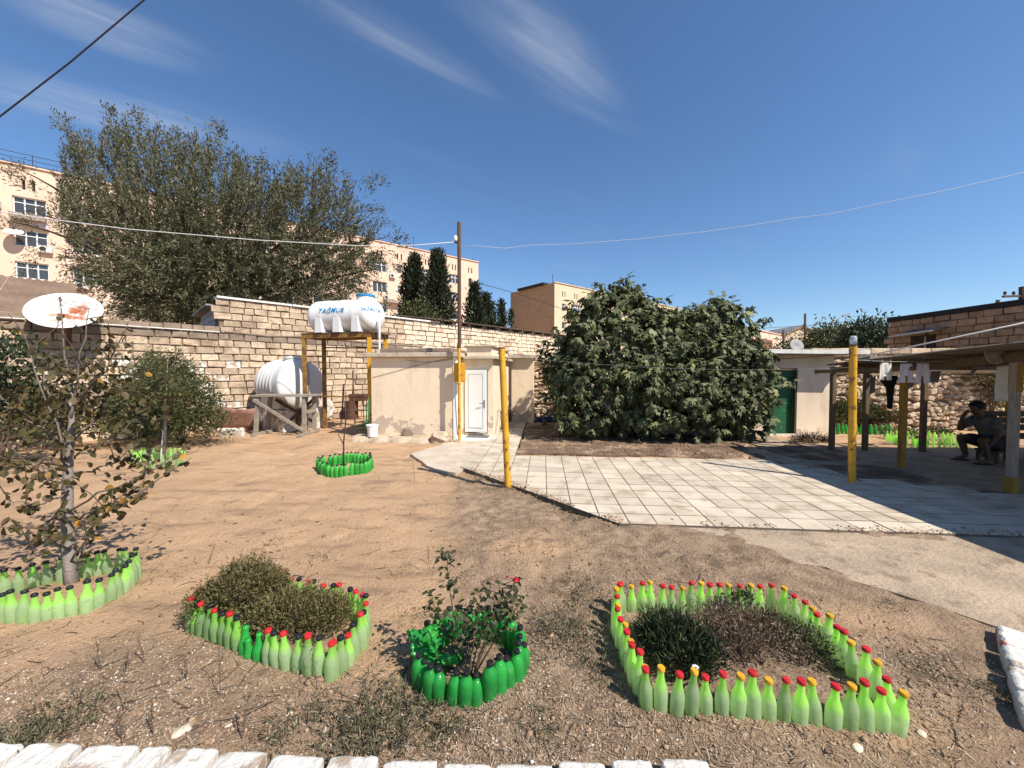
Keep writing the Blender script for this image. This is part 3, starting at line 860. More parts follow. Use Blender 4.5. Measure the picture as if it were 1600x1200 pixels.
M_peach = pmat('peach_render', (0.70, 0.51, 0.385), (0.64, 0.465, 0.35), scale=0.35, rough=0.95, fine=0.05, fscale=6, stain=(0.47, 0.34, 0.245), stain_s=0.25, stain_lh=(0.56, 0.68), spec=0.1)
M_cream = pmat('cream_render', (0.60, 0.49, 0.34), (0.53, 0.43, 0.30), scale=0.3, rough=0.95, fine=0.06, fscale=6, spec=0.1)
M_winframe = pmat('white_window_frame', (0.72, 0.72, 0.70), rough=0.5)
M_slit = pmat('dark_opening', (0.03, 0.026, 0.022), rough=0.9)
M_balc = pmat('balcony_panel', (0.38, 0.30, 0.24), (0.26, 0.2, 0.16), scale=1.4, rough=0.9)
M_ac = pmat('air_conditioner_case', (0.62, 0.60, 0.56), (0.5, 0.48, 0.44), scale=4, rough=0.6)
m_, nt_, out_ = new_mat('window_glass')
gp = N(nt_, 'ShaderNodeBsdfPrincipled', Roughness=0.08); gp.inputs['Base Color'].default_value = (0.05, 0.055, 0.06, 1); gp.inputs['Specular IOR Level'].default_value = 0.6
nt_.links.new(gp.outputs[0], out_.inputs['Surface']); M_glass = m_
def win_mesh(w, h, n, transom=True, fw=0.09):
    mb = MB()
    mb.box((0, 0, -h / 2 + fw / 2), (w, 0.08, fw)); mb.box((0, 0, h / 2 - fw / 2), (w, 0.08, fw))
    for k in range(n + 1):
        x = -w / 2 + fw / 2 + (w - fw) * k / n
        mb.box((x, 0.004, 0), (fw, 0.07, h - 2 * fw))
    if transom: mb.box((0, 0.008, h * 0.16), (w - 2 * fw, 0.055, fw * 0.7))
    return mb.mesh('window')
def pane_mesh(w, h):
    mb = MB(); mb.box((0, 0.03, 0), (w - 0.1, 0.02, h - 0.1)); return mb.mesh('pane')
def put_windows(rt, specs, depth):
    cache = {}
    for u, z, w, h, n, tr in specs:
        k = (w, h, n, tr)
        if k not in cache:
            a, b = win_mesh(w, h, n, tr), pane_mesh(w, h); a.materials.append(M_winframe); b.materials.append(M_glass); cache[k] = (a, b)
        o = link('window', cache[k][0], None, rt); o.location = (u, depth - 0.05, z)
        link('pane', cache[k][1], None, o)
def apartment(name, label, A, B, H, depth_b, cols, floors, mat, side_mat, rz_extra=0):
    A, B = Vector(A), Vector(B); d = B - A; W = math.hypot(d.x, d.y); rz = math.atan2(d.y, d.x)
    rt = root(name, (A.x, A.y, -0.1), label, 'building', rz=rz)
    holes, specs, slits = [], [], []
    for u, w in cols:
        for z in floors:
            hh = 1.5
            if w > 1.2: hh = 1.5
            else: hh = 1.15
            holes.append((u - w / 2, u + w / 2, z - hh / 2, z + hh / 2)); specs.append((u, z, w, hh, 4 if w > 2.2 else (3 if w > 1.2 else 1), rnd.random() < 0.6))
        for e in (-0.42, 0.16):
            slits.append((u + e, u + e + 0.22, H - 2.05, H - 1.15))
    mb = MB(); facade(mb, W, H, holes + slits, 0.3); mb.build('wall', mat, rt, local=True)
    for s_ in slits:
        q = MB(); q.add([(s_[0], 0.28, s_[2]), (s_[1], 0.28, s_[2]), (s_[1], 0.28, s_[3]), (s_[0], 0.28, s_[3])], [(0, 1, 2, 3)]); q.build('vent_slit', M_slit, rt, local=True)
    put_windows(rt, specs, 0.26)
    mb = MB()
    mb.add([(0, 0, 0), (0, depth_b, 0), (0, depth_b, H), (0, 0, H)], [(0, 3, 2, 1)]); mb.build('end_wall', side_mat, rt, local=True)
    mb = MB(); mb.add([(W, 0, 0), (W, depth_b, 0), (W, depth_b, H), (W, 0, H)], [(0, 1, 2, 3)]); mb.build('end_wall', side_mat, rt, local=True)
    mb = MB(); mb.box((W / 2, depth_b / 2, H - 0.3), (W - 0.02, depth_b - 0.6, 0.3)); mb.build('roof', M_slit, rt, local=True)
    mb = MB(); mb.box((W / 2, -0.01, H + 0.06), (W + 0.1, 0.3, 0.12)); mb.build('parapet', mat, rt, local=True)
    return rt, W
cols1 = [(2.1, 2.0), (5.55, 2.0), (9.6, 0.8), (12.4, 2.0), (15.9, 2.0), (20.0, 0.8), (22.8, 2.0), (26.3, 2.0), (30.2, 0.8), (34.0, 2.1), (36.95, 0.75), (41.4, 2.0), (46.1, 1.8), (49.2, 0.75)]
apt, aw = apartment('apartment_block', 'long peach apartment block with paired slit vents below the roof', (-45.4, 34.1), (-5.7, 65.8), 20.2, 12, cols1, [16.75, 13.85, 10.95, 8.0], M_peach, M_peach)
for (u, z) in ((0.1, 16.4), (3.0, 13.0), (35.8, 15.6), (12.6, 13.0), (16.5, 15.8), (34.9, 12.4), (5.2, 10.0)):
    q = MB(); q.box((u, -0.25, z), (0.85, 0.32, 0.6)); o = bevel(q.build('air_conditioner', M_ac, apt, local=True), 0.03)
    q = MB(); q.lathe([(0.0, 0), (0.2, 0.0), (0.2, 0.012)], 14, (u - 0.14, -0.425, z), Matrix.Rotation(R(90), 3, 'X')); q.build('fan_grille', M_slit, o, local=True)
for (u, z, w) in ((2.1, 15.6, 2.1), (5.6, 15.0, 2.4), (36.0, 11.9, 2.6), (34.2, 9.4, 2.0)):
    q = MB(); q.box((u, -0.45, z), (w, 0.7, 0.5)); bevel(q.build('balcony', M_balc, apt, local=True), 0.02)
q = MB()
for z in (0.5, 0.95, 1.4): q.tube([(0.2, 0.8, 20.2 + z), (20, 0.8, 20.2 + z), (36, 0.8, 20.2 + z)], 0.025, 5)
for k in range(19): q.tube([(0.2 + k * 2, 0.8, 20.1), (0.2 + k * 2, 0.8, 21.65)], 0.025, 5)
q.build('roof_railing', M_slit, apt, local=True)
for (u, h) in ((39.6, 2.2), (50.3, 0.9)):
    q = MB(); q.tube([(u, 1, 20.1), (u, 1, 20.2 + h)], 0.035, 5); q.build('antenna_mast', M_slit, apt, local=True)
# satellite dish on its facade
q = MB(); q.lathe([(0.0, -0.1), (0.3, -0.07), (0.55, 0.05), (0.62, 0.12), (0.6, 0.13), (0.3, -0.05), (0.0, -0.08)], 18, (1.3, -0.75, 14.0), Matrix.Rotation(R(35), 3, 'X')); q.build('satellite_dish', M_ac, apt, smooth=True, local=True)
# laundry strip under one window
q = MB(); q.box((2.6, -0.3, 15.25), (1.3, 0.03, 0.8)); q.build('laundry', pmat('pale_lilac_cloth', (0.55, 0.47, 0.52), rough=0.9), apt, local=True)
q = MB(); q.box((6.3, -0.3, 14.75), (0.5, 0.03, 0.45)); q.build('laundry', pmat('red_cloth', (0.5, 0.07, 0.04), rough=0.9), apt, local=True)

def course_mat(name, c1, c2, cj, bw, bh_):
    m, nt, out = new_mat(name)
    t = nt.nodes.new('ShaderNodeTexCoord')
    mpn = N(nt, 'ShaderNodeMapping'); mpn.inputs['Rotation'].default_value = (0, R(90), 0); 
    sx = nt.nodes.new('ShaderNodeSeparateXYZ'); nt.links.new(t.outputs['Object'], sx.inputs[0])
    ad = nt.nodes.new('ShaderNodeMath'); ad.operation = 'ADD'; nt.links.new(sx.outputs['X'], ad.inputs[0]); nt.links.new(sx.outputs['Y'], ad.inputs[1])
    cb = nt.nodes.new('ShaderNodeCombineXYZ'); nt.links.new(ad.outputs[0], cb.inputs['X']); nt.links.new(sx.outputs['Z'], cb.inputs['Y'])
    b = N(nt, 'ShaderNodeTexBrick', Scale=1.0); b.inputs['Brick Width'].default_value = bw; b.inputs['Row Height'].default_value = bh_
    b.inputs['Mortar Size'].default_value = 0.025; b.inputs['Color1'].default_value = c4(c1); b.inputs['Color2'].default_value = c4(c2); b.inputs['Mortar'].default_value = c4(cj)
    nt.links.new(cb.outputs[0], b.inputs['Vector'])
    p = N(nt, 'ShaderNodeBsdfPrincipled', Roughness=0.95); p.inputs['Specular IOR Level'].default_value = 0.1
    nt.links.new(b.outputs['Color'], p.inputs['Base Color']); nt.links.new(p.outputs[0], out.inputs['Surface'])
    return m
M_farbrick = course_mat('far_block_courses', (0.40, 0.29, 0.19), (0.34, 0.245, 0.16), (0.20, 0.14, 0.095), 0.8, 0.42)
cols2 = [(2.2, 0.9), (5.2, 2.4), (9.5, 2.4), (13.5, 0.9), (17, 2.4), (21.5, 2.4), (25.5, 0.9), (29, 2.4)]
apt2, aw2 = apartment('apartment_block', 'cream apartment block with plain brown brick end wall, behind the fig tree', (6.8, 62.0), (38.5, 88.5), 16.0, 11.0, cols2, [12.3, 9.3, 6.3], M_cream, M_farbrick)
for (u, v, h) in ((0.6, 1.0, 1.6), (6.5, 2.0, 1.2)):
    q = MB(); q.tube([(u, v, 15.8), (u, v, 16 + h)], 0.04, 5); q.build('antenna_mast', M_slit, apt2, local=True)
q = MB(); q.lathe([(0.0, 0), (0.5, 0.1), (0.8, 0.4), (0.76, 0.42), (0.0, 0.06)], 16, (22, 0.8, 16.2), Matrix.Rotation(R(50), 3, 'X')); q.build('satellite_dish', M_ac, apt2, smooth=True, local=True)
q = MB(); q.box((-0.02, 5.2, 16.1), (1.2, 6.5, 0.35)); q.build('roof_slab', M_slit, apt2, local=True)
cols3 = [(2.5, 1.0), (6, 2.2), (14, 1.2)]
apt3, aw3 = apartment('apartment_block', 'small far peach block seen over the white shed roof', P(1150, 512, 52), P(1222, 523, 66), 7.9, 9.0, cols3, [5.9, 3.0], M_peach, M_peach)
q = MB(); q.box((8.6, -0.7, 5.7), (4.4, 1.4, 1.5)); bevel(q.build('wooden_balcony', pmat('rusty_balcony', (0.16, 0.075, 0.045), (0.26, 0.15, 0.09), scale=2.5, rough=0.9, stretch=(1, 1, 0.1)), apt3, local=True), 0.03)
hs = root('gabled_house', (P(1252, 545, 70).x, 70, 0), 'distant small house with pale gable', 'house')
q = MB(); q.add([(-4, 0, 0), (4, 0, 0), (4, 0, 8.0), (0, 0, 9.8), (-4, 0, 8.0), (-4, 8, 0), (4, 8, 0), (4, 8, 8.0), (0, 8, 9.8), (-4, 8, 8.0)], [(0, 1, 2, 3, 4), (1, 6, 7, 2), (5, 0, 4, 9), (9, 8, 7, 6, 5)]); q.build('wall', M_cream, hs, local=True)
q = MB(); q.add([(-4.6, -0.4, 7.7), (0, -0.4, 9.85), (0, 8.4, 9.85), (-4.6, 8.4, 7.7), (-4.6, -0.4, 7.9), (0, -0.4, 10.05), (0, 8.4, 10.05), (-4.6, 8.4, 7.9)], [(3, 2, 1, 0), (4, 5, 6, 7), (0, 1, 5, 4), (2, 3, 7, 6), (3, 0, 4, 7)]); q.build('roof', M_tin, hs, local=True)
q = MB(); q.add([(4.6, -0.4, 7.7), (0, -0.4, 9.85), (0, 8.4, 9.85), (4.6, 8.4, 7.7), (4.6, -0.4, 7.9), (0, -0.4, 10.05), (0, 8.4, 10.05), (4.6, 8.4, 7.9)], [(0, 1, 2, 3), (7, 6, 5, 4), (0, 4, 5, 1), (2, 6, 7, 3), (3, 7, 4, 0)]); q.build('roof', M_tin, hs, local=True)
dm = root('domed_tower', (P(1320, 540, 110).x, 110, 0), 'tiny distant domed turret above the dark trees', 'tower')
q = MB(); q.lathe([(3.2, 0), (3.2, 10.5), (3.5, 10.6), (3.5, 11.2), (2.0, 11.3), (2.0, 12.6)], 16); q.build('drum', M_cream, dm, local=True)
q = MB(); q.lathe([(2.1, 12.6), (2.0, 13.5), (1.4, 14.5), (0.6, 15.2), (0.12, 15.6), (0.1, 17.2), (0.0, 17.4)], 16); q.build('dome', M_tin, dm, smooth=True, local=True)
# ------------------------------------------------------------------ beige shed with the white door
def plaster_mat(name, c1, c2, peel, zmax):
    m, nt, out = new_mat(name)
    base = mixc(nt, noise_fac(nt, 1.6, 0.35, 0.68, detail=5), c1, c2)
    base = mixc(nt, noise_fac(nt, 0.9, 0.56, 0.7, detail=6, stretch=(2.5, 2.5, 0.8)), base, tuple(x * 0.86 for x in c2))
    g = nt.nodes.new('ShaderNodeNewGeometry'); s = nt.nodes.new('ShaderNodeSeparateXYZ'); nt.links.new(g.outputs['Position'], s.inputs[0])
    r = N(nt, 'ShaderNodeMapRange'); r.inputs['From Min'].default_value = zmax; r.inputs['From Max'].default_value = zmax * 0.35
    nt.links.new(s.outputs['Z'], r.inputs['Value'])
    n = noise_fac(nt, 2.6, 0.42, 0.66, detail=8, rough=0.6)
    mu = nt.nodes.new('ShaderNodeMath'); mu.operation = 'MULTIPLY'; nt.links.new(r.outputs[0], mu.inputs[0]); nt.links.new(n, mu.inputs[1])
    r2 = N(nt, 'ShaderNodeMapRange'); r2.inputs['From Min'].default_value = 0.40; r2.inputs['From Max'].default_value = 0.44; nt.links.new(mu.outputs[0], r2.inputs['Value'])
    colr = mixc(nt, r2.outputs[0], base, peel)
    p = N(nt, 'ShaderNodeBsdfPrincipled', Roughness=0.92); p.inputs['Specular IOR Level'].default_value = 0.15
    nt.links.new(colr, p.inputs['Base Color'])
    b = N(nt, 'ShaderNodeBump', Strength=0.35, Distance=0.02); 
    sub = nt.nodes.new('ShaderNodeMath'); sub.operation = 'SUBTRACT'; nt.links.new(noise_fac(nt, 9, 0, 1, detail=6), sub.inputs[0]); nt.links.new(r2.outputs[0], sub.inputs[1])
    nt.links.new(sub.outputs[0], b.inputs['Height']); nt.links.new(b.outputs[0], p.inputs['Normal'])
    nt.links.new(p.outputs[0], out.inputs['Surface'])
    return m
M_plaster = plaster_mat('beige_plaster', (0.80, 0.655, 0.475), (0.74, 0.595, 0.42), (0.50, 0.395, 0.295), 0.95)
M_slab = pmat('cast_roof_slab', (0.56, 0.47, 0.36), (0.43, 0.35, 0.265), scale=3, rough=0.95, bump=0.5, bscale=30, fine=0.1, stain=(0.3, 0.23, 0.17), stain_s=4, stain_lh=(0.58, 0.68))
M_pvc = pmat('white_pvc', (0.80, 0.80, 0.78), (0.77, 0.77, 0.75), scale=2, rough=0.35, spec=0.45)
M_gasket = pmat('grey_gasket', (0.18, 0.18, 0.18), rough=0.6)
M_steel = pmat('handle_steel', (0.35, 0.34, 0.33), rough=0.35, metal=0.8)
M_mat = pmat('grey_doormat', (0.13, 0.125, 0.115), (0.18, 0.17, 0.155), scale=30, rough=1.0, bump=0.6, bscale=200)
M_brown_door = pmat('brown_painted_door', (0.15, 0.095, 0.075), (0.12, 0.075, 0.06), scale=3, rough=0.55)
RS, RV = Vector((0.9914, -0.131, 0)), Vector((0.131, 0.9914, 0))
SC = Vector((-1.33, 9.26, 0)); SA = SC - RS * 2.19
def SL(u, v, z=0.0): return SA + RS * u + RV * v + Vector((0, 0, z))
shed = root('garden_shed', SL(1.1, 0.5), 'low beige plastered shed with a white door and flat slab roof', 'shed')
def slab(parent, name, u0, u1, v0, v1, z0, z1, mat, bv=0.0):
    q = MB(); pl = [SL(u0, v0), SL(u1, v0), SL(u1, v1), SL(u0, v1)]
    q.prism([(p.x, p.y) for p in pl], z0, z1); o = q.build(name, mat, parent)
    if bv: bevel(o, bv)
    return o
slab(shed, 'front_wall', 0, 2.19, 0, 3.3, -0.05, 2.04, M_plaster, 0.012)
slab(shed, 'roof_slab', -0.10, 2.26, -0.13, 3.4, 2.043, 2.15, M_slab, 0.012)
slab(shed, 'roof_screed', 0.1, 2.0, 0.25, 3.3, 2.153, 2.28, M_grey_stone, 0.03)
# door bay, set back
q = MB(); U0, U1, V0 = 2.193, 2.99, 0.47
DO = (0.06, 0.66, 0.14, 1.76)
ang_s = math.atan2(RS.y, RS.x)
fb = MB(); facade(fb, U1 - U0, 2.0, [DO], 0.14)
fb2 = MB(); fb2.add([SL(U0 + x, V0 + y, z) for x, y, z in fb.v], fb.f); fb2.build('bay_wall', M_plaster, shed)
slab(shed, 'bay_side_wall', U1 - 0.12, U1 - 0.002, V0 + 0.002, 3.25, -0.05, 2.0, M_plaster)
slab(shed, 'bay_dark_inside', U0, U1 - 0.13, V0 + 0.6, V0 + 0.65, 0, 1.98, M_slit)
slab(shed, 'bay_roof', U0 + 0.07, U1 + 0.13, V0 - 0.16, 3.3, 2.003, 2.075, M_slab, 0.01)
slab(shed, 'bay_parapet', U0 + 0.12, U1 - 0.02, V0 + 0.02, 3.2, 2.078, 2.31, M_plaster, 0.01)
slab(shed, 'bay_parapet_cap', U0 + 0.06, U1 + 0.04, V0 - 0.05, 3.25, 2.312, 2.35, M_slab, 0.01)
slab(shed, 'corner_trim', 2.10, 2.197, -0.018, 0.05, 0.02, 2.035, M_pvc, 0.004)
slab(shed, 'doorstep', 2.20, 2.96, -0.05, V0 + 0.0, -0.04, 0.075, M_pvc, 0.008)
slab(shed, 'door_mat', 2.36, 2.92, 0.14, V0 - 0.03, 0.0765, 0.088, M_mat)
# frame
fr = MB()
for u0, u1, z0, z1 in ((U0 + DO[0], U0 + DO[0] + 0.05, DO[2], DO[3]), (U0 + DO[1] - 0.05, U0 + DO[1], DO[2], DO[3]), (U0 + DO[0] + 0.05, U0 + DO[1] - 0.05, DO[3] - 0.05, DO[3])):
    pl = [SL(u0, V0 + 0.03), SL(u1, V0 + 0.03), SL(u1, V0 + 0.1), SL(u0, V0 + 0.1)]; fr.prism([(p.x, p.y) for p in pl], z0, z1)
fr.build('door_frame', M_pvc, shed)
# leaf, hinged on the left and ajar towards the yard
hinge = SL(U0 + DO[0] + 0.03, V0 + 0.025); la = ang_s + R(-7)
LX = Vector((math.cos(la), math.sin(la), 0)); LY = Vector((-LX.y, LX.x, 0))
def leafbox(mb, x0, x1, y0, y1, z0, z1):
    pl = [hinge + LX * x0 + LY * y0, hinge + LX * x1 + LY * y0, hinge + LX * x1 + LY * y1, hinge + LX * x0 + LY * y1]
    mb.prism([(p.x, p.y) for p in pl], z0, z1)
lw = 0.56
q = MB(); leafbox(q, 0, lw, -0.06, -0.012, 0.17, 1.73); door = bevel(q.build('door', M_pvc, shed), 0.006)
q = MB()
for a, b, c, d in ((0.085, 0.092, 0.27, 1.63), (lw - 0.092, lw - 0.085, 0.27, 1.63), (0.092, lw - 0.092, 0.27, 0.277), (0.092, lw - 0.092, 1.623, 1.63)):
    leafbox(q, a, b, -0.0635, -0.0605, c, d)
q.build('panel_bead', M_gasket, door)
q = MB(); leafbox(q, 0.1, lw - 0.1, -0.066, -0.0615, 0.285, 1.615); q.build('door_panel', M_pvc, door)
q = MB(); hp = hinge + LX * (lw - 0.045) + Vector((0, 0, 0.90)); q.tube([hp - LY * 0.06, hp - LY * 0.11, hp - LY * 0.115 - LX * 0.11], 0.011, 8); q.build('handle', M_steel, door)
q = MB(); leafbox(q, lw - 0.062, lw - 0.028, -0.067, -0.0612, 0.78, 0.98); q.build('lock_plate', M_steel, door)
# plinth and rubble at its foot
M_plinth = pmat('worn_plinth', (0.50, 0.405, 0.29), (0.36, 0.27, 0.185), scale=4, rough=0.95, bump=0.8, bscale=25, fine=0.15, stain=(0.28, 0.2, 0.13), stain_s=5)
q = MB(); pts = []
for k in range(17):
    u = -0.35 + k * 0.15; pts.append((u, -0.42 - 0.06 * math.sin(k * 1.7) - 0.02 * (k % 3)))
vs, fs = [], []
for u, v in pts:
    vs += [SL(u, 0.02, 0.13), SL(u, v * 0.45, 0.125), SL(u, v * 0.8, 0.10), SL(u, v, 0.0), SL(u, v - 0.03, -0.06)]
for k in range(16):
    for j in range(4): fs.append((k * 5 + j, k * 5 + j + 1, k * 5 + 5 + j + 1, k * 5 + 5 + j))
q.add(vs, fs); q.build('plinth', M_plinth, shed, smooth=True)
def boulder(name, c, sx, sy, sz, mat, parent=None, seed=1, rz=0.0, flat=False):
    r = random.Random(seed); q = MB(); n, m = 10, 7; vs, fs = [], []
    for i in range(m):
        t = math.pi * i / (m - 1)
        for k in range(n):
            a = 2 * math.pi * k / n; f = 1 + r.uniform(-0.16, 0.16)
            x = math.copysign(abs(math.cos(a)) ** 0.7, math.cos(a)) * math.sin(t) ** 0.6 * sx * f
            y = math.copysign(abs(math.sin(a)) ** 0.7, math.sin(a)) * math.sin(t) ** 0.6 * sy * f
            z = math.cos(t) * sz * (1 + r.uniform(-0.08, 0.08))
            vs.append((c[0] + x * math.cos(rz) - y * math.sin(rz), c[1] + x * math.sin(rz) + y * math.cos(rz), c[2] + z))
    for i in range(m - 1):
        for k in range(n):
            k2 = (k + 1) % n; fs.append((i * n + k, (i + 1) * n + k, (i + 1) * n + k2, i * n + k2))
    q.add(vs, fs); o = q.build(name, mat, parent, smooth=not flat)
    return o
b_ = SL(1.86, -0.28, 0.1)
tag(boulder('mortar_lump', b_, 0.25, 0.18, 0.19, M_plinth, seed=4, flat=True), 'pale lump of mortar against the shed corner beside the yellow pipe', 'rubble')
b_ = SL(0.98, -0.10, 0.21)
tag(boulder('flat_stone', b_, 0.14, 0.05, 0.13, M_grey_stone, seed=9, flat=True), 'grey pointed stone leaning on the shed wall', 'stone')
# rear part with brown door
q = MB(); q.prism([(-0.50, 12.62), (0.70, 12.47), (0.75, 13.0), (-0.45, 13.15)], -0.05, 2.12); q.build('rear_wall', M_plaster, shed)
q = MB(); q.prism([(-0.6, 12.45), (0.77, 12.28), (0.8, 13.05), (-0.55, 13.2)], 2.123, 2.22); q.build('rear_roof', M_slab, shed)
q = MB(); q.prism([(-0.47, 12.575), (-0.02, 12.52), (-0.015, 12.552), (-0.465, 12.607)], 0.02, 1.78); rd = q.build('rear_door', M_brown_door, shed)
q = MB(); q.tube([(-0.07, 12.52, 0.95), (-0.07, 12.46, 0.95), (-0.14, 12.46, 0.95)], 0.011, 6); q.build('handle', M_steel, rd)
for pts_ in ([(0.05, 1.55), (0.5, 1.66), (1.1, 1.82), (1.7, 1.95), (2.1, 2.02)], [(0.9, 1.98), (1.3, 1.92), (1.7, 1.93), (2.12, 1.99)]):
    q = MB(); q.tube([SL(u, -0.012, z) for u, z in pts_], 0.004, 5); q.build('wall_wire', M_slit, shed)
# bucket
def bucket(loc, label):
    rt = root('bucket', loc, label, 'bucket')
    q = MB(); q.lathe([(0.0, 0.008), (0.11, 0.0), (0.125, 0.2), (0.142, 0.262), (0.15, 0.265), (0.15, 0.285), (0.137, 0.285), (0.12, 0.2), (0.1, 0.02), (0.0, 0.02)], 20)
    q.build('body', M_pvc, rt, smooth=True, local=True, angle=40)
    q = MB(); q.tube([(0.15 * math.cos(a), 0.02, 0.265 - 0.06 * math.sin(a)) for a in [math.pi * k / 10 for k in range(11)]], 0.004, 5); q.build('handle', M_steel, rt, local=True)
    return rt
bk = SL(0.14, -0.22, 0.118); bucket(bk, 'white plastic bucket standing on the ledge of the beige shed')

# ------------------------------------------------------------------ power pole with meter box
M_yellow = pmat('yellow_paint', (0.64, 0.34, 0.025), (0.55, 0.28, 0.02), scale=6, rough=0.42, spec=0.4, stain=(0.22, 0.11, 0.04), stain_s=8, stain_lh=(0.57, 0.63), bump=0.15, bscale=30)
M_rust = pmat('rusty_pipe', (0.13, 0.065, 0.042), (0.09, 0.05, 0.036), scale=8, rough=0.8, bump=0.2)
M_wirew = pmat('white_cable', (0.66, 0.66, 0.66), rough=0.6)
M_wireb = pmat('black_cable', (0.022, 0.022, 0.026), rough=0.6)
pb = G(718, 689, 0.07); pb = Vector((pb.x, pb.y, 0.07))
pole = root('power_pole', pb, 'tall rusty pole with yellow lower pipe in front of the white door', 'pole')
ptop = P(720, 347, pb.y).z; pyel = P(720, 541, pb.y).z
q = MB(); q.tube([pb, (pb.x, pb.y, pyel)], 0.034, 12); q.build('yellow_pipe', M_yellow, pole, smooth=True, angle=50)
q = MB(); q.tube([(pb.x, pb.y, pyel - 0.02), (pb.x + 0.01, pb.y, pyel + 0.1), (pb.x + 0.012, pb.y, ptop)], 0.043, 12); q.build('upper_pipe', M_rust, pole, smooth=True, angle=50)
for z in (0.75, 1.42, pyel - 0.01):
    q = MB(); q.lathe([(0.036, -0.03), (0.045, -0.02), (0.045, 0.02), (0.036, 0.03)], 12, (pb.x, pb.y, z)); q.build('collar', M_yellow if z < 1.9 else M_rust, pole, smooth=True)
q = MB(); q.box((pb.x - 0.005, pb.y + 0.13, 1.67), (0.27, 0.14, 0.44)); mbx = bevel(q.build('meter_box', M_yellow, pole), 0.012)
q = MB(); q.box((pb.x - 0.005, pb.y + 0.057, 1.67), (0.23, 0.006, 0.4)); q.build('box_door', M_yellow, mbx)
q = MB(); q.tube([(pb.x - 0.1, pb.y + 0.1, 1.45), (pb.x - 0.12, pb.y + 0.08, 1.2), (pb.x - 0.05, pb.y + 0.03, 0.2)], 0.014, 6); q.build('conduit', M_wirew, pole)
cmp_ = P(712, 376, pb.y)
q = MB(); q.tube([(pb.x, pb.y, cmp_.z - 0.06), (cmp_.x, pb.y - 0.01, cmp_.z - 0.05)], 0.012, 6); q.build('camera_arm', M_wireb, pole)
q = MB(); q.lathe([(0, -0.05), (0.035, -0.045), (0.045, 0.0), (0.045, 0.05), (0.03, 0.085), (0, 0.09)], 12, (cmp_.x, pb.y - 0.01, cmp_.z + 0.02)); cam_o = q.build('security_camera', M_pvc, pole, smooth=True)
q = MB(); q.lathe([(0, -0.035), (0.03, -0.02), (0.034, 0.0), (0.0, 0.02)], 12, (cmp_.x, pb.y - 0.03, cmp_.z - 0.035)); q.build('camera_lens', M_wireb, cam_o, smooth=True)

def post(name, base, top, r, label, mat=M_yellow, cap_mat=None):
    rt = root(name, base, label, 'post')
    q = MB(); q.tube([base, top], r, 16); q.build('pipe', mat, rt, smooth=True, angle=50)
    d = (Vector(top) - Vector(base)).normalized()
    q = MB(); q.tube([Vector(top), Vector(top) + d * 0.02], r * 1.08, 16); q.build('cap', cap_mat or M_rust, rt)
    return rt
lb = G(794, 767, -0.02); lt = P(784, 545, lb.y + 0.05)
p1_ = post('yellow_post', lb, lt, 0.047, 'leaning yellow steel post at the corner of the paving by the dirt')
q = MB(); q.tube([lt - Vector((0.06, 0.02, 0.06)), lt + Vector((0.09, 0.0, -0.14)), lt + Vector((0.06, 0.03, -0.2))], 0.01, 6); q.build('hook', M_rust, p1_)
rb = G(1331, 754, 0.05); rtp = P(1333, 541, rb.y)
p2_ = post('yellow_post', rb, rtp, 0.048, 'upright yellow steel post carrying the clothesline in front of the pergola')
q = MB(); q.lathe([(0.044, 0.0), (0.046, 0.1), (0.034, 0.13), (0.03, 0.1), (0.0, 0.1)], 12, rtp + Vector((0, 0, 0.02)))
m_, nt_, out_ = new_mat('clear_bottle_plastic'); pz = N(nt_, 'ShaderNodeBsdfPrincipled', Roughness=0.15); pz.inputs['Base Color'].default_value = (0.8, 0.85, 0.87, 1); pz.inputs['Transmission Weight'].default_value = 0.6
nt_.links.new(pz.outputs[0], out_.inputs['Surface']); M_clear = m_
q.build('plastic_cover', M_clear, p2_, smooth=True)
for z in (0.55, 1.15, 1.62):
    q = MB(); q.box((rb.x - 0.045, rb.y - 0.03, z), (0.025, 0.03, 0.018)); q.build('bolt', M_rust, p2_)

# ------------------------------------------------------------------ white outbuilding with green door
M_greendoor = pmat('green_painted_steel', (0.018, 0.115, 0.048), (0.012, 0.085, 0.036), scale=2.2, rough=0.5, stain=(0.22, 0.26, 0.2), stain_s=11, stain_lh=(0.66, 0.7))
M_wall2 = plaster_mat('pale_plaster', (0.74, 0.61, 0.465), (0.68, 0.55, 0.41), (0.46, 0.37, 0.28), 0.35)
ob = root('outbuilding', (6.6, 10.1, 0), 'pale plastered outbuilding with green door beside the fig tree', 'building')
fb = MB(); XO, WO = 4.7, 3.62
facade(fb, WO, 2.12, [(1.95, 2.69, 0.0, 1.78)], 0.18)
fb2 = MB(); fb2.add([(XO + x, 10.05 - 0.03 * x + y, z) for x, y, z in fb.v], fb.f); fb2.build('front_wall', M_wall2, ob)
q = MB(); q.add([(8.32, 9.94, 0), (8.32, 14, 0), (8.32, 14, 2.12), (8.32, 9.94, 2.12)], [(0, 1, 2, 3)]); q.build('side_wall', M_wall2, ob)
q = MB(); q.prism([(4.4, 9.56), (8.72, 9.43), (8.72, 14.2), (4.4, 14.2)], 2.125, 2.19); q.build('roof_deck', M_tin, ob)
q = MB(); q.bar((4.38, 9.545, 2.215), (8.74, 9.41, 2.165), 0.03, 0.10); q.build('fascia', M_coping, ob)
q = MB(); q.box((XO + 2.32, 10.09, 0.87), (0.66, 0.04, 1.70)); gd = q.build('door', M_greendoor, ob)
q = MB()
for z in (0.06, 0.87, 1.68): q.box((XO + 2.32, 10.062, z), (0.64, 0.018, 0.05))
for x in (-0.31, 0.31): q.box((XO + 2.32 + x, 10.062, 0.87), (0.04, 0.016, 1.56))
q.build('door_brace', M_greendoor, gd)
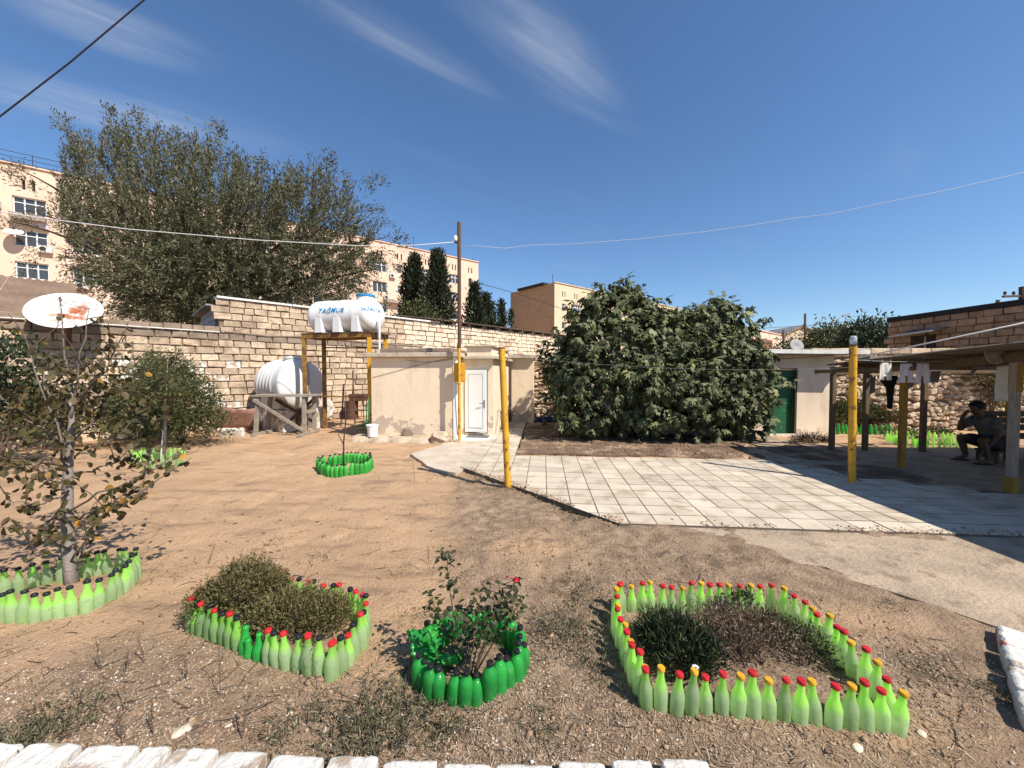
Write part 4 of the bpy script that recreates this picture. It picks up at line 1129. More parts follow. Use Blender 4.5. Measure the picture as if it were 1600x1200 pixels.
q = MB(); q.box((XO + 2.06, 10.055, 0.9), (0.03, 0.03, 0.14)); q.build('handle', M_rust, gd)
M_dframe = pmat('dark_green_frame', (0.05, 0.055, 0.04), rough=0.7)
q = MB()
for x in (1.97, 2.67): q.box((XO + x, 10.0, 0.89), (0.05, 0.08, 1.78))
q.build('door_frame', M_dframe, ob)
q = MB(); q.box((7.2, 9.86, 0.03), (1.5, 0.3, 0.09)); bevel(q.build('threshold', M_apron, ob), 0.02)
# dish lying on that roof
q = MB(); q.lathe([(0, 0), (0.12, 0.015), (0.22, 0.06), (0.21, 0.065), (0.0, 0.015)], 20, P(1243, 541, 12.2), Matrix.Rotation(R(70), 3, 'X'))
tag(q.build('satellite_dish', M_tin, None, smooth=True), 'small grey dish standing on the outbuilding roof', 'dish')

# ------------------------------------------------------------------ brick house on the right (in its own shade)
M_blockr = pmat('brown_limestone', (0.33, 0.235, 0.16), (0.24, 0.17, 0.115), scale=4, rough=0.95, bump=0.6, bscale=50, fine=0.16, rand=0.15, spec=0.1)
M_felt = pmat('black_roofing_felt', (0.012, 0.013, 0.017), rough=0.8)
hr = root('block_house', (20, 14, 0), 'brown limestone house with black felt roof edge behind the pergola', 'house')
q = MB(); q.prism([(18.56, 5.0), (24, 5.0), (24, 18.9), (18.56, 18.9)], -0.1, 4.08); q.build('wall_core', M_mortar, hr)
HD = Vector((0, -1, 0))
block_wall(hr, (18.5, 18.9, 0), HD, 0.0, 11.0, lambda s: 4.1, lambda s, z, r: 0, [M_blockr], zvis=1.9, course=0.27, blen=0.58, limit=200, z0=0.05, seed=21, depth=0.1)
q = MB(); q.box((21.4, 11.8, 4.2), (6.0, 14.4, 0.22)); bevel(q.build('roof_edge', M_felt, hr), 0.03)
q = MB(); q.box((18.44, 17.3, 2.85), (0.1, 1.0, 0.9)); wn_ = q.build('window', M_slit, hr)
q = MB(); q.box((18.37, 17.15, 2.8), (0.03, 0.07, 0.86)); q.build('window_bar', M_tin, wn_)
q = MB(); q.add([(18.45, 18.1, 3.47), (18.45, 16.3, 3.58), (17.6, 16.3, 3.36), (17.6, 18.1, 3.27), (18.45, 18.1, 3.51), (18.45, 16.3, 3.62), (17.6, 16.3, 3.4), (17.6, 18.1, 3.31)],
       [(0, 1, 2, 3), (7, 6, 5, 4), (0, 4, 5, 1), (1, 5, 6, 2), (2, 6, 7, 3), (3, 7, 4, 0)]); q.build('awning', M_tin, hr)
for (x, y, h) in ((18.7, 14.9, 0.12), (18.8, 14.2, 0.45)):
    q = MB(); q.tube([(x, y, 4.3), (x, y, 4.32 + h)], 0.06, 8); q.build('roof_pipe', M_grey_stone, hr)

# ------------------------------------------------------------------ water tanks
def plastic(name, c, rough=0.35):
    return pmat(name, c, tuple(x * 0.94 for x in c), scale=2.5, rough=rough, spec=0.4, stain=(c[0] * 0.8, c[1] * 0.74, c[2] * 0.62), stain_s=1.8, stain_lh=(0.6, 0.75), coord='obj')
M_tank = plastic('white_polyethylene', (0.78, 0.775, 0.755))
M_tank_old = plastic('aged_white_polyethylene', (0.66, 0.655, 0.62), 0.5)
M_blue = pmat('blue_plastic', (0.03, 0.22, 0.42), rough=0.4)
FL, FR_ = P(475, 520, 10.7), P(577, 517, 10.2)
ax = Vector((FR_.x - FL.x, FR_.y - FL.y, 0)).normalized(); ay = Vector((-ax.y, ax.x, 0))
stand = root('tank_stand', (FL.x, FL.y, 0), 'rusty yellow steel frame stand carrying the white water tank', 'stand')
Lf = (Vector((FR_.x, FR_.y, 0)) - Vector((FL.x, FL.y, 0))).length
def ST(u, v, z): return Vector((FL.x, FL.y, 0)) + ax * u + ay * v + Vector((0, 0, z))
PZ = 2.72
M_rustyel = pmat('rust_over_yellow', (0.15, 0.075, 0.035), (0.30, 0.165, 0.035), scale=5, rough=0.75, bump=0.2, lohi=(0.42, 0.58))
for u, v, m_y in ((0, 0, M_rustyel), (Lf, 0, M_yellow), (0.0, 0.76, M_rustyel), (Lf, 0.76, M_yellow)):
    q = MB(); q.bar(ST(u, v, -0.02), ST(u, v, PZ - 0.12), 0.09); q.build('leg', m_y, stand)
for a, b in (((-0.05, 0), (Lf + 0.05, 0)), ((-0.05, 0.76), (Lf + 0.05, 0.76)), ((0, 0.05), (0, 0.71)), ((Lf, 0.05), (Lf, 0.71))):
    q = MB(); q.bar(ST(a[0], a[1], PZ - 0.06), ST(b[0], b[1], PZ - 0.06), 0.09, 0.11); q.build('beam', M_rustyel, stand)
for k in range(5):
    q = MB(); v = 0.02 + k * 0.18; q.bar(ST(-0.06, v, PZ + 0.015), ST(Lf + 0.14, v, PZ + 0.015), 0.15, 0.03); q.build('plank', pmat('board%d' % k, (0.20, 0.12, 0.075), (0.13, 0.085, 0.06), scale=5, rough=0.95) if k == 0 else bpy.data.materials['board0'], stand)
q = MB(); q.bar(ST(0, 0, 1.02), ST(Lf, 0, 1.0), 0.03); q.build('tie_rod', M_rustyel, stand)
q = MB(); q.bar(ST(0.0, 0.76, 2.4), ST(Lf, 0.76, 2.35), 0.035); q.build('tie_rod', M_rust, stand)
q = MB(); q.tube([ST(Lf + 0.17, 0.2, 0.2), ST(Lf + 0.17, 0.2, 3.05), ST(Lf + 0.13, 0.22, 3.1)], 0.028, 8); q.build('drain_pipe', M_pvc, stand)

def tank_lathe(L, r, n=36, dome=0.26, ribs=(), groove=0.012):
    prof = []
    for k in range(9):
        t = k / 8 * math.pi / 2
        prof.append((r * math.sin(t) ** 0.75 if k else 0.0, -L / 2 + dome * (1 - math.cos(t))))
    xs_ = np.linspace(-L / 2 + dome, L / 2 - dome, 41)[1:-1]
    for x in xs_:
        g = 0.0
        for rb_, w_ in ribs:
            g = max(g, math.exp(-((x - rb_) / w_) ** 2))
        prof.append((r + groove * g, float(x)))
    for k in range(9):
        t = (8 - k) / 8 * math.pi / 2
        prof.append((r * math.sin(t) ** 0.75 if k < 8 else 0.0, L / 2 - dome * (1 - math.cos(t))))
    return prof
TR, TL_ = 0.455, 2.12
tz = PZ + 0.03 + TR + 0.01
tc_ = ST(Lf / 2 + 0.06, 0.36, 0)
tank = root('water_tank', (tc_.x, tc_.y, PZ + 0.03), 'white horizontal water tank with blue lid and blue lettering, up on the rusty stand', 'water tank', rz=math.atan2(ax.y, ax.x))
q = MB(); q.lathe(tank_lathe(TL_, TR, ribs=((-0.5, 0.06), (0.0, 0.06), (0.5, 0.06)), groove=0.01), 40, (0, 0, TR + 0.01), Matrix.Rotation(R(90), 3, 'Y'))
q.build('shell', M_tank, tank, smooth=True, local=True)
for sx in (-0.55, 0.02, 0.59):
    for sy in (-1, 1):
        q = MB(); y0 = sy * TR * 0.72
        vs = []
        for z, w, yo in ((0.0, 0.25, 0.455), (TR * 0.9, 0.215, 0.458)):
            for dx in (-w / 2, w / 2):
                vs += [(sx + dx, sy * yo, z), (sx + dx, sy * 0.2, z)]
        q.add(vs, [(0, 2, 6, 4), (1, 5, 7, 3), (0, 4, 5, 1), (2, 3, 7, 6), (4, 6, 7, 5)] if sy < 0 else [(4, 6, 2, 0), (3, 7, 5, 1), (1, 5, 4, 0), (6, 7, 3, 2), (5, 7, 6, 4)])
        bevel(q.build('saddle_foot', M_tank, tank, local=True), 0.02)
q = MB(); q.lathe([(0.24, -0.12), (0.235, 0.03), (0.22, 0.06)], 24, (0.62, 0, 2 * TR + 0.02)); nk = q.build('neck', M_tank, tank, smooth=True, local=True, angle=40)
q = MB(); q.lathe([(0.25, 0.045), (0.255, 0.05), (0.255, 0.095), (0.235, 0.115), (0.1, 0.125), (0.0, 0.125)], 24, (0.62, 0, 2 * TR + 0.02)); q.build('lid', M_blue, nk, smooth=True, local=True, angle=40)
q = MB(); q.lathe([(TR + 0.004, -0.008), (TR + 0.008, 0.0), (TR + 0.004, 0.008)], 4)
# lettering wrapped on the shell
def lettering(txt, size, parent, mat, fn, name='lettering'):
    cu = bpy.data.curves.new('txt', 'FONT'); cu.body = txt; cu.size = size; cu.align_x = 'CENTER'; cu.shear = 0.22; cu.offset = size * 0.022; cu.space_character = 1.08
    to = bpy.data.objects.new('txt', cu); col.objects.link(to)
    dg = bpy.context.evaluated_depsgraph_get(); dg.update()
    me = bpy.data.meshes.new_from_object(to.evaluated_get(dg)); bpy.data.objects.remove(to)
    for v in me.vertices: v.co = fn(v.co.x, v.co.y)
    me.materials.clear(); me.materials.append(mat); me.name = name
    o = bpy.data.objects.new(name, me); col.objects.link(o); o.parent = parent
    return o
M_letter = pmat('blue_print', (0.02, 0.20, 0.42), rough=0.5)
def wrapf(x, y):
    rr = TR + 0.019; a = y / rr + R(7)
    return Vector((x - 0.13, -rr * math.cos(a), TR + 0.01 + rr * math.sin(a) + 0.008 * math.sin(x * 14)))
lettering('YAĞMUR', 0.185, tank, M_letter, wrapf)
def wrap2(x, y):                             # second print, on the domed right end
    t = R(50) - x / 0.33; zz = y + 0.08
    r_ = TR * max(0.05, math.sin(max(t, 0.02))) ** 0.75 + 0.008
    return Vector((TL_ / 2 - 0.26 * (1 - math.cos(t)) + 0.006, -math.sqrt(max(1e-4, r_ * r_ - zz * zz)), TR + 0.01 + zz))
lettering('YAĞMUR', 0.12, tank, M_letter, wrap2)
q = None
# big old tank below
ta = Vector((-0.85, 0.5, 0)).normalized(); te = Vector((-6.12, 11.2, 0)); BR, BL = 0.70, 1.5
tcn = te + ta * (BL / 2 - 0.12)
old = root('water_tank', (tcn.x, tcn.y, 0.62), 'large aged white ribbed water tank standing at the foot of the wall', 'water tank', rz=math.atan2(-ta.y, -ta.x))
q = MB(); q.lathe(tank_lathe(BL, BR, dome=0.16, ribs=((-0.42, 0.035), (-0.25, 0.035), (-0.08, 0.035), (0.09, 0.035), (0.26, 0.035)), groove=0.035), 44, (0, 0, BR), Matrix.Rotation(R(90), 3, 'Y'))
q.build('shell', M_tank_old, old, smooth=True, local=True)
q = MB(); q.lathe([(0.24, -0.2), (0.24, 0.05), (0.26, 0.055), (0.26, 0.1), (0.1, 0.13), (0, 0.13)], 24, (0.2, 0, 2 * BR)); q.build('lid', M_tank_old, old, smooth=True, local=True, angle=40)
for sy in (-1, 1):
    q = MB(); q.box((0, sy * 0.47, 0.28), (BL - 0.5, 0.3, 0.56)); bevel(q.build('saddle_foot', M_tank_old, old, local=True), 0.04)
q = MB(); q.tube([(BL / 2 + 0.0, 0.1, 1.3), (BL / 2 + 0.03, 0.12, 1.0), (BL / 2 + 0.05, 0.1, 0.3)], 0.014, 6); q.build('hose', M_gasket, old, local=True)
ped = root('pedestal', (tcn.x, tcn.y, 0), 'whitewashed block pedestal under the big old water tank', 'pedestal', rz=math.atan2(-ta.y, -ta.x))
for j in range(3):
    for k in range(4):
        for sy in (-1, 1):
            q = MB(); q.box((-0.55 + k * 0.38, sy * 0.46, 0.10 + j * 0.205), (0.37, 0.34, 0.2)); bevel(q.build('block', M_white_patch, ped, local=True), 0.012)

# ------------------------------------------------------------------ workbench and clutter by the wall
M_greywood = pmat('weathered_wood', (0.34, 0.29, 0.235), (0.24, 0.20, 0.16), scale=6, rough=0.9, bump=0.4, bscale=50, stretch=(1, 1, 4), fine=0.15)
M_darkwood = pmat('dark_wood', (0.11, 0.075, 0.05), (0.07, 0.05, 0.036), scale=7, rough=0.9, bump=0.3)
bA, bB = G(405, 680), G(476, 680)
bx = Vector((0.995, -0.02, 0)); by = Vector((0.02, 0.995, 0))
bench = root('workbench', bA, 'weathered grey wooden workbench with crossed braces in front of the old tank', 'bench')
BW, BH, BDp = (bB - bA).length + 0.02, 1.03, 0.5
def BN(u, v, z): return bA + bx * u + by * v + Vector((0, 0, z))
for k in range(3):
    q = MB(); q.bar(BN(-0.18, 0.02 + k * 0.2, BH + 0.02), BN(BW + 0.2, 0.02 + k * 0.2, BH + 0.02), 0.19, 0.045); q.build('top_plank', M_greywood, bench)
for u, v in ((0, 0), (BW, 0), (0, BDp), (BW, BDp)):
    q = MB(); q.bar(BN(u - (0.1 if u == 0 else 0), v, 0), BN(u, v, BH - 0.005), 0.085); q.build('leg', M_greywood, bench)
q = MB(); q.bar(BN(-0.1, -0.06, BH - 0.08), BN(BW + 0.02, -0.06, 0.12), 0.035, 0.075); q.build('brace', M_greywood, bench)
q = MB(); q.bar(BN(0.1, BDp + 0.06, BH - 0.12), BN(BW, BDp + 0.06, 0.25), 0.035, 0.075); q.build('brace', M_darkwood, bench)
q = MB(); q.bar(BN(BW, BDp + 0.1, BH - 0.05), BN(0.35, BDp + 0.1, 0.2), 0.035, 0.075); q.build('brace', M_darkwood, bench)
for u in (0, BW):
    q = MB(); q.bar(BN(u, -0.28, 0.04), BN(u, BDp + 0.2, 0.04), 0.09, 0.07); q.build('foot', M_greywood, bench)
q = MB(); q.bar(BN(BW + 0.05, 0.0, 0.62), BN(BW + 0.05, BDp, 0.62), 0.03, 0.09); q.build('rail', M_greywood, bench)
# white board, red box, stones under and behind
def propbox(name, c, size, rz, mat, label, cat, tilt=0.0, bv=0.01):
    q = MB(); q.box((0, 0, 0), size, Matrix.Rotation(rz, 3, 'Z') @ Matrix.Rotation(tilt, 3, 'X'))
    o = q.build(name, mat, None); o.location = c; bevel(o, bv)
    return tag(o, label, cat)
M_redp = pmat('faded_red_paint', (0.30, 0.09, 0.07), (0.22, 0.07, 0.06), scale=5, rough=0.7)
M_rustsheet = pmat('rusty_sheet_iron', (0.27, 0.135, 0.095), (0.36, 0.21, 0.155), scale=4.5, rough=0.8, bump=0.3, bscale=20, fine=0.15, metal=0.1)
c = G(448, 668); propbox('red_crate', (c.x, c.y, 0.32), (0.3, 0.22, 0.62), 0.2, M_redp, 'faded red narrow box standing behind the workbench braces', 'box', tilt=-0.12)
# leaning round concrete lid
c = G(508, 657)
dsc = root('stone_disc', (c.x, c.y, 0), 'pale round stone slab leaning under the tank stand', 'slab', rz=R(-8))
q = MB(); prof = [(0.0, 0.0), (0.36, 0.0), (0.385, 0.02), (0.385, 0.09), (0.36, 0.11), (0.0, 0.11)]
q.lathe(prof, 11, (0, 0, 0.36), Matrix.Rotation(R(72), 3, 'X')); q.build('disc', M_white_patch, dsc, local=True)
c = G(524, 656)
q = MB(); q.lathe([(0, 0.0), (0.21, 0), (0.22, 0.03), (0.205, 0.3), (0.225, 0.32), (0.205, 0.34), (0.22, 0.62), (0.225, 0.64), (0.21, 0.65), (0.2, 0.6), (0.0, 0.58)], 20)
o = q.build('oil_drum', M_rust, None, smooth=True, angle=40); o.location = (c.x + 0.5, c.y + 0.2, 0); tag(o, 'small dark rusty drum beside the round stone slab', 'drum')
# brazier / scrap table
bz = G(561, 655); br = root('brazier', (bz.x, bz.y, 0), 'rusty iron brazier on thin legs under the tank stand', 'brazier')
q = MB(); q.box((0, 0, 0.78), (0.52, 0.36, 0.24), taper=1.12); bevel(q.build('firebox', M_rust, br, local=True), 0.012)
for x in (-0.22, 0.22):
    for y in (-0.14, 0.14):
        q = MB(); q.bar((x, y, 0), (x, y, 0.68), 0.025); q.build('leg', M_rust, br, local=True)
q = MB(); q.box((0, 0, 0.32), (0.46, 0.3, 0.025)); q.build('shelf', M_rust, br, local=True)
c = G(553, 655, 0); propbox('cinder_block', (c.x, c.y, 0.12), (0.2, 0.2, 0.22), 0.3, M_redp, 'small reddish block on the ground beneath the brazier', 'block')
q = MB(); a = Vector((-5.0, 12.2, 0)); q.tube([a, a + Vector((-0.1, 0.12, 1.7))], 0.022, 6); tag(q.build('iron_bar', M_rust), 'thin rusty bar leaning upright on the wall under the stand', 'bar')
q = MB(); a = Vector((-5.35, 12.0, 0)); q.tube([a, a + Vector((0.02, 0.2, 1.3))], 0.022, 6); tag(q.build('iron_bar', M_rust), 'short rusty bar leaning on the wall beside the old tank', 'bar')
# rusty curved sheet with stones
c = G(372, 672); sh = root('rusty_sheet', (c.x - 0.1, c.y, 0), 'bent rusty sheet of iron heaped with stones beside the bushes', 'scrap', rz=R(8))
vs, fs = [], []
for i in range(13):
    t = i / 12
    for j in range(5):
        s = j / 4
        vs.append((-0.75 + 1.5 * t + 0.03 * math.sin(9 * s), 0.1 * math.sin(5 * t) - 0.03 * j + 0.25 * (t > 0.8) * (t - 0.8), 0.02 + 0.62 * s + 0.04 * math.sin(7 * t) * s))
for i in range(12):
    for j in range(4): fs.append((i * 5 + j, i * 5 + 5 + j, i * 5 + 6 + j, i * 5 + 1 + j))
q = MB(); q.add(vs, fs); o = q.build('sheet', M_rustsheet, sh, smooth=True, local=True); sd = o.modifiers.new('t', 'SOLIDIFY'); sd.thickness = 0.012
for i, (px_, py_, z, sx, lab) in enumerate(((352, 632, 0.72, 0.24, 'flat tan stone on the left of the heap over the rusty sheet'), (375, 628, 0.75, 0.22, 'tan stone at the middle of the heap over the rusty sheet'))):
    c = G(px_, 668); tag(boulder('heap_stone', (c.x, c.y + 0.3, 0.66), sx, 0.2, 0.12, M_stone, seed=20 + i), lab, 'stone')
for i, (px_, dy) in enumerate(((335, 0.45), (362, 0.5), (388, 0.4))):
    c = G(px_, 672); tag(boulder('heap_stone', (c.x, c.y + dy, 0.26), 0.27, 0.24, 0.28, M_stone, seed=30 + i), ('left', 'middle', 'right')[i] + ' one of the big tan stones behind the rusty sheet', 'stone')
c = G(388, 628); propbox('white_board', (c.x * 0.66, 9.9, 0.93), (0.34, 0.2, 0.05), -0.15, M_pvc, 'small white board lying on the scrap heap beside the workbench', 'board', tilt=0.2)
c = G(362, 683); propbox('stone_slab', (c.x, c.y - 0.02, 0.12), (0.62, 0.12, 0.24), 0.12, M_white_patch, 'pale long stone slab lying before the rusty sheet', 'stone', tilt=0.25, bv=0.03)
c = G(401, 668); tag(boulder('driftwood', (c.x, c.y, 0.42), 0.16, 0.12, 0.38, M_greywood, seed=44), 'gnarled grey tree stump beside the workbench leg', 'stump')
for i, (px_, py_, s) in enumerate(((418, 655, 0.17), (425, 668, 0.12), (410, 662, 0.13))):
    c = G(px_, 670); tag(boulder('loose_stone', (c.x, c.y + 0.55 - 0.1 * i, s * 0.8), s, s * 0.9, s * 0.8, M_white_patch, seed=60 + i), ('largest', 'nearest', 'leftmost')[i] + ' pale stone lying under the workbench', 'stone')
# green garden hose
hb = G(566, 676)
hp_ = [Vector((hb.x + 0.16 * math.cos(t * 0.7) * (1 + 0.1 * math.sin(t)), hb.y - 0.05 + 0.16 * math.sin(t * 0.7), 0.03 + 0.012 * t)) for t in range(28)]
hp_ += [SL(-0.06, -0.02, 0.35), SL(-0.07, 0.0, 0.8), SL(-0.05, -0.03, 1.05), SL(-0.1, -0.03, 0.8), SL(-0.12, -0.05, 0.3)]
q = MB(); q.tube(hp_, 0.014, 6); tag(q.build('garden_hose', pmat('green_hose', (0.03, 0.26, 0.10), rough=0.5), None, smooth=True), 'green garden hose coiled at the left corner of the shed', 'hose')
# blue trough
c = G(850, 659); propbox('blue_crate', (c.x + 0.15, c.y - 0.1, 0.09), (0.8, 0.3, 0.18), 0.0, pmat('dark_blue_plastic', (0.012, 0.02, 0.10), rough=0.5), 'dark blue plastic trough at the foot of the rubble wall', 'trough')
# ------------------------------------------------------------------ big satellite dish on the wall
dc = P(104, 491, 8.75)
dish = root('satellite_dish', dc, 'large white satellite dish with rust stain mounted above the left wall', 'dish')
m_, nt_, out_ = new_mat('white_dish_rust')
g = nt_.nodes.new('ShaderNodeTexCoord')
ln = nt_.nodes.new('ShaderNodeVectorMath'); ln.operation = 'DISTANCE'; nt_.links.new(g.outputs['Object'], ln.inputs[0]); ln.inputs[1].default_value = (0.06, 0.02, 0.03)
rg = N(nt_, 'ShaderNodeMapRange'); rg.inputs['From Min'].default_value = 0.62; rg.inputs['From Max'].default_value = 0.0; nt_.links.new(ln.outputs['Value'], rg.inputs['Value'])
nf = noise_fac(nt_, 5, 0.3, 0.7, detail=7, coord='obj')
mu = nt_.nodes.new('ShaderNodeMath'); mu.operation = 'MULTIPLY'; nt_.links.new(rg.outputs[0], mu.inputs[0]); nt_.links.new(nf, mu.inputs[1])
r2 = N(nt_, 'ShaderNodeMapRange'); r2.inputs['From Min'].default_value = 0.14; r2.inputs['From Max'].default_value = 0.46; nt_.links.new(mu.outputs[0], r2.inputs['Value'])
cc = mixc(nt_, r2.outputs[0], mixc(nt_, noise_fac(nt_, 6, 0.45, 0.7, detail=6, coord='obj'), (0.66, 0.63, 0.57), (0.50, 0.43, 0.33)), (0.33, 0.10, 0.035))
pp_ = N(nt_, 'ShaderNodeBsdfPrincipled', Roughness=0.5); nt_.links.new(cc, pp_.inputs['Base Color']); nt_.links.new(pp_.outputs[0], out_.inputs['Surface']); M_dish = m_
dn = Vector((0.40, -0.60, 0.69)).normalized()                 # where the dish looks
dq = dn.to_track_quat('Z', 'Y').to_matrix()
q = MB(); prof = [(0.60 * t, 0.13 * t * t) for t in [k / 10 for k in range(11)]] + [(0.612, 0.126)] + [(0.60 * t, 0.13 * t * t - 0.02) for t in [k / 10 for k in range(10, -1, -1)]]
q.lathe(prof, 40, (0, 0, 0), dq); q.build('reflector', M_dish, dish, smooth=True, local=True)
fp = dq @ Vector((0, 0, 0.42))
for k in range(3):
    a = 2 * math.pi * k / 3 + 0.5; e = dq @ Vector((0.55 * math.cos(a), 0.55 * math.sin(a), 0.12))
    q = MB(); q.tube([e, fp], 0.005, 5); q.build('feed_strut', M_steel, dish, local=True)
q = MB(); q.tube([fp - dn * 0.05, fp + dn * 0.05], 0.022, 10); q.build('feed_horn', M_ac, dish, local=True)
s_d = (Vector((dc.x, dc.y, 0)) - W0).dot(WD); wb = wp(s_d, 0.0, 2.2) - dc
q = MB(); q.tube([dq @ Vector((0, 0, -0.02)), dq @ Vector((0, 0, -0.25)), Vector((wb.x, wb.y, -0.7))], 0.045, 8); q.build('mount', M_rust, dish, local=True)
# ------------------------------------------------------------------ pergola
M_postw = pmat('old_post_wood', (0.16, 0.105, 0.06), (0.11, 0.075, 0.045), scale=6, rough=0.85, stretch=(4, 4, 1))
M_posty = pmat('worn_yellow_post', (0.33, 0.18, 0.025), (0.20, 0.115, 0.03), scale=5, rough=0.7, stretch=(3, 3, 1))
M_postg = pmat('grey_wooden_post', (0.30, 0.255, 0.21), (0.22, 0.185, 0.15), scale=5, rough=0.9, stretch=(4, 4, 1))
M_roofs = pmat('old_roof_sheet', (0.17, 0.14, 0.115), (0.12, 0.10, 0.085), scale=2, rough=0.9)
perg = root('pergola', (9, 5, 0), 'low pergola with rough timber posts and corrugated roof on the right', 'pergola')
def zroof(y): return 1.83 + (7.4 - y) * 0.075
for (x, y), m_a, ztop in (((6.67, 7.98), M_postw, 1.74), ((6.76, 6.63), M_posty, 1.80), ((6.80, 5.19), M_postg, 1.86), ((7.42, 8.04), M_postw, 1.74), ((8.5, 7.92), M_postw, 1.74), ((10.3, 7.95), M_posty, 1.74), ((6.8, 2.3), M_postg, 2.1), ((12.6, 7.95), M_postw, 1.74), ((12.6, 2.3), M_postw, 2.1)):
    q = MB(); q.bar((x, y, 0.0), (x + rnd.uniform(-0.02, 0.02), y, ztop), 0.085, 0.085); o = bevel(q.build('post', m_a, perg), 0.012)
    if m_a is M_postg and y > 3:
        q = MB(); q.bar((x, y, 0.0), (x, y, 0.26), 0.093); q.build('painted_foot', M_posty, o)
        q = MB(); q.bar((x, y, 1.42), (x, y, 1.8), 0.091); q.build('painted_head', M_posty, o)
for k, x0 in enumerate([6.02 + 0.86 * i for i in range(8)]):
    corrugated('roof_sheet', (x0, 1.2, zroof(1.2)), (x0 + 0.9, 1.2, zroof(1.2)), (x0, 7.42 + (0.05 if k % 2 else 0), zroof(7.42)), M_roofs, perg, pitch=0.11, amp=0.016)
for x in (6.74, 9.6, 12.6):
    q = MB(); q.bar((x, 1.4, zroof(1.4) - 0.12), (x, 7.6, zroof(7.6) - 0.12), 0.07, 0.12); q.build('beam', M_postw, perg)
for y in (1.5, 2.9, 4.3, 5.7, 7.1):
    q = MB(); q.bar((6.1, y, zroof(y) - 0.045), (12.9, y, zroof(y) - 0.045), 0.05, 0.05); q.build('purlin', M_postw, perg)
q = MB(); q.bar((6.3, 7.98, 1.69), (12.9, 7.95, 1.72), 0.07, 0.09); q.build('beam', M_postw, perg)
for k in range(7):
    x = 6.7 + k * 0.95
    q = MB(); q.bar((x, 7.2, zroof(7.2) - 0.09), (x, 8.08, 1.76), 0.05, 0.07); q.build('rafter_tail', M_postw, perg)
q = MB(); q.bar((6.25, 6.0, 1.74), (6.25, 7.9, 1.69), 0.06, 0.06); q.build('beam', M_postw, perg)
# loose boards and a broken slab on the roof edge
q = MB(); q.box((7.1, 7.2, 1.93), (1.1, 0.3, 0.06), Matrix.Rotation(0.04, 3, 'Y')); tag(q.build('roof_board', M_greywood), 'grey board lying on the far edge of the pergola roof', 'board')
# round basin hanging under the eave
bc = P(1551, 555, 5.3)
q = MB(); q.lathe([(0.0, 0.03), (0.05, 0.02), (0.11, -0.005), (0.135, 0.03), (0.128, 0.035), (0.1, 0.01), (0.0, 0.045)], 24, bc, Matrix.Rotation(R(80), 3, 'X'))
tag(q.build('metal_basin', M_postg, None, smooth=True), 'round metal basin hung under the pergola eave', 'basin')
# white cloth hung beside the near post
def cloth(name, corners, nx_, nz_, wave, mat, label, cat, seed=0, cut=None, thick=0.006):
    r = random.Random(seed); tl_, tr_, br_, bl_ = [Vector(c) for c in corners]
    vs, fs = [], []
    nrm = (tr_ - tl_).cross(bl_ - tl_).normalized(); ph = r.uniform(0, 6)
    for j in range(nz_ + 1):
        t = j / nz_
        for i in range(nx_ + 1):
            s = i / nx_
            p = (tl_.lerp(tr_, s)).lerp(bl_.lerp(br_, s), t)
            p = p + nrm * wave * (0.3 + t) * (math.sin(s * 9 + ph + t * 2) + 0.5 * math.sin(s * 17 + ph * 2 - t * 3)) + Vector((0, 0, 0.02 * wave * 40 * 0.02 * math.sin(s * 7 + ph)))
            vs.append(p)
    for j in range(nz_):
        for i in range(nx_):
            if cut and cut((i + 0.5) / nx_, (j + 0.5) / nz_): continue
            a = j * (nx_ + 1) + i; fs.append((a, a + 1, a + nx_ + 2, a + nx_ + 1))
    q = MB(); q.add(vs, fs); o = q.build(name, mat, None, smooth=True)
    sd = o.modifiers.new('t', 'SOLIDIFY'); sd.thickness = thick
    return tag(o, label, cat)
M_clothw = pmat('off_white_cloth', (0.62, 0.60, 0.54), (0.55, 0.53, 0.48), scale=8, rough=0.95)
M_clothl = pmat('pale_lilac_cloth_shorts', (0.66, 0.62, 0.70), (0.58, 0.54, 0.63), scale=8, rough=0.95)
M_clothd = pmat('black_cloth', (0.012, 0.012, 0.014), rough=0.95)
M_clothg = pmat('grey_cloth', (0.16, 0.15, 0.16), rough=0.95)
cloth('hanging_towel', (P(1558, 572, 5.6), P(1578, 570, 5.6), P(1582, 627, 5.6), P(1553, 627, 5.6)), 8, 10, 0.01, M_clothw, 'white towel hanging beside the near pergola post', 'towel', 3)
# clothesline with washing
cl0 = rb + Vector((0.05, 0, 1.68)); cl_m = P(1445, 569, 6.0); cl1 = P(1572, 559, 6.1)
def catenary(a, b, sag, n=16):
    a, b = Vector(a), Vector(b)
    return [a.lerp(b, k / n) - Vector((0, 0, 4 * sag * (k / n) * (1 - k / n))) for k in range(n + 1)]
M_wireg = pmat('grey_line', (0.30, 0.30, 0.28), rough=0.7)
def wire(name, pts, r, mat, label, ext0=0.0, ext1=0.0):
    pts = [Vector(p) for p in pts]
    if ext0: pts = [pts[0] + (pts[0] - pts[1]).normalized() * ext0] + pts
    if ext1: pts = pts + [pts[-1] + (pts[-1] - pts[-2]).normalized() * ext1]
    q = MB(); q.tube(pts, r, 6); return tag(q.build(name, mat, None, smooth=True), label, 'wire')
wire('clothesline', catenary(P(1333, 562, rb.y), P(1590, 556, 6.2), 0.06), 0.002, M_wirew, 'thin clothesline strung from the yellow post under the pergola')
wire('clothesline', catenary(lt + Vector((0.05, 0, -0.1)), P(1331, 574, rb.y), 0.10, 24), 0.0013, M_wireg, 'long clothesline stretched between the two yellow posts')
shorts_cut = lambda s, t: t > 0.62 and abs(s - 0.5) < 0.05 + 0.1 * (t - 0.62)
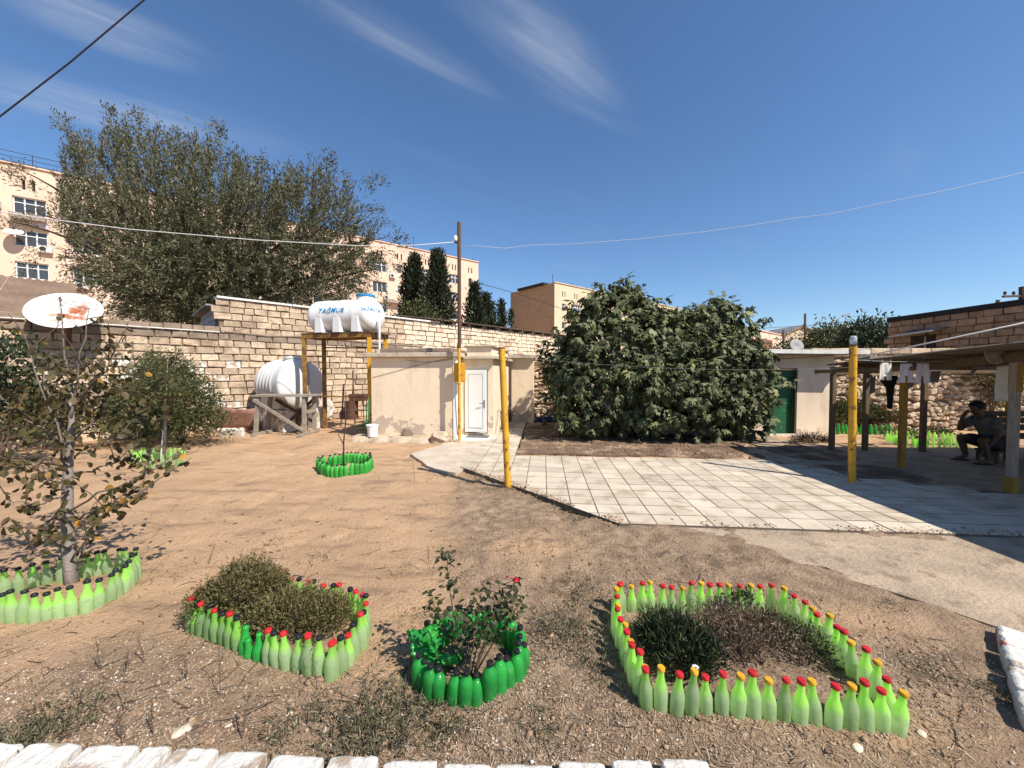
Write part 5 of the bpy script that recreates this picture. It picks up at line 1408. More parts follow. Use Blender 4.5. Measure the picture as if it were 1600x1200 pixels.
def shorts(x0, x1, y0, y1, Y, mat, lab, seed):
    cloth('shorts', (P(x0 + 2, y0, Y), P(x1 - 2, y0, Y), P(x1, y1, Y), P(x0 - 1, y1, Y)), 16, 14, 0.008, mat, lab, 'shorts', seed, shorts_cut)
shorts(1373, 1394, 567, 594, 5.98, M_clothw, 'cream shorts pegged nearest the yellow post on the clothesline', 5)
shorts(1405, 1427, 568, 598, 6.03, M_clothl, 'pale lilac shorts pegged in the middle of the clothesline', 6)
shorts(1431, 1453, 567, 599, 6.06, M_clothl, 'pale lilac shorts pegged farthest along the clothesline', 7)
cloth('black_shirt', (P(1372, 589, 6.9), P(1403, 586, 6.9), P(1397, 604, 6.9), P(1384, 606, 6.9)), 10, 6, 0.012, M_clothd, 'black shirt hanging with its sleeve out behind the cream shorts', 'shirt', 8)
cloth('black_trousers', (P(1383, 590, 6.95), P(1399, 588, 6.95), P(1394, 640, 6.95), P(1385, 638, 6.95)), 8, 12, 0.012, M_clothd, 'long black trousers hanging below the cream shorts', 'trousers', 9)
cloth('grey_cloth', (P(1405, 590, 7.0), P(1428, 590, 7.0), P(1427, 606, 7.0), P(1407, 606, 7.0)), 8, 6, 0.01, M_clothg, 'grey cloth hanging behind the lilac shorts', 'cloth', 10)
cloth('grey_cloth', (P(1455, 580, 7.2), P(1470, 580, 7.2), P(1467, 598, 7.2), P(1450, 597, 7.2)), 8, 6, 0.01, M_clothg, 'dark grey cloth hanging right of the washing', 'cloth', 11)
cloth('dark_rag', (P(1360, 585, 7.6), P(1368, 585, 7.6), P(1367, 612, 7.6), P(1357, 618, 7.6)), 6, 6, 0.012, M_clothg, 'long grey rag hanging by the second pergola post', 'cloth', 12)
M_peg = pmat('peg_wood', (0.22, 0.13, 0.07), rough=0.8)
for i, (x, Y) in enumerate(((1378, 5.97), (1391, 5.97), (1417, 6.02), (1441, 6.05))):
    c = P(x, 565, Y); q = MB(); q.box(c, (0.016, 0.02, 0.06)); tag(q.build('clothes_peg', M_peg), ('left peg holding the cream shorts', 'right peg holding the cream shorts', 'peg holding the middle lilac shorts', 'peg holding the far lilac shorts')[i], 'peg', 'pegs on the clothesline')
# roof pipe running above the eave
q = MB(); q.tube([P(1335, 560, 5.84), P(1480, 530, 5.2), P(1640, 496, 4.5)], 0.010, 8); tag(q.build('white_pole', M_coping, None, smooth=True), 'long pale pole running from the yellow post above the pergola eave', 'pole')
wire('wire', [P(1180, 563, 8.5), P(1250, 559, 7), P(1335, 552, 5.84)], 0.006, M_wireb, 'dark wire from the fig tree to the clothesline post')
# ------------------------------------------------------------------ overhead wires
wire('cable', [P(713, 378, 9.24), P(650, 383, 9.1), P(560, 384, 8.9), P(400, 375, 8.6), P(200, 358, 8.2), P(90, 344, 8.0), P(-60, 322, 7.6)], 0.0085, M_wirew, 'white cable from the pole leftwards across the big tree', ext1=6)
wire('cable', [P(722, 384, 9.24), P(745, 384, 9.2), P(790, 388, 9.0), P(830, 383, 8.9), P(900, 381, 8.6), P(1000, 373, 8.2), P(1100, 362, 7.8), P(1180, 351, 7.4), P(1240, 341, 7.2), P(1300, 334, 7.0), P(1370, 319, 6.7), P(1480, 297, 6.4), P(1650, 258, 6.0)], 0.0042, M_wirew, 'white cable from the pole rightwards across the sky', ext1=9)
wire('cable', [P(-30, 205, 4.0), P(110, 97, 4.1), P(290, -55, 4.3)], 0.0075, M_wireb, 'black cable crossing the top left corner of the sky', ext0=5, ext1=6)
wire('cable', [P(750, 443, 40), P(805, 458, 44), P(900, 490, 50)], 0.03, M_wireb, 'thin dark cable between the two apartment blocks')
# utility poles and lamp beyond the right roofs
M_pwood = pmat('pole_wood', (0.12, 0.08, 0.055), rough=0.9)
def upole(px_, ytop, Y, r, label, arm=None):
    b = P(px_, 560, Y); t = P(px_, ytop, Y)
    rt = root('utility_pole', (b.x, Y, 0), label, 'pole')
    q = MB(); q.tube([(b.x, Y, -0.2), (t.x, Y, t.z)], r, 8); q.build('shaft', M_pwood, rt)
    if arm:
        q = MB(); q.bar((t.x - arm, Y, t.z - 0.45), (t.x + arm, Y, t.z - 0.4), 0.09); ar = q.build('crossarm', M_pwood, rt)
        for dx in (-arm * 0.9, -arm * 0.45, arm * 0.45):
            q = MB(); q.lathe([(0.02, 0), (0.05, 0.04), (0.06, 0.1), (0.04, 0.16), (0, 0.18)], 8, (t.x + dx, Y, t.z - 0.38)); q.build('insulator', M_pwood, ar)
    return t
u1 = upole(1258, 490, 34, 0.085, 'dark wooden utility pole above the outbuilding roof')
u2 = upole(1224, 516, 60, 0.16, 'shorter far wooden pole beside the small peach block')
u3 = upole(1598, 448, 18, 0.12, 'dark pole with crossarm and insulators at the right edge', arm=0.9)
wire('cable', [P(1150, 516, 34), P(1190, 513, 34), P(1258, 509, 34), P(1400, 495, 26), P(1500, 487, 22), P(1596, 470, 18)], 0.02, M_wireb, 'dark power line from far pole to the right edge pole')
wire('cable', [P(1200, 522, 60), P(1224, 519, 60), P(1258, 514, 34)], 0.02, M_wireb, 'short dark line between the two far poles')
lp = P(1305, 545, 40); lpt = P(1305, 499, 40)
sl = root('street_lamp', (lp.x, 40, 0), 'slender grey street lamp above the dark trees on the right', 'lamp')
q = MB(); q.tube([(lp.x, 40, 0), (lp.x, 40, lpt.z - 0.3), (lp.x + 0.15, 40, lpt.z), (lp.x + 0.75, 40, lpt.z + 0.35)], 0.06, 8); q.build('mast', M_tin, sl, smooth=True)
q = MB(); q.box((lp.x + 1.0, 40, lpt.z + 0.45), (0.7, 0.25, 0.1), Matrix.Rotation(-0.3, 3, 'Y')); q.build('lamp_head', M_tin, sl)

# ------------------------------------------------------------------ the man under the pergola
def person():
    base = Vector((8.62, 7.0, 0.036))
    rt = root('person', base, 'person in a pale T-shirt and dark shorts sitting low, hand to face', 'person', rz=math.pi)   # local +x becomes photo left
    J = dict(pelvis=((-0.22, 0, 0.36), 0.135), waist=((-0.19, 0, 0.50), 0.13), chest=((-0.06, 0, 0.68), 0.145), neckb=((0.04, 0, 0.82), 0.075), neck=((0.09, 0, 0.88), 0.052), headb=((0.13, 0, 0.93), 0.062), head=((0.15, 0, 1.01), 0.088), crown=((0.135, 0, 1.075), 0.07), chin=((0.21, 0, 0.93), 0.04),
             nose=((0.245, 0, 0.985), 0.013))
    for s, n in ((1, 'l'), (-1, 'r')):
        J['sh' + n] = ((-0.01, 0.175 * s, 0.78), 0.065)
        J['hip' + n] = ((-0.16, 0.10 * s, 0.35), 0.105)
        J['knee' + n] = ((0.24, 0.17 * s, 0.45), 0.068)
        J['calf' + n] = ((0.16, 0.17 * s, 0.27), 0.058)
        J['ank' + n] = ((0.10, 0.17 * s, 0.075), 0.038)
        J['ball' + n] = ((0.23, 0.18 * s, 0.035), 0.034)
        J['toe' + n] = ((0.29, 0.185 * s, 0.028), 0.024)
    J['elr'] = ((0.23, -0.19, 0.56), 0.043); J['wrr'] = ((0.26, -0.11, 0.82), 0.030); J['par'] = ((0.262, -0.075, 0.88), 0.034)     # hand to the face
    J['ell'] = ((0.05, 0.25, 0.50), 0.043); J['wrl'] = ((0.17, 0.17, 0.27), 0.030); J['pal'] = ((0.20, 0.155, 0.20), 0.034)
    E = [('pelvis', 'waist'), ('waist', 'chest'), ('chest', 'neckb'), ('neckb', 'neck'), ('neck', 'headb'), ('headb', 'head'), ('head', 'crown'), ('headb', 'chin'), ('head', 'nose')]
    for n in 'lr':
        E += [('chest', 'sh' + n), ('sh' + n, 'el' + n), ('el' + n, 'wr' + n), ('wr' + n, 'pa' + n), ('pelvis', 'hip' + n), ('hip' + n, 'knee' + n), ('knee' + n, 'calf' + n), ('calf' + n, 'ank' + n), ('ank' + n, 'ball' + n), ('ball' + n, 'toe' + n)]
    for n, d, up in (('r', Vector((-0.25, 0.25, 0.9)).normalized(), Vector((0.3, 0.9, 0))), ('l', Vector((0.3, -0.1, -0.9)).normalized(), Vector((0.9, 0.3, 0)))):
        pal = Vector(J['pa' + n][0]); side = up.normalized()
        for k, (o, L) in enumerate(((-0.026, 0.05), (-0.009, 0.06), (0.009, 0.056), (0.026, 0.042))):
            a = pal + d * 0.03 + side * o; b = a + d * L * 0.55; c = b + (d + d.cross(side) * 0.7).normalized() * L * 0.5
            for q_, p_ in enumerate((a, b, c)): J['f%s%d%d' % (n, k, q_)] = (tuple(p_), 0.0095 - 0.001 * q_)
            E += [('pa' + n, 'f%s%d0' % (n, k)), ('f%s%d0' % (n, k), 'f%s%d1' % (n, k)), ('f%s%d1' % (n, k), 'f%s%d2' % (n, k))]
        t0_ = pal - side * 0.03; t1_ = t0_ - side * 0.025 + d * 0.035
        J['t%s0' % n] = (tuple(t0_), 0.011); J['t%s1' % n] = (tuple(t1_), 0.009); E += [('pa' + n, 't%s0' % n), ('t%s0' % n, 't%s1' % n)]
    names = list(J); idx = {n: i for i, n in enumerate(names)}
    def skin(nm, ns, es, grow, mat, root_n, sub=2):
        m = bpy.data.meshes.new(nm); ii_ = {n: i for i, n in enumerate(ns)}
        m.from_pydata([J[n][0] for n in ns], [(ii_[a], ii_[b]) for a, b in es], []); m.update()
        o = link(nm, m, None, rt)
        md = o.modifiers.new('skin', 'SKIN'); md.use_smooth_shade = True
        for n in ns:
            v = m.skin_vertices[0].data[ii_[n]]; rr = J[n][1] + grow; v.radius = (rr, rr)
        m.skin_vertices[0].data[ii_[root_n]].use_root = True
        sb = o.modifiers.new('sub', 'SUBSURF'); sb.levels = sub; sb.render_levels = sub
        dg = bpy.context.evaluated_depsgraph_get(); dg.update()
        me = bpy.data.meshes.new_from_object(o.evaluated_get(dg)); o.modifiers.clear(); o.data = me; me.name = nm
        me.materials.clear(); me.materials.append(mat)
        return o
    M_skin = pmat('skin', (0.10, 0.055, 0.037), (0.08, 0.045, 0.03), scale=8, rough=0.6)
    M_shirt = pmat('pale_grey_tshirt', (0.13, 0.125, 0.12), (0.10, 0.097, 0.094), scale=6, rough=0.95)
    M_short = pmat('dark_shorts', (0.025, 0.025, 0.03), rough=0.95)
    M_hair = pmat('black_hair', (0.012, 0.01, 0.009), rough=0.7)
    skin('body', names, E, 0.0, M_skin, 'pelvis')
    for n in 'lr':
        J['cuff' + n] = (tuple(Vector(J['sh' + n][0]).lerp(Vector(J['el' + n][0]), 0.6)), 0.06)
        J['hem' + n] = (tuple(Vector(J['hip' + n][0]).lerp(Vector(J['knee' + n][0]), 0.8)), 0.085)
    tn = ['pelvis', 'waist', 'chest', 'neckb', 'shl', 'shr', 'cuffl', 'cuffr']
    skin('t_shirt', tn, [('pelvis', 'waist'), ('waist', 'chest'), ('chest', 'neckb'), ('chest', 'shl'), ('chest', 'shr'), ('shl', 'cuffl'), ('shr', 'cuffr')], 0.022, M_shirt, 'chest')
    skin('shorts', ['pelvis', 'hipl', 'hipr', 'heml', 'hemr'], [('pelvis', 'hipl'), ('pelvis', 'hipr'), ('hipl', 'heml'), ('hipr', 'hemr')], 0.026, M_short, 'pelvis')
    q = MB(); n, m = 16, 9; vs, fs = [], []
    r = random.Random(2)
    for i in range(m):
        t = math.pi * 0.62 * i / (m - 1)
        for k in range(n):
            a = 2 * math.pi * k / n; front = max(0, math.cos(a)); lim = 1 - 0.42 * front * (t > 0.9)
            rr = 0.112 * (1 + r.uniform(-0.05, 0.05))
            vs.append((0.13 + rr * 1.08 * math.sin(t * lim) * math.cos(a), rr * 0.9 * math.sin(t * lim) * math.sin(a), 1.015 + rr * math.cos(t * lim)))
    for i in range(m - 1):
        for k in range(n):
            k2 = (k + 1) % n; fs.append((i * n + k, (i + 1) * n + k, (i + 1) * n + k2, i * n + k2))
    q.add(vs, fs); q.build('hair', M_hair, rt, smooth=True, local=True)
    for s in (-1, 1):
        q = MB(); q.lathe([(0, -0.012), (0.02, -0.006), (0.024, 0.006), (0.012, 0.012), (0, 0.01)], 10, (0.14, s * 0.088, 0.985), Matrix.Rotation(R(90 * s), 3, 'X')); q.build('ear', M_skin, rt, smooth=True, local=True)
        q = MB(); q.lathe([(0, -0.009), (0.007, -0.006), (0.009, 0), (0.007, 0.006), (0, 0.009)], 8, (0.228, s * 0.032, 1.0)); q.build('eye', M_hair, rt, smooth=True, local=True)
        q = MB(); q.box((0.20, s * 0.18, 0.008), (0.27, 0.1, 0.016)); bevel(q.build('sandal', M_short, rt, local=True), 0.006)
    q = MB(); q.tube([(0.243, -0.025, 0.952), (0.249, 0, 0.95), (0.243, 0.025, 0.952)], 0.006, 6); q.build('mouth', M_redp, rt, smooth=True, local=True)
    return base
mb_ = person()
stl = root('stool', mb_ + Vector((0.22, 0, 0)), 'low dark wooden stool under the crouching person', 'stool')
q = MB(); q.box((0, 0, 0.21), (0.32, 0.36, 0.04)); q.build('seat', M_darkwood, stl, local=True)
for x in (-0.13, 0.13):
    for y in (-0.14, 0.14):
        q = MB(); q.bar((x, y, 0), (x, y, 0.19), 0.04); q.build('leg', M_darkwood, stl, local=True)
bn2 = root('garden_bench', (9.75, 7.25, 0.036), 'dark wooden bench in the shade behind the crouching person', 'bench')
q = MB(); q.box((0, 0, 0.44), (1.3, 0.42, 0.05)); q.build('seat', M_darkwood, bn2, local=True)
for k in range(3):
    q = MB(); q.box((0, 0.2, 0.58 + k * 0.13), (1.3, 0.03, 0.1)); q.build('back_slat', M_darkwood, bn2, local=True)
for x in (-0.58, 0.58):
    q = MB(); q.bar((x, -0.17, 0), (x, -0.17, 0.415), 0.06); q.build('leg', M_darkwood, bn2, local=True)
    q = MB(); q.bar((x, 0.22, 0), (x, 0.24, 0.9), 0.06); q.build('leg', M_darkwood, bn2, local=True)

# ------------------------------------------------------------------ whitewashed kerb stones
M_kerb = pmat('whitewashed_kerb', (0.66, 0.63, 0.57), (0.56, 0.525, 0.47), scale=11, rough=0.95, bump=0.5, bscale=60, stain=(0.36, 0.28, 0.21), stain_s=9, stain_lh=(0.57, 0.66), fine=0.08, rand=0.05)
M_kerb_red = pmat('whitewashed_kerb_red', (0.66, 0.63, 0.57), (0.45, 0.17, 0.12), scale=7, rough=0.95, bump=0.7, bscale=38, lohi=(0.54, 0.60))
def kerb_stone(c, L, D, H, rz, mat, label, seed):
    r = random.Random(seed); q = MB(); nx_ = 7
    vs, fs = [], []
    sec = [(-D / 2, -0.06), (-D / 2 * 1.0, H * 0.82), (-D / 2 * 0.78, H), (D / 2 * 0.78, H), (D / 2, H * 0.8), (D / 2, -0.06)]
    for i in range(nx_ + 1):
        e = 1.0 - 0.05 * (i in (0, nx_))
        for y, z in sec:
            vs.append((-L / 2 + L * i / nx_ + r.uniform(-0.006, 0.006) * (0 < i < nx_), y * e + r.uniform(-0.004, 0.004), z * (e if z > 0 else 1) + r.uniform(-0.0035, 0.0035)))
    m = len(sec)
    for i in range(nx_):
        for k in range(m - 1): fs.append((i * m + k, (i + 1) * m + k, (i + 1) * m + k + 1, i * m + k + 1))
    fs += [tuple(range(m)), tuple(range(nx_ * m + m - 1, nx_ * m - 1, -1))]
    q.add(vs, fs); o = q.build('kerb_stone', mat, None); bevel(o, 0.008, 2, 30)
    o.location = c; o.rotation_euler = (r.gauss(0, 0.03), r.gauss(0, 0.02), rz + r.gauss(0, 0.03))
    return tag(o, label, 'kerb stone', 'whitewashed kerb stones')
ks = [(-20, 40, 1160), (48, 132, 1160), (138, 222, 1164), (226, 270, 1166), (274, 344, 1169), (348, 420, 1174), (426, 509, 1180), (516, 594, 1181), (600, 686, 1188), (692, 768, 1193), (773, 864, 1194), (870, 946, 1190), (953, 1018, 1187), (1030, 1104, 1186)]
for i, (a, b, y) in enumerate(ks):
    A, B = G(a, y, 0.055), G(b, y, 0.055); L = (B - A).length; c = (A + B) / 2
    kerb_stone((c.x, c.y - 0.06, 0.0), L - 0.012, 0.13, 0.06, math.atan2(B.y - A.y, B.x - A.x), M_kerb, 'whitewashed kerb stone, %s from the left along the bottom edge' % ORD[i], 100 + i)
k0, k1 = G(1572, 992, 0.07), G(1612, 1110, 0.07)
kd = (Vector((k1.x, k1.y, 0)) - Vector((k0.x, k0.y, 0))); kL = kd.length; kd.normalize()
for i in range(4):
    c = Vector((k0.x, k0.y, 0)) + kd * (0.12 + i * 0.24) + Vector((0.10, 0.03, 0.0))
    kerb_stone(c, 0.225, 0.17, 0.085, math.atan2(kd.y, kd.x), M_kerb_red if i == 0 else M_kerb, 'whitewashed kerb stone, %s from the far end of the right kerb' % ORD[i] + (', stained red' if i == 0 else ''), 140 + i)

# ------------------------------------------------------------------ bottles
def bottle_mat(name, body, neck, htot, cut, trans, rough=0.32, dust=0.25):
    m, nt, out = new_mat(name)
    t = nt.nodes.new('ShaderNodeTexCoord'); s = nt.nodes.new('ShaderNodeSeparateXYZ'); nt.links.new(t.outputs['Object'], s.inputs[0])
    oi = nt.nodes.new('ShaderNodeObjectInfo')
    rr = N(nt, 'ShaderNodeMapRange'); rr.inputs['To Min'].default_value = -0.03 * htot / 0.22; rr.inputs['To Max'].default_value = 0.03 * htot / 0.22; nt.links.new(oi.outputs['Random'], rr.inputs['Value'])
    ad = nt.nodes.new('ShaderNodeMath'); ad.operation = 'ADD'; nt.links.new(s.outputs['Z'], ad.inputs[0]); nt.links.new(rr.outputs[0], ad.inputs[1])
    mr = N(nt, 'ShaderNodeMapRange'); mr.inputs['From Min'].default_value = htot * (cut - 0.08); mr.inputs['From Max'].default_value = htot * (cut + 0.08); nt.links.new(ad.outputs[0], mr.inputs['Value'])
    # tinted towards the neck green near the bottom, milky in the middle
    m2 = N(nt, 'ShaderNodeMapRange'); m2.inputs['From Min'].default_value = htot * 0.28; m2.inputs['From Max'].default_value = htot * 0.05; nt.links.new(ad.outputs[0], m2.inputs['Value'])
    cb = mixc(nt, m2.outputs[0], body, tuple((a * 0.6 + b * 0.4) for a, b in zip(body, neck)))
    colr = mixc(nt, mr.outputs[0], cb, neck)
    v = N(nt, 'ShaderNodeMapRange'); v.inputs['To Min'].default_value = 0.8; v.inputs['To Max'].default_value = 1.15; nt.links.new(oi.outputs['Random'], v.inputs['Value'])
    vm = nt.nodes.new('ShaderNodeVectorMath'); vm.operation = 'SCALE'; nt.links.new(colr, vm.inputs[0]); nt.links.new(v.outputs[0], vm.inputs['Scale']); colr = vm.outputs[0]
    colr = mixc(nt, noise_fac(nt, 22, 0.60, 0.85, detail=5), colr, (0.46, 0.44, 0.28))
    p = N(nt, 'ShaderNodeBsdfPrincipled', Roughness=rough); p.inputs['Specular IOR Level'].default_value = 0.45
    nt.links.new(colr, p.inputs['Base Color'])
    tr = nt.nodes.new('ShaderNodeBsdfTranslucent'); nt.links.new(colr, tr.inputs['Color'])
    mx_ = N(nt, 'ShaderNodeMixShader'); mx_.inputs[0].default_value = trans
    nt.links.new(p.outputs[0], mx_.inputs[1]); nt.links.new(tr.outputs[0], mx_.inputs[2])
    tp_ = nt.nodes.new('ShaderNodeBsdfTransparent'); tp_.inputs['Color'].default_value = (neck[0] * 0.5 + 0.5, neck[1] * 0.5 + 0.5, neck[2] * 0.5 + 0.5, 1)
    mx2 = N(nt, 'ShaderNodeMixShader'); mx2.inputs[0].default_value = 0.17
    nt.links.new(mx_.outputs[0], mx2.inputs[1]); nt.links.new(tp_.outputs[0], mx2.inputs[2]); nt.links.new(mx2.outputs[0], out.inputs['Surface'])
    b_ = N(nt, 'ShaderNodeBump', Strength=0.25, Distance=0.01); nt.links.new(noise_fac(nt, 35, 0.2, 0.8, detail=3), b_.inputs['Height']); nt.links.new(b_.outputs[0], p.inputs['Normal'])
    return m
PROF = dict(
    small=[(0.0, 0.006), (0.024, 0.0), (0.031, 0.008), (0.033, 0.024), (0.032, 0.045), (0.033, 0.065), (0.033, 0.108), (0.0315, 0.122), (0.027, 0.138), (0.0215, 0.153), (0.0175, 0.168), (0.0155, 0.185), (0.0145, 0.2), (0.0145, 0.216)],
    big=[(0.0, 0.008), (0.028, 0.0), (0.036, 0.012), (0.038, 0.05), (0.0365, 0.09), (0.038, 0.13), (0.038, 0.185), (0.0355, 0.215), (0.029, 0.245), (0.021, 0.27), (0.0165, 0.29), (0.015, 0.318)],
    round=[(0.0, 0.006), (0.028, 0.0), (0.035, 0.012), (0.037, 0.04), (0.0355, 0.065), (0.037, 0.09), (0.0368, 0.125), (0.034, 0.145), (0.027, 0.161), (0.018, 0.171), (0.014, 0.176), (0.0138, 0.188)])
CAPH = dict(small=(0.0185, 0.212, 0.019), big=(0.019, 0.316, 0.02), round=(0.0165, 0.185, 0.017))
HT = dict(small=0.23, big=0.333, round=0.21)
M_bt = dict(
    lime=bottle_mat('lime_bottle', (0.64, 0.785, 0.47), (0.57, 0.945, 0.23), 0.22, 0.66, 0.62, rough=0.18),
    mint=bottle_mat('mint_bottle', (0.60, 0.77, 0.45), (0.56, 0.90, 0.26), 0.33, 0.70, 0.6, rough=0.26),
    green=bottle_mat('green_bottle', (0.47, 0.70, 0.32), (0.45, 0.86, 0.17), 0.22, 0.60, 0.62, rough=0.18),
    emerald=bottle_mat('emerald_bottle', (0.045, 0.42, 0.085), (0.05, 0.5, 0.09), 0.2, 0.6, 0.45, rough=0.22),
    grass=bottle_mat('bright_green_bottle', (0.08, 0.52, 0.09), (0.09, 0.58, 0.09), 0.2, 0.6, 0.45))
def capm(n, c): return pmat(n + '_cap', c, tuple(x * 0.82 for x in c), scale=30, rough=0.45, spec=0.4, rand=0.12)
M_cap = dict(red=capm('red', (0.52, 0.018, 0.022)), yellow=capm('yellow', (0.62, 0.34, 0.02)), black=capm('black', (0.014, 0.014, 0.016)), green=capm('green', (0.05, 0.32, 0.05)))
BM, CM = {}, {}
def bmesh_for(shape, m):
    if (shape, m) not in BM:
        q = MB(); q.lathe(PROF[shape], 16); me = q.mesh('bottle', True); me.materials.append(M_bt[m]); BM[(shape, m)] = me
    return BM[(shape, m)]
def cmesh_for(shape, c):
    if (shape, c) not in CM:
        r, z, h = CAPH[shape]; q = MB(); q.lathe([(r, z), (r * 1.02, z + 0.002), (r, z + h * 0.85), (r * 0.88, z + h), (0.0, z + h + 0.0005)], 14); me = q.mesh('cap', True)
        try: me.set_sharp_from_angle(angle=R(40))
        except Exception: pass
        me.materials.append(M_cap[c]); CM[(shape, c)] = me
    return CM[(shape, c)]
def crushed_mesh(seed):
    r = random.Random(seed); q = MB(); q.lathe([(a * 1.05, b) for a, b in PROF['round']], 14)
    vs = []
    for x, y, z in q.v:
        k = 0.55 + 0.45 * abs(math.sin(z * 60 + seed)); vs.append((x * k + r.uniform(-0.006, 0.006), y * (0.45 + 0.3 * math.sin(z * 40 + seed * 2) ** 2) + 0.018 * math.sin(z * 30 + seed), z * 0.8 + r.uniform(-0.006, 0.006)))
    q.v = vs; me = q.mesh('bottle'); me.materials.append(M_bt['grass' if seed % 2 else 'emerald']); return me
nb = 0
def bottle(x, y, shape, m, cap, label, group, sink=0.03, tilt=0.04, lay=None, scale=1.0, z=None):
    global nb
    o = link('bottle', bmesh_for(shape, m)); nb += 1
    o.location = (x, y, (gz(x, y) if z is None else z) - sink * rnd.uniform(0.6, 1.3))
    o.rotation_euler = lay if lay else (rnd.gauss(0, tilt), rnd.gauss(0, tilt), rnd.uniform(0, 6.28))
    s = scale * rnd.uniform(0.95, 1.07); o.scale = (s * rnd.uniform(0.95, 1.05), s * rnd.uniform(0.95, 1.05), s)
    tag(o, label, 'bottle', group)
    if cap: link('cap', cmesh_for(shape, cap), None, o)
    return o
def along(pts, spacing, closed=False):
    P_ = [Vector((p[0], p[1])) for p in pts]
    if closed: P_.append(P_[0])
    segs = [(P_[i + 1] - P_[i]).length for i in range(len(P_) - 1)]
    L = sum(segs); n = max(1, int(round(L / spacing))); out = []
    for k in range(n if closed else n + 1):
        d = L * k / n
        i = 0
        while i < len(segs) - 1 and d > segs[i]: d -= segs[i]; i += 1
        out.append(P_[i].lerp(P_[i + 1], min(1, d / max(segs[i], 1e-6))))
    return out
def row(pxs, spacing, shape, m, caps, desc, frm, group, jit=0.0028, skip_first=False, **kw):
    pts = [G(a, b) for a, b in pxs]
    ps = along(pts, spacing)
    if skip_first: ps = ps[1:]
    for i, p in enumerate(ps):
        c = caps(i) if callable(caps) else caps
        capw = (c + '-capped ') if c else 'capless '
        bottle(p.x + rnd.gauss(0, jit), p.y + rnd.gauss(0, jit), shape, m, c, '%sbottle, %s from the %s in %s' % (capw, ORD[i], frm, desc), group, **kw)
    return ps
# bed A, the large one on the right
gA = 'bottles edging the large right bed'
alt = lambda i: 'red' if (i + (i // 5)) % 2 == 0 else 'yellow'
row([(1010, 1102), (1079, 1113), (1144, 1120), (1216, 1125), (1290, 1131), (1345, 1140), (1402, 1142)], 0.072, 'small', 'lime', alt, 'the front row of the large bed', 'left', gA, tilt=0.045)
row([(1410, 1138), (1342, 1071), (1294, 1025), (1245, 974), (1205, 958)], 0.070, 'small', 'lime', alt, 'the right-hand row of the large bed', 'front', gA, skip_first=True)
row([(1200, 957), (1120, 956), (1040, 954), (972, 951)], 0.069, 'small', 'lime', alt, 'the back row of the large bed', 'right', gA, skip_first=True)
row([(966, 957), (960, 985), (976, 1024), (990, 1065), (1006, 1098)], 0.066, 'small', 'lime', alt, 'the left-hand row of the large bed', 'back', gA, skip_first=False)
# bed B, with the two mounds
gB = 'bottles edging the shrub bed'
altb = lambda i: 'black' if i % 2 else 'red'
row([(298, 984), (322, 995), (350, 1004), (372, 1014)], 0.066, 'small', 'green', altb, 'the left front stretch of the shrub bed', 'left', gB)
row([(384, 1020), (405, 1028)], 0.066, 'small', 'emerald', None, 'the sunken stretch of the shrub bed', 'left', gB, sink=0.11)
row([(418, 1034), (450, 1043), (480, 1050), (516, 1058)], 0.070, 'small', 'lime', altb, 'the near corner row of the shrub bed', 'left', gB)
row([(522, 1052), (545, 1030), (568, 1004), (574, 985), (568, 970)], 0.062, 'small', 'lime', altb, 'the right side of the shrub bed', 'front', gB)
row([(556, 967), (520, 955), (480, 945), (440, 929)], 0.072, 'small', 'green', altb, 'the back row of the shrub bed', 'right', gB)
row([(300, 976), (318, 958), (345, 945)], 0.07, 'small', 'green', altb, 'the hidden left end of the shrub bed', 'front', gB, skip_first=True)
# ring C around the rose
gC = 'emerald bottles ringing the rose'
cr = G(733, 1038); front = G(735, 1092); rightp = G(816, 1030); leftp = G(652, 1035); back = G(737, 990)
ring = []
for k in range(29):
    a = 2 * math.pi * k / 29 - math.pi / 2
    rx_ = (rightp.x - cr.x) if math.cos(a) > 0 else (cr.x - leftp.x); ry_ = (back.y - cr.y) if math.sin(a) > 0 else (cr.y - front.y)
    ring.append((cr.x + rx_ * math.cos(a), cr.y + ry_ * math.sin(a), a))
kk = 0
for x, y, a in ring:
    deg = math.degrees(a) % 360
    if 150 < deg < 205: continue
    bottle(x, y, 'round', 'emerald', 'black', 'black-capped emerald bottle, %s counter-clockwise from the front of the rose ring' % ORD[kk], gC, sink=0.05 if math.sin(a) < 0.2 else 0.03, tilt=0.06, scale=1.04 if math.sin(a) < 0.3 else 1.12); kk += 1
for i, (px_, py_, rx_, ry_, rz_, z_) in enumerate(((652, 1030, 1.1, 0.2, 0.5, 0.03), (664, 1040, 0.8, 0.3, 2.0, 0.03), (678, 1030, 1.3, -0.3, 3.6, 0.04), (668, 1018, 0.7, 0.2, 5.0, 0.05), (688, 1044, 1.0, 0.1, 1.2, 0.03), (674, 1050, 0.9, 0.3, 4.2, 0.03), (660, 1024, 0.4, 0.6, 0.2, 0.06), (686, 1020, 0.9, -0.4, 2.8, 0.05))):
    g0 = G(px_, py_); o = bottle(g0.x, g0.y, 'round', 'grass', None, 'crushed emerald bottle, %s from the back of the pile in the rose ring gap' % ORD[i], gC, sink=0.0, lay=(rx_, ry_, rz_), scale=1.0, z=z_)
    o.data = crushed_mesh(i + 3)
# ring D around the near left tree
gD = 'big bottles ringing the left tree'
row([(-40, 968), (0, 970), (40, 968), (75, 965), (110, 960), (137, 954), (175, 937), (200, 918), (214, 902)], 0.070, 'small', 'lime', 'black', 'the front arc around the left tree', 'left', gD, sink=0.03)
row([(213, 892), (180, 893), (150, 895), (100, 906), (50, 918), (0, 930), (-40, 938)], 0.074, 'small', 'lime', 'black', 'the back arc around the left tree', 'right', gD, sink=0.03)
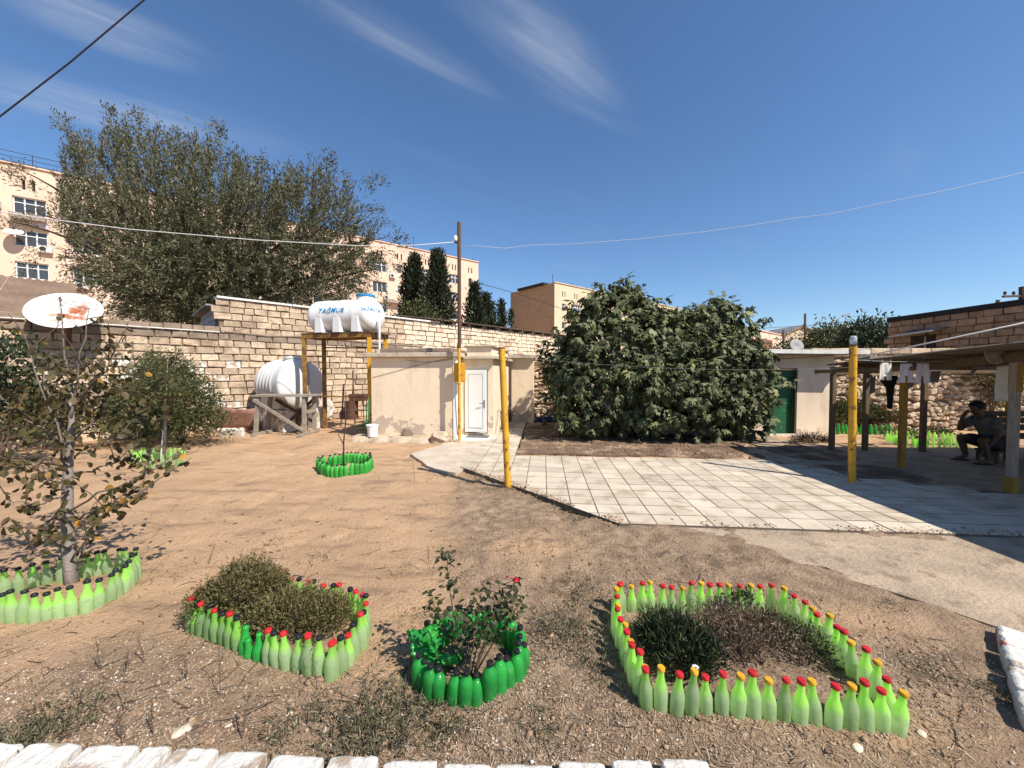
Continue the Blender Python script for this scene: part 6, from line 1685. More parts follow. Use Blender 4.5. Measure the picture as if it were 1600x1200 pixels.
# ring E far, around the bare sapling
gE = 'green bottles ringing the bare sapling'
pe = [G(a, b) for a, b in ((498, 733), (505, 739), (520, 742), (540, 743), (560, 741), (574, 737), (581, 731), (577, 726), (560, 724), (548, 723), (535, 726), (520, 728), (505, 730))]
for i, p in enumerate(along(pe, 0.082, True)):
    bottle(p.x, p.y, 'round', 'grass', 'black', 'black-capped bright green bottle, %s along the bare sapling ring starting at its left end' % ORD[i], gE, sink=0.02, tilt=0.04, scale=1.12)
# ring F far left
gF = 'lime bottles ringing the staked young tree'
pf = [G(a, b) for a, b in ((207, 724), (218, 731), (240, 733), (262, 731), (282, 726), (288, 721), (270, 718), (245, 717), (222, 718))]
for i, p in enumerate(along(pf, 0.125, True)):
    bottle(p.x, p.y, 'small', 'lime', None, 'lime bottle, %s along the staked tree ring starting at its left end' % ORD[i], gF, sink=0.02, tilt=0.06, scale=1.2)
# beds G behind the pergola
gG = 'bottles edging the bed along the rubble wall'
for i, p in enumerate(along([G(1302, 678), G(1345, 678), G(1392, 679)], 0.12)):
    bottle(p.x, p.y, 'big', 'emerald' if i % 2 else 'grass', None, 'green bottle, %s from the left in the row under the wall shrubs' % ORD[i], gG, sink=0.05)
gH = 'lime bottles edging the sunlit bed behind the pergola'
for i, p in enumerate(along([G(1386, 690), G(1400, 694), G(1440, 701), (9.0, 8.6), (9.5, 8.55), (10.0, 8.5)], 0.115)):
    bottle(p[0], p[1], 'big', 'lime', None, 'lime bottle, %s from left in front row of sunlit bed behind pergola' % ORD[i], gH, sink=0.04, scale=0.78)
for i, p in enumerate(along([G(1386, 686), G(1430, 685), G(1475, 690), G(1512, 697)], 0.115)):
    bottle(p[0], p[1], 'big', 'lime', None, 'lime bottle, %s from left in back row of sunlit bed behind pergola' % ORD[i], gH, sink=0.04, scale=0.78)
# ------------------------------------------------------------------ foliage tools
def nrm(a): return a / np.maximum(np.linalg.norm(a, axis=-1, keepdims=True), 1e-9)
T_DIA = (np.array([(0, 0, 0), (0.45, 0.5, 0.08), (1, 0, -0.06), (0.45, -0.5, 0.08)]), np.array([(0, 2, 1), (0, 3, 2)]))
T_OVAL = (np.array([(0, 0, 0), (0.5, 0, -0.03), (1, 0, -0.12), (0.18, 0.36, 0.06), (0.52, 0.5, 0.07), (0.84, 0.27, -0.02), (0.18, -0.36, 0.06), (0.52, -0.5, 0.07), (0.84, -0.27, -0.02)]),
          np.array([(0, 1, 3), (3, 1, 4), (4, 1, 5), (5, 1, 2), (0, 6, 1), (6, 7, 1), (7, 8, 1), (8, 2, 1)]))
_fo = [(0.0, 0.0, 0), (0.02, 0.26, 0.0), (0.24, 0.5, -0.06), (0.36, 0.2, 0.03), (0.72, 0.44, -0.10), (0.68, 0.13, 0.0), (1.0, 0.0, -0.16)]
_fv = [(0.3, 0, 0.02)] + _fo + [(x, -y, z) for x, y, z in _fo[1:-1][::-1]]
T_FIG = (np.array(_fv), np.array([(0, k + 1, k) for k in range(1, len(_fv) - 1)] + [(0, 1, len(_fv) - 1)]))
def frames(D, Nn):
    D = nrm(D); S = nrm(np.cross(Nn, D)); N2 = np.cross(D, S); return D, S, N2
def leaves(name, C, D, Nn, L, W, T, mat, parent=None, kind=None):
    tv, tf = T; n = len(C); D, S, N2 = frames(D, Nn)
    Vt = C[:, None] + D[:, None] * (tv[None, :, 0:1] * L[:, None, None]) + S[:, None] * (tv[None, :, 1:2] * W[:, None, None]) + N2[:, None] * (tv[None, :, 2:3] * L[:, None, None])
    Ft = tf[None] + (np.arange(n) * len(tv))[:, None, None]
    o = np_mesh(name, Vt.reshape(-1, 3), Ft.reshape(-1, 3), mat, parent, smooth=False)
    if kind: o['kind'] = kind
    return o
def leaf_parts(C, D, Nn, L, W, T, mats, parent):
    """single leaves as objects that share a few meshes"""
    D, S, N2 = frames(D, Nn); tv, tf = T; base = wloc(parent); ms = []
    for m in mats:
        q = MB(); q.add([tuple(v) for v in tv], [tuple(f) for f in tf]); me = q.mesh('leaf'); me.materials.append(m); ms.append(me)
    for i in range(len(C)):
        o = link('leaf', ms[i % len(ms)], None, parent)
        M = Matrix(((D[i, 0] * L[i], S[i, 0] * W[i], N2[i, 0] * L[i], C[i, 0] - base.x), (D[i, 1] * L[i], S[i, 1] * W[i], N2[i, 1] * L[i], C[i, 1] - base.y), (D[i, 2] * L[i], S[i, 2] * W[i], N2[i, 2] * L[i], C[i, 2] - base.z), (0, 0, 0, 1)))
        o.matrix_local = M
def rdir(n): return nrm(rng.normal(size=(n, 3)))
def bez(a, b, c, t): return a * ((1 - t) ** 2) + b * (2 * t * (1 - t)) + c * (t * t)

M_bark = pmat('grey_bark', (0.30, 0.25, 0.22), (0.20, 0.165, 0.145), scale=14, rough=0.95, bump=0.5, bscale=50, stretch=(1, 1, 0.3))
M_barkd = pmat('dark_bark', (0.075, 0.055, 0.042), (0.05, 0.038, 0.03), scale=10, rough=0.95)
M_brnch = pmat('grey_brown_branch', (0.19, 0.15, 0.125), (0.12, 0.095, 0.08), scale=12, rough=0.95)
M_twig = pmat('brown_twig', (0.13, 0.085, 0.06), (0.09, 0.06, 0.042), scale=10, rough=0.9)

# ------------------------------------------------------------------ the big grey-green tree beyond the wall
M_willow = leaf_mat('grey_green_leaf', (0.070, 0.074, 0.034), (0.165, 0.155, 0.078), (0.25, 0.23, 0.15), trans=0.25, c3at=0.86, rough=0.6)
Yt = 19.5
tb = P(335, 560, Yt); tree = root('oleaster_tree', (tb.x, Yt, 0), 'huge grey-green feathery tree rising behind the limestone wall', 'tree')
q = MB(); q.tube([(tb.x, Yt, -0.2), (tb.x + 0.1, Yt, 1.5), (tb.x - 0.2, Yt + 0.1, 3.2), (tb.x - 0.1, Yt, 4.6)], [0.5, 0.42, 0.38, 0.33], 10); q.build('trunk', M_barkd, tree, smooth=True)
outl = [(85, 345), (100, 262), (108, 215), (150, 232), (178, 205), (215, 205), (280, 222), (340, 238), (390, 262), (420, 288), (450, 275), (500, 275), (540, 290), (552, 330), (585, 365), (590, 395), (562, 440), (535, 468), (420, 500), (300, 505), (200, 490), (165, 440), (125, 420), (105, 385)]
pts = []
while len(pts) < 3500:
    a = rng.uniform(0, 620, 4000); b = rng.uniform(170, 510, 4000)
    k = inpoly(a, b, outl); dens = 0.28 + 0.72 * np.exp(-(((a - 335) / 190) ** 2 + ((b - 410) / 115) ** 2)); k &= rng.uniform(0, 1, 4000) < dens
    pts += list(zip(a[k], b[k]))
pts = np.array(pts[:3500])
ex = (pts[:, 0] - 330) / 270; ey = (pts[:, 1] - 400) / 200
half = 4.2 * np.sqrt(np.clip(1.05 - ex ** 2 - ey ** 2, 0.06, 1))
Ys = Yt + half * rng.uniform(-1, 1, len(pts))
TP = np.array([tuple(P(a, b, y)) for (a, b), y in zip(pts, Ys)])
cen = np.array((tb.x, Yt, 4.2))
out_d = nrm(TP - cen)
topness = np.clip((TP[:, 2] - 6.0) / 5.0, 0, 1)
dirs = nrm(out_d * (1 - 0.55 * topness[:, None]) + np.array((0, 0, 1.0)) * (0.35 + 1.0 * topness[:, None]) + 0.35 * rdir(len(TP)))
Lt = rng.uniform(0.9, 2.0, len(TP)); droop = np.where(topness > 0.45, rng.uniform(0.0, 0.6, len(TP)), rng.uniform(0.9, 2.4, len(TP))) 
nl = 42
tt = np.linspace(0.04, 1, nl)[None, :, None]
TW = (TP - dirs * Lt[:, None] * 0.5)[:, None] + dirs[:, None] * (Lt[:, None, None] * tt) - np.array((0, 0, 1.0)) * (droop[:, None, None] * 0.55 * tt ** 2)
tang = dirs[:, None] * Lt[:, None, None] - np.array((0, 0, 1.0)) * (droop[:, None, None] * 1.1 * tt)
Lc = (TW + 0.05 * rng.normal(size=TW.shape)).reshape(-1, 3)
Ld = nrm(nrm(tang).reshape(-1, 3) * 0.9 + 0.7 * rdir(len(Lc)))
o = leaves('crown', Lc, Ld, rdir(len(Lc)), rng.uniform(0.12, 0.22, len(Lc)), rng.uniform(0.035, 0.06, len(Lc)), T_DIA, M_willow, tree, kind='stuff')
# limbs and twigs
q = MB(); sel = rng.choice(len(TP), 26, replace=False)
for i in sel:
    e = Vector(TP[i]); a = Vector((tb.x + rnd.uniform(-0.2, 0.2), Yt, rnd.uniform(2.6, 4.6))); mid = a.lerp(e, 0.5) + Vector((0, 0, 0.9 + 0.1 * (e - a).length))
    n_ = 7; q.tube([bez(a, mid, e, k / n_) + Vector(tuple(0.12 * rng.normal(size=3))) * (0 < k < n_) for k in range(n_ + 1)], [0.15 * (1 - k / n_) + 0.025 for k in range(n_ + 1)], 6)
for px_, py_ in ((62, 335), (25, 262), (95, 250), (120, 440), (10, 345), (600, 372), (595, 420)):
    e = P(px_, py_, Yt - 1); a = Vector((tb.x, Yt, 4.0)); mid = a.lerp(e, 0.55) + Vector((0, 0, 1.6 if py_ < 400 else 0.8))
    q.tube([bez(a, mid, e, k / 9) for k in range(10)], [0.14 * (1 - k / 9) + 0.02 for k in range(10)], 6)
q.build('limbs', M_barkd, tree, smooth=True)['kind'] = 'stuff'
# sparse outlying sprays on the left, in front of the block
sp = []; sd_ = []
for px_, py_, dx_, dy_ in ((60, 300, -60, -30), (45, 262, -40, -6), (55, 345, -58, -12), (70, 380, -40, 40), (110, 400, -12, 60), (80, 330, -40, 20), (125, 430, 10, 45), (150, 440, -30, 50), (595, 360, 45, 12), (590, 390, 40, 20), (560, 300, 40, -25), (585, 420, 20, 45), (570, 330, 35, 0), (340, 215, 5, -30), (100, 205, -10, -25), (176, 195, -6, -28), (215, 195, 4, -25), (400, 258, 15, -22), (510, 262, 10, -22)):
    for rep in range(3):
        a = P(px_ + rnd.uniform(-14, 14), py_ + rnd.uniform(-14, 14), Yt - 1 + rnd.uniform(-1.5, 1.5)); b = P(px_ + dx_ * rnd.uniform(0.7, 1.15), py_ + dy_ + rnd.uniform(-12, 12), Yt - 1.4)
        for k in range(44):
            t = rnd.random() ** 0.8; p = a.lerp(b, t) + Vector((rnd.gauss(0, 0.09), rnd.gauss(0, 0.2), rnd.gauss(0, 0.09) - 0.25 * t * t)); sp.append(p); sd_.append((b - a).normalized())
top_line = [(100, 262), (108, 215), (150, 232), (178, 205), (215, 205), (280, 222), (340, 238), (390, 262), (420, 288), (450, 275), (500, 275), (540, 290), (555, 330)]
for i in range(len(top_line) - 1):                  # upright shoots along the top
    (ax_, ay_), (bx_, by_) = top_line[i], top_line[i + 1]
    for rep in range(max(3, int(abs(bx_ - ax_) / 9))):
        t = rnd.random(); px_, py_ = ax_ + (bx_ - ax_) * t, ay_ + (by_ - ay_) * t + 14; hgt_ = rnd.uniform(18, 58)
        a = P(px_, py_ + 20, Yt - rnd.uniform(-1.5, 2)); b = P(px_ + rnd.uniform(-8, 12), py_ - hgt_, a.y)
        for k in range(36):
            t2 = rnd.random(); w_ = 0.13 * (1 - 0.6 * t2); sp.append(a.lerp(b, t2) + Vector((rnd.gauss(0, w_), rnd.gauss(0, w_), 0))); sd_.append((b - a).normalized())
sp = np.array(sp); sd_ = nrm(np.array(sd_) * 0.7 + 0.6 * rdir(len(sp)))
leaves('outer_sprays', sp, sd_, rdir(len(sp)), rng.uniform(0.13, 0.24, len(sp)), rng.uniform(0.035, 0.06, len(sp)), T_DIA, M_willow, tree, kind='stuff')

# ------------------------------------------------------------------ the fig tree
M_fig = leaf_mat('fig_leaf', (0.038, 0.048, 0.017), (0.19, 0.205, 0.10), (0.25, 0.25, 0.10), trans=0.16, c3at=0.93, rough=0.6, spec=0.25)
M_fig_o = [leaf_mat('fig_leaf_single', (0.05, 0.060, 0.022), (0.20, 0.215, 0.105), (0.26, 0.25, 0.10), trans=0.16, c3at=0.93, rough=0.6, spec=0.25, by='obj')]
fig = root('fig_tree', (3.9, 10.0, 0), 'broad dark green fig tree sweeping to the ground beside the paving', 'tree')
lobes = [((2.6, 10.1, 2.0), (1.65, 1.5, 1.75)), ((3.3, 10.0, 1.5), (2.0, 1.6, 1.5)), ((4.95, 10.0, 1.75), (1.58, 1.5, 1.75)), ((5.65, 9.7, 1.15), (0.85, 0.9, 1.2)), ((3.95, 10.0, 2.5), (1.2, 1.0, 0.85)), ((2.1, 9.7, 1.1), (1.3, 1.1, 1.1)), ((4.2, 9.5, 1.2), (1.7, 1.1, 1.25)), ((1.62, 10.3, 2.0), (0.8, 0.8, 0.8)), ((5.25, 9.9, 2.75), (0.8, 0.8, 0.75)), ((2.65, 10.0, 3.1), (0.95, 0.9, 0.75)), ((2.1, 9.9, 3.5), (0.25, 0.3, 0.35)), ((2.85, 9.9, 3.68), (0.28, 0.3, 0.35)), ((3.4, 9.9, 3.35), (0.35, 0.3, 0.35)), ((4.95, 9.9, 3.15), (0.28, 0.3, 0.35)), ((5.35, 9.9, 3.0), (0.25, 0.3, 0.35))]
cl, cd = [], []
tot = sum(l[1][0] * l[1][2] for l in lobes)
for (c, rad) in lobes:
    n = int(3300 * rad[0] * rad[2] / tot)
    d = rdir(n); d = d[(d[:, 2] > -0.85)]
    f = rng.uniform(0.5, 1.05, len(d)) ** 0.6
    p = np.array(c) + d * np.array(rad) * f[:, None]
    cl.append(p); cd.append(d)
cl = np.concatenate(cl); cd = np.concatenate(cd)
def deep(p):
    m = np.zeros(len(p), bool)
    for c, rad in lobes: m |= (((p - np.array(c)) / np.array(rad)) ** 2).sum(1) < 0.28
    return m
k = ~deep(cl) & (cl[:, 2] > 0.22); cl, cd = cl[k], cd[k]
cl = cl + 0.12 * rng.normal(size=cl.shape); cl[:, 2] = np.maximum(cl[:, 2], 0.22)
nlf = 8
az = rng.uniform(0, 2 * np.pi, (len(cl), nlf))
ax_d = nrm(cd * 0.8 + np.array((0, 0, 0.55)) + 0.3 * rdir(len(cd)))
refv = nrm(np.cross(ax_d, rdir(len(cd)))); ref2 = np.cross(ax_d, refv)
sp_ = rng.uniform(0.4, 1.3, (len(cl), nlf))
LD = (refv[:, None] * np.cos(az)[..., None] + ref2[:, None] * np.sin(az)[..., None]) * sp_[..., None] + ax_d[:, None] * rng.uniform(0.1, 0.9, (len(cl), nlf))[..., None]
LD[..., 2] -= rng.uniform(0.5, 1.5, (len(cl), nlf))
LD = nrm(LD)
LC = cl[:, None] + LD * 0.06 + ax_d[:, None] * rng.uniform(-0.10, 0.04, (len(cl), nlf))[..., None]
LN = nrm(ax_d[:, None] * 0.6 + np.array((0, 0, 0.9)) + 0.45 * rng.normal(size=LD.shape))
LC, LD, LN = LC.reshape(-1, 3), LD.reshape(-1, 3), LN.reshape(-1, 3)
LL = rng.uniform(0.14, 0.25, len(LC)); LW = LL * rng.uniform(0.5, 0.8, len(LC))
LC[:, 2] = np.maximum(LC[:, 2], 0.2)
frontness = LC[:, 1] + 0.12 * LC[:, 2] * 0 + rng.uniform(0, 0.35, len(LC))
order = np.argsort(frontness)
near, rest_ = order[:300], order[300:]
leaf_parts(LC[near], LD[near], LN[near], LL[near], LW[near], T_FIG, M_fig_o, fig)
leaves('crown', LC[rest_], LD[rest_], LN[rest_], LL[rest_], LW[rest_], T_FIG, M_fig, fig, kind='stuff')
for i, (bx_, by_) in enumerate(((2.6, 10.2), (3.3, 10.3), (4.4, 10.2), (5.2, 10.1))):
    q = MB(); q.tube([(3.8 + (bx_ - 3.8) * 0.5, by_, -0.05), (bx_, by_, 0.6), (bx_ + (bx_ - 3.8) * 0.3, by_ - 0.1, 1.5), (bx_ + (bx_ - 3.8) * 0.45, by_, 2.6)], [0.11, 0.09, 0.07, 0.03], 8); q.build('trunk', M_bark, fig, smooth=True)
q = MB()
for i in rng.choice(len(cl), 90, replace=False):
    e = Vector(cl[i]); bx_ = 2.9 if e.x < 3.7 else 4.9; a = Vector((bx_, 10.2, rnd.uniform(0.5, 1.8))); mid = a.lerp(e, 0.5) + Vector((0, 0, 0.25))
    q.tube([bez(a, mid, e, k_ / 5) for k_ in range(6)], [0.04 * (1 - k_ / 5) + 0.008 for k_ in range(6)], 5)
q.build('branches', M_bark, fig, smooth=True)['kind'] = 'stuff'
# fallen fig leaves on the bed
n = 260; fx = rng.uniform(1.0, 6.0, n); fy = rng.uniform(7.9, 9.2, n)
fallen = leaves('fallen_leaves', np.stack([fx, fy, np.full(n, 0.02) + rng.uniform(0, 0.012, n)], 1), nrm(np.stack([rng.normal(size=n), rng.normal(size=n), 0.1 * rng.normal(size=n)], 1)), nrm(np.stack([0.25 * rng.normal(size=n), 0.25 * rng.normal(size=n), np.ones(n)], 1)), rng.uniform(0.07, 0.16, n), rng.uniform(0.05, 0.11, n), T_FIG, leaf_mat('dead_fig_leaf', (0.12, 0.075, 0.04), (0.28, 0.20, 0.12), trans=0.1, rough=0.9))
tag(fallen, 'dry brown leaves fallen under the fig tree', 'leaves', kind='stuff')

# ------------------------------------------------------------------ near left tree (round yellowing leaves)
M_qu = [leaf_mat('quince_leaf_%d' % i, a, b, c, trans=0.25, rough=0.6, by='obj', c3at=0.945) for i, (a, b, c) in enumerate((((0.055, 0.052, 0.018), (0.11, 0.095, 0.032), (0.42, 0.22, 0.03)), ((0.045, 0.046, 0.018), (0.135, 0.105, 0.04), (0.27, 0.15, 0.045)), ((0.09, 0.065, 0.03), (0.15, 0.10, 0.045), (0.5, 0.24, 0.03))))]
M_qu_c = leaf_mat('quince_leaf_mass', (0.045, 0.044, 0.017), (0.13, 0.10, 0.038), (0.36, 0.20, 0.035), trans=0.25, rough=0.6, c3at=0.94)
qb = G(113, 910); qt = root('quince_tree', (qb.x, qb.y, 0), 'young tree with wilting yellow-brown leaves inside the black-capped bottle ring', 'tree')
q = MB(); tk = [qb - Vector((0, 0, 0.05)), P(108, 870, 3.07), P(105, 800, 3.07), P(106, 740, 3.08), P(112, 660, 3.1), P(110, 590, 3.14)]
q.tube(tk, [0.046, 0.041, 0.037, 0.031, 0.019, 0.012], 12); q.build('trunk', M_bark, qt, smooth=True)
br_px = [((107, 800, 3.05), (150, 770, 3.0), (310, 706, 2.9)), ((107, 815, 3.05), (160, 790, 2.9), (238, 762, 2.75)), ((107, 760, 3.05), (60, 740, 3.0), (20, 700, 2.9)), ((106, 740, 3.06), (90, 640, 3.0), (35, 520, 3.1)), ((110, 660, 3.1), (130, 580, 3.1), (135, 480, 3.2)),
         ((110, 650, 3.1), (100, 560, 3.2), (95, 465, 3.3)), ((108, 700, 3.1), (160, 640, 3.2), (205, 560, 3.3)), ((108, 720, 3.1), (170, 690, 3.1), (235, 640, 3.2)), ((108, 700, 3.1), (40, 650, 3.0), (-20, 600, 3.0)), ((107, 770, 3.05), (50, 800, 2.9), (0, 778, 2.8)),
         ((107, 780, 3.0), (60, 830, 2.8), (45, 870, 2.75)), ((110, 880, 3.06), (150, 820, 2.9), (175, 775, 2.9)), ((108, 690, 3.15), (140, 620, 3.4), (160, 540, 3.6)), ((109, 690, 3.1), (70, 600, 3.3), (60, 560, 3.5)), ((106, 740, 3.1), (180, 735, 3.3), (215, 700, 3.5)), ((107, 730, 3.1), (30, 720, 3.3), (-30, 730, 3.4)),
         ((107, 750, 3.0), (85, 790, 2.8), (60, 730, 2.7)), ((108, 860, 3.05), (85, 840, 2.85), (60, 815, 2.75)), ((110, 900, 3.1), (135, 860, 3.1), (150, 800, 3.2)), ((110, 640, 3.1), (150, 600, 3.0), (190, 530, 3.0))]
lc, ld_ = [], []
for bi, (a, b, c) in enumerate(br_px):
    a, b, c = P(*a), P(*b), P(*c); q = MB(); n_ = 8
    pl = [bez(a, b, c, k / n_) + Vector((rnd.gauss(0, 0.012), rnd.gauss(0, 0.012), rnd.gauss(0, 0.012))) * (k > 0) for k in range(n_ + 1)]
    q.tube(pl, [0.0075 * (1 - k / n_) + 0.0022 for k in range(n_ + 1)], 6); q.build('branch', M_brnch, qt, smooth=True)
    bare = bi in (4, 5, 3)
    nn = 34 if bi in (0, 1) else (16 if bi in (9, 10, 11, 16, 17, 18) else 52)
    for k in range(nn):
        t = rnd.uniform(0.38, 1.0) if not bare else rnd.uniform(0.1, 0.6)
        s = 0.02 if bi in (0, 1, 9) else (0.04 if bi in (10, 11, 16, 17, 18) else 0.10)
        p = bez(a, b, c, t) + Vector((rnd.gauss(0, s), rnd.gauss(0, s), rnd.gauss(-0.02, s * 0.8)))
        lc.append(p); ld_.append(Vector((rnd.gauss(0, 0.6), rnd.gauss(0, 0.6), -0.75 + rnd.gauss(0, 0.35))))
    for k in range(4):                                 # thin side twigs
        t = rnd.uniform(0.3, 0.95); p = bez(a, b, c, t); e = p + Vector((rnd.gauss(0, 0.12), rnd.gauss(0, 0.12), rnd.uniform(0.0, 0.28))); q = MB(); q.tube([p, p.lerp(e, 0.5) + Vector((0.01, 0, 0.01)), e], [0.0045, 0.0035, 0.002], 5); q.build('twig', M_twig, qt)
        for u in range(4): lc.append(p.lerp(e, rnd.uniform(0.2, 1))); ld_.append(Vector((rnd.gauss(0, 0.6), rnd.gauss(0, 0.6), -0.6)))
lc = np.array(lc); ld_ = np.array(ld_); k_ = lc[:, 2] > 0.15; lc, ld_ = lc[k_], ld_[k_]
pr = rng.permutation(len(lc)); lc, ld_ = lc[pr], ld_[pr]
ll_ = rng.uniform(0.038, 0.074, len(lc)); lw_ = ll_ * rng.uniform(0.6, 0.85, len(lc)); ln_ = rdir(len(lc))
od = np.argsort(lc[:, 1] - ll_ * 8)[:300]; msk = np.ones(len(lc), bool); msk[od] = False
leaf_parts(lc[od], ld_[od], ln_[od], ll_[od], lw_[od], T_OVAL, M_qu, qt)
leaves('crown', lc[msk], ld_[msk], ln_[msk], ll_[msk], lw_[msk], T_OVAL, M_qu_c, qt, kind='stuff')

# ------------------------------------------------------------------ shrubs
def shrub(name, label, cat, base, lobes_, n, L, W, mat, T=T_DIA, stems=6, clump=0.06, up=0.5, stem_mat=None, group=None, shell=0.55, per=14, crown='foliage'):
    rt = root(name, base, label, cat, group)
    base = Vector(base); tot_ = sum(l[1][0] * l[1][2] for l in lobes_); allC, allD = [], []
    for c, rad in lobes_:
        m = max(1, int(n / per * rad[0] * rad[2] / tot_)); d = rdir(m); d[:, 2] = np.where(d[:, 2] < -0.3, -d[:, 2], d[:, 2])
        p = np.array(c) + d * np.array(rad) * (rng.uniform(shell, 1.0, m) ** 0.8)[:, None]
        C = p[:, None] + clump * rng.normal(size=(m, per, 3)); allC.append(C.reshape(-1, 3))
        D = d[:, None] + np.array((0, 0, up)) + 0.75 * rng.normal(size=(m, per, 3)); allD.append(D.reshape(-1, 3))
    C, D = np.concatenate(allC), np.concatenate(allD); C[:, 2] = np.maximum(C[:, 2], 0.01)
    C = C + np.array((base.x, base.y, base.z))
    leaves(crown, C, D, rdir(len(C)), rng.uniform(L[0], L[1], len(C)), rng.uniform(W[0], W[1], len(C)), T, mat, rt, kind='stuff')
    for k in range(stems):
        c, rad = lobes_[k % len(lobes_)]; e = base + Vector(c) + Vector((rnd.uniform(-0.6, 0.6) * rad[0], rnd.uniform(-0.6, 0.6) * rad[1], rnd.uniform(0.1, 0.8) * rad[2]))
        a = base + Vector((rnd.gauss(0, 0.05), rnd.gauss(0, 0.05), -0.03)); mid = a.lerp(e, 0.5) + Vector((0, 0, 0.1 * (e - a).length))
        th = 0.012 * max(0.25, (e - a).length); q = MB(); q.tube([bez(a, mid, e, j / 5) for j in range(6)], [th * (1 - j / 6) + 0.002 for j in range(6)], 6); q.build('stem', stem_mat or M_twig, rt, smooth=True)
    return rt
M_ol = leaf_mat('olive_small_leaf', (0.095, 0.085, 0.032), (0.19, 0.16, 0.065), (0.22, 0.12, 0.06), trans=0.25, c3at=0.92)
M_dk = leaf_mat('dark_green_leaf', (0.022, 0.038, 0.016), (0.055, 0.075, 0.03), (0.12, 0.115, 0.04), trans=0.25, c3at=0.92)
M_md = leaf_mat('mid_green_leaf', (0.045, 0.062, 0.022), (0.115, 0.12, 0.042), (0.22, 0.17, 0.06), trans=0.3, c3at=0.93)
M_dry = leaf_mat('dry_brown_leaf', (0.085, 0.055, 0.038), (0.24, 0.16, 0.105), (0.42, 0.32, 0.23), trans=0.2, c3at=0.92)
M_cyp = leaf_mat('cypress_scale', (0.016, 0.026, 0.012), (0.045, 0.058, 0.026), (0.10, 0.10, 0.035), trans=0.1, c3at=0.95)
c = G(372, 972); shrub('olive_mound', 'taller olive-brown shrub mound at the back of the bottle bed', 'shrub', (c.x, c.y, 0.0), [((0.03, 0.03, 0.17), (0.25, 0.2, 0.23)), ((-0.15, -0.02, 0.10), (0.16, 0.15, 0.16)), ((0.16, 0.06, 0.12), (0.16, 0.15, 0.20))], 8500, (0.016, 0.032), (0.008, 0.014), M_ol, clump=0.022, stems=14)
c = G(462, 990); shrub('olive_mound', 'lower olive shrub mound at the front of the bottle bed', 'shrub', (c.x, c.y, 0.0), [((0, 0.02, 0.10), (0.30, 0.2, 0.16)), ((0.2, 0.03, 0.08), (0.15, 0.14, 0.13)), ((-0.2, 0, 0.08), (0.16, 0.14, 0.13))], 9000, (0.016, 0.032), (0.007, 0.013), M_ol, clump=0.02, stems=14)
# large bed planting
c = G(1068, 1045); shrub('daisy_clump', 'dark green tufted daisy plant at the left of the large bottle bed', 'plant', (c.x, c.y, 0.0), [((0, 0.05, 0.06), (0.19, 0.17, 0.13)), ((-0.03, 0.18, 0.05), (0.15, 0.1, 0.10))], 3600, (0.04, 0.085), (0.004, 0.008), leaf_mat('dark_needle_leaf', (0.022, 0.034, 0.016), (0.062, 0.078, 0.034), (0.11, 0.11, 0.05), trans=0.15, c3at=0.94), clump=0.03, up=1.1, stems=8)
dz = bpy.data.objects['daisy_clump']
M_petal = pmat('white_petal', (0.80, 0.79, 0.78), rough=0.7)
for px_, py_, zz in ((1050, 961, 0.07), (1022, 958, 0.05), (1072, 1000, 0.16), (1087, 1043, 0.14)):
    p = P(px_, py_, G(px_, py_, zz).y); q = MB()
    for k in range(11):
        a = 2 * math.pi * k / 11; u = Vector((math.cos(a), math.sin(a), 0.25)); s = Vector((-math.sin(a), math.cos(a), 0)) * 0.0045
        q.add([p + u * 0.004, p + u * 0.012 - s, p + u * 0.019, p + u * 0.012 + s], [(0, 1, 2, 3)])
    q.build('flower', M_petal, dz)
    q = MB(); q.tube([p - Vector((0, 0, 0.002)), p - Vector((rnd.uniform(-0.02, 0.02), 0, 0.09))], 0.0018, 5); q.build('flower_stalk', M_twig, dz)
c = G(1165, 1040); shrub('dry_shrub', 'tangled brown dried-out shrub in the middle of the large bottle bed', 'shrub', (c.x, c.y, 0.0), [((-0.05, 0.1, 0.08), (0.24, 0.22, 0.16)), ((0.15, 0.12, 0.07), (0.22, 0.2, 0.15)), ((0.0, 0.27, 0.07), (0.25, 0.12, 0.13))], 4600, (0.012, 0.034), (0.004, 0.010), M_dry, clump=0.028, stems=34, shell=0.3)
c = G(1268, 1040); shrub('green_shrub', 'small dark green shrub at the right of the large bottle bed', 'shrub', (c.x, c.y, 0.0), [((0, 0.06, 0.06), (0.15, 0.17, 0.11)), ((-0.1, 0.22, 0.06), (0.13, 0.12, 0.11))], 2600, (0.012, 0.026), (0.006, 0.011), leaf_mat('dusky_leaf', (0.05, 0.052, 0.026), (0.13, 0.12, 0.055), trans=0.2), clump=0.022, stems=14)
c = G(1150, 955); shrub('green_shrub', 'upright dark sprig at the back of the large bottle bed', 'shrub', (c.x, c.y - 0.05, 0.0), [((0, 0, 0.1), (0.07, 0.06, 0.09)), ((-0.13, 0, 0.07), (0.05, 0.05, 0.07))], 500, (0.014, 0.026), (0.008, 0.013), M_dk, clump=0.015, stems=6)
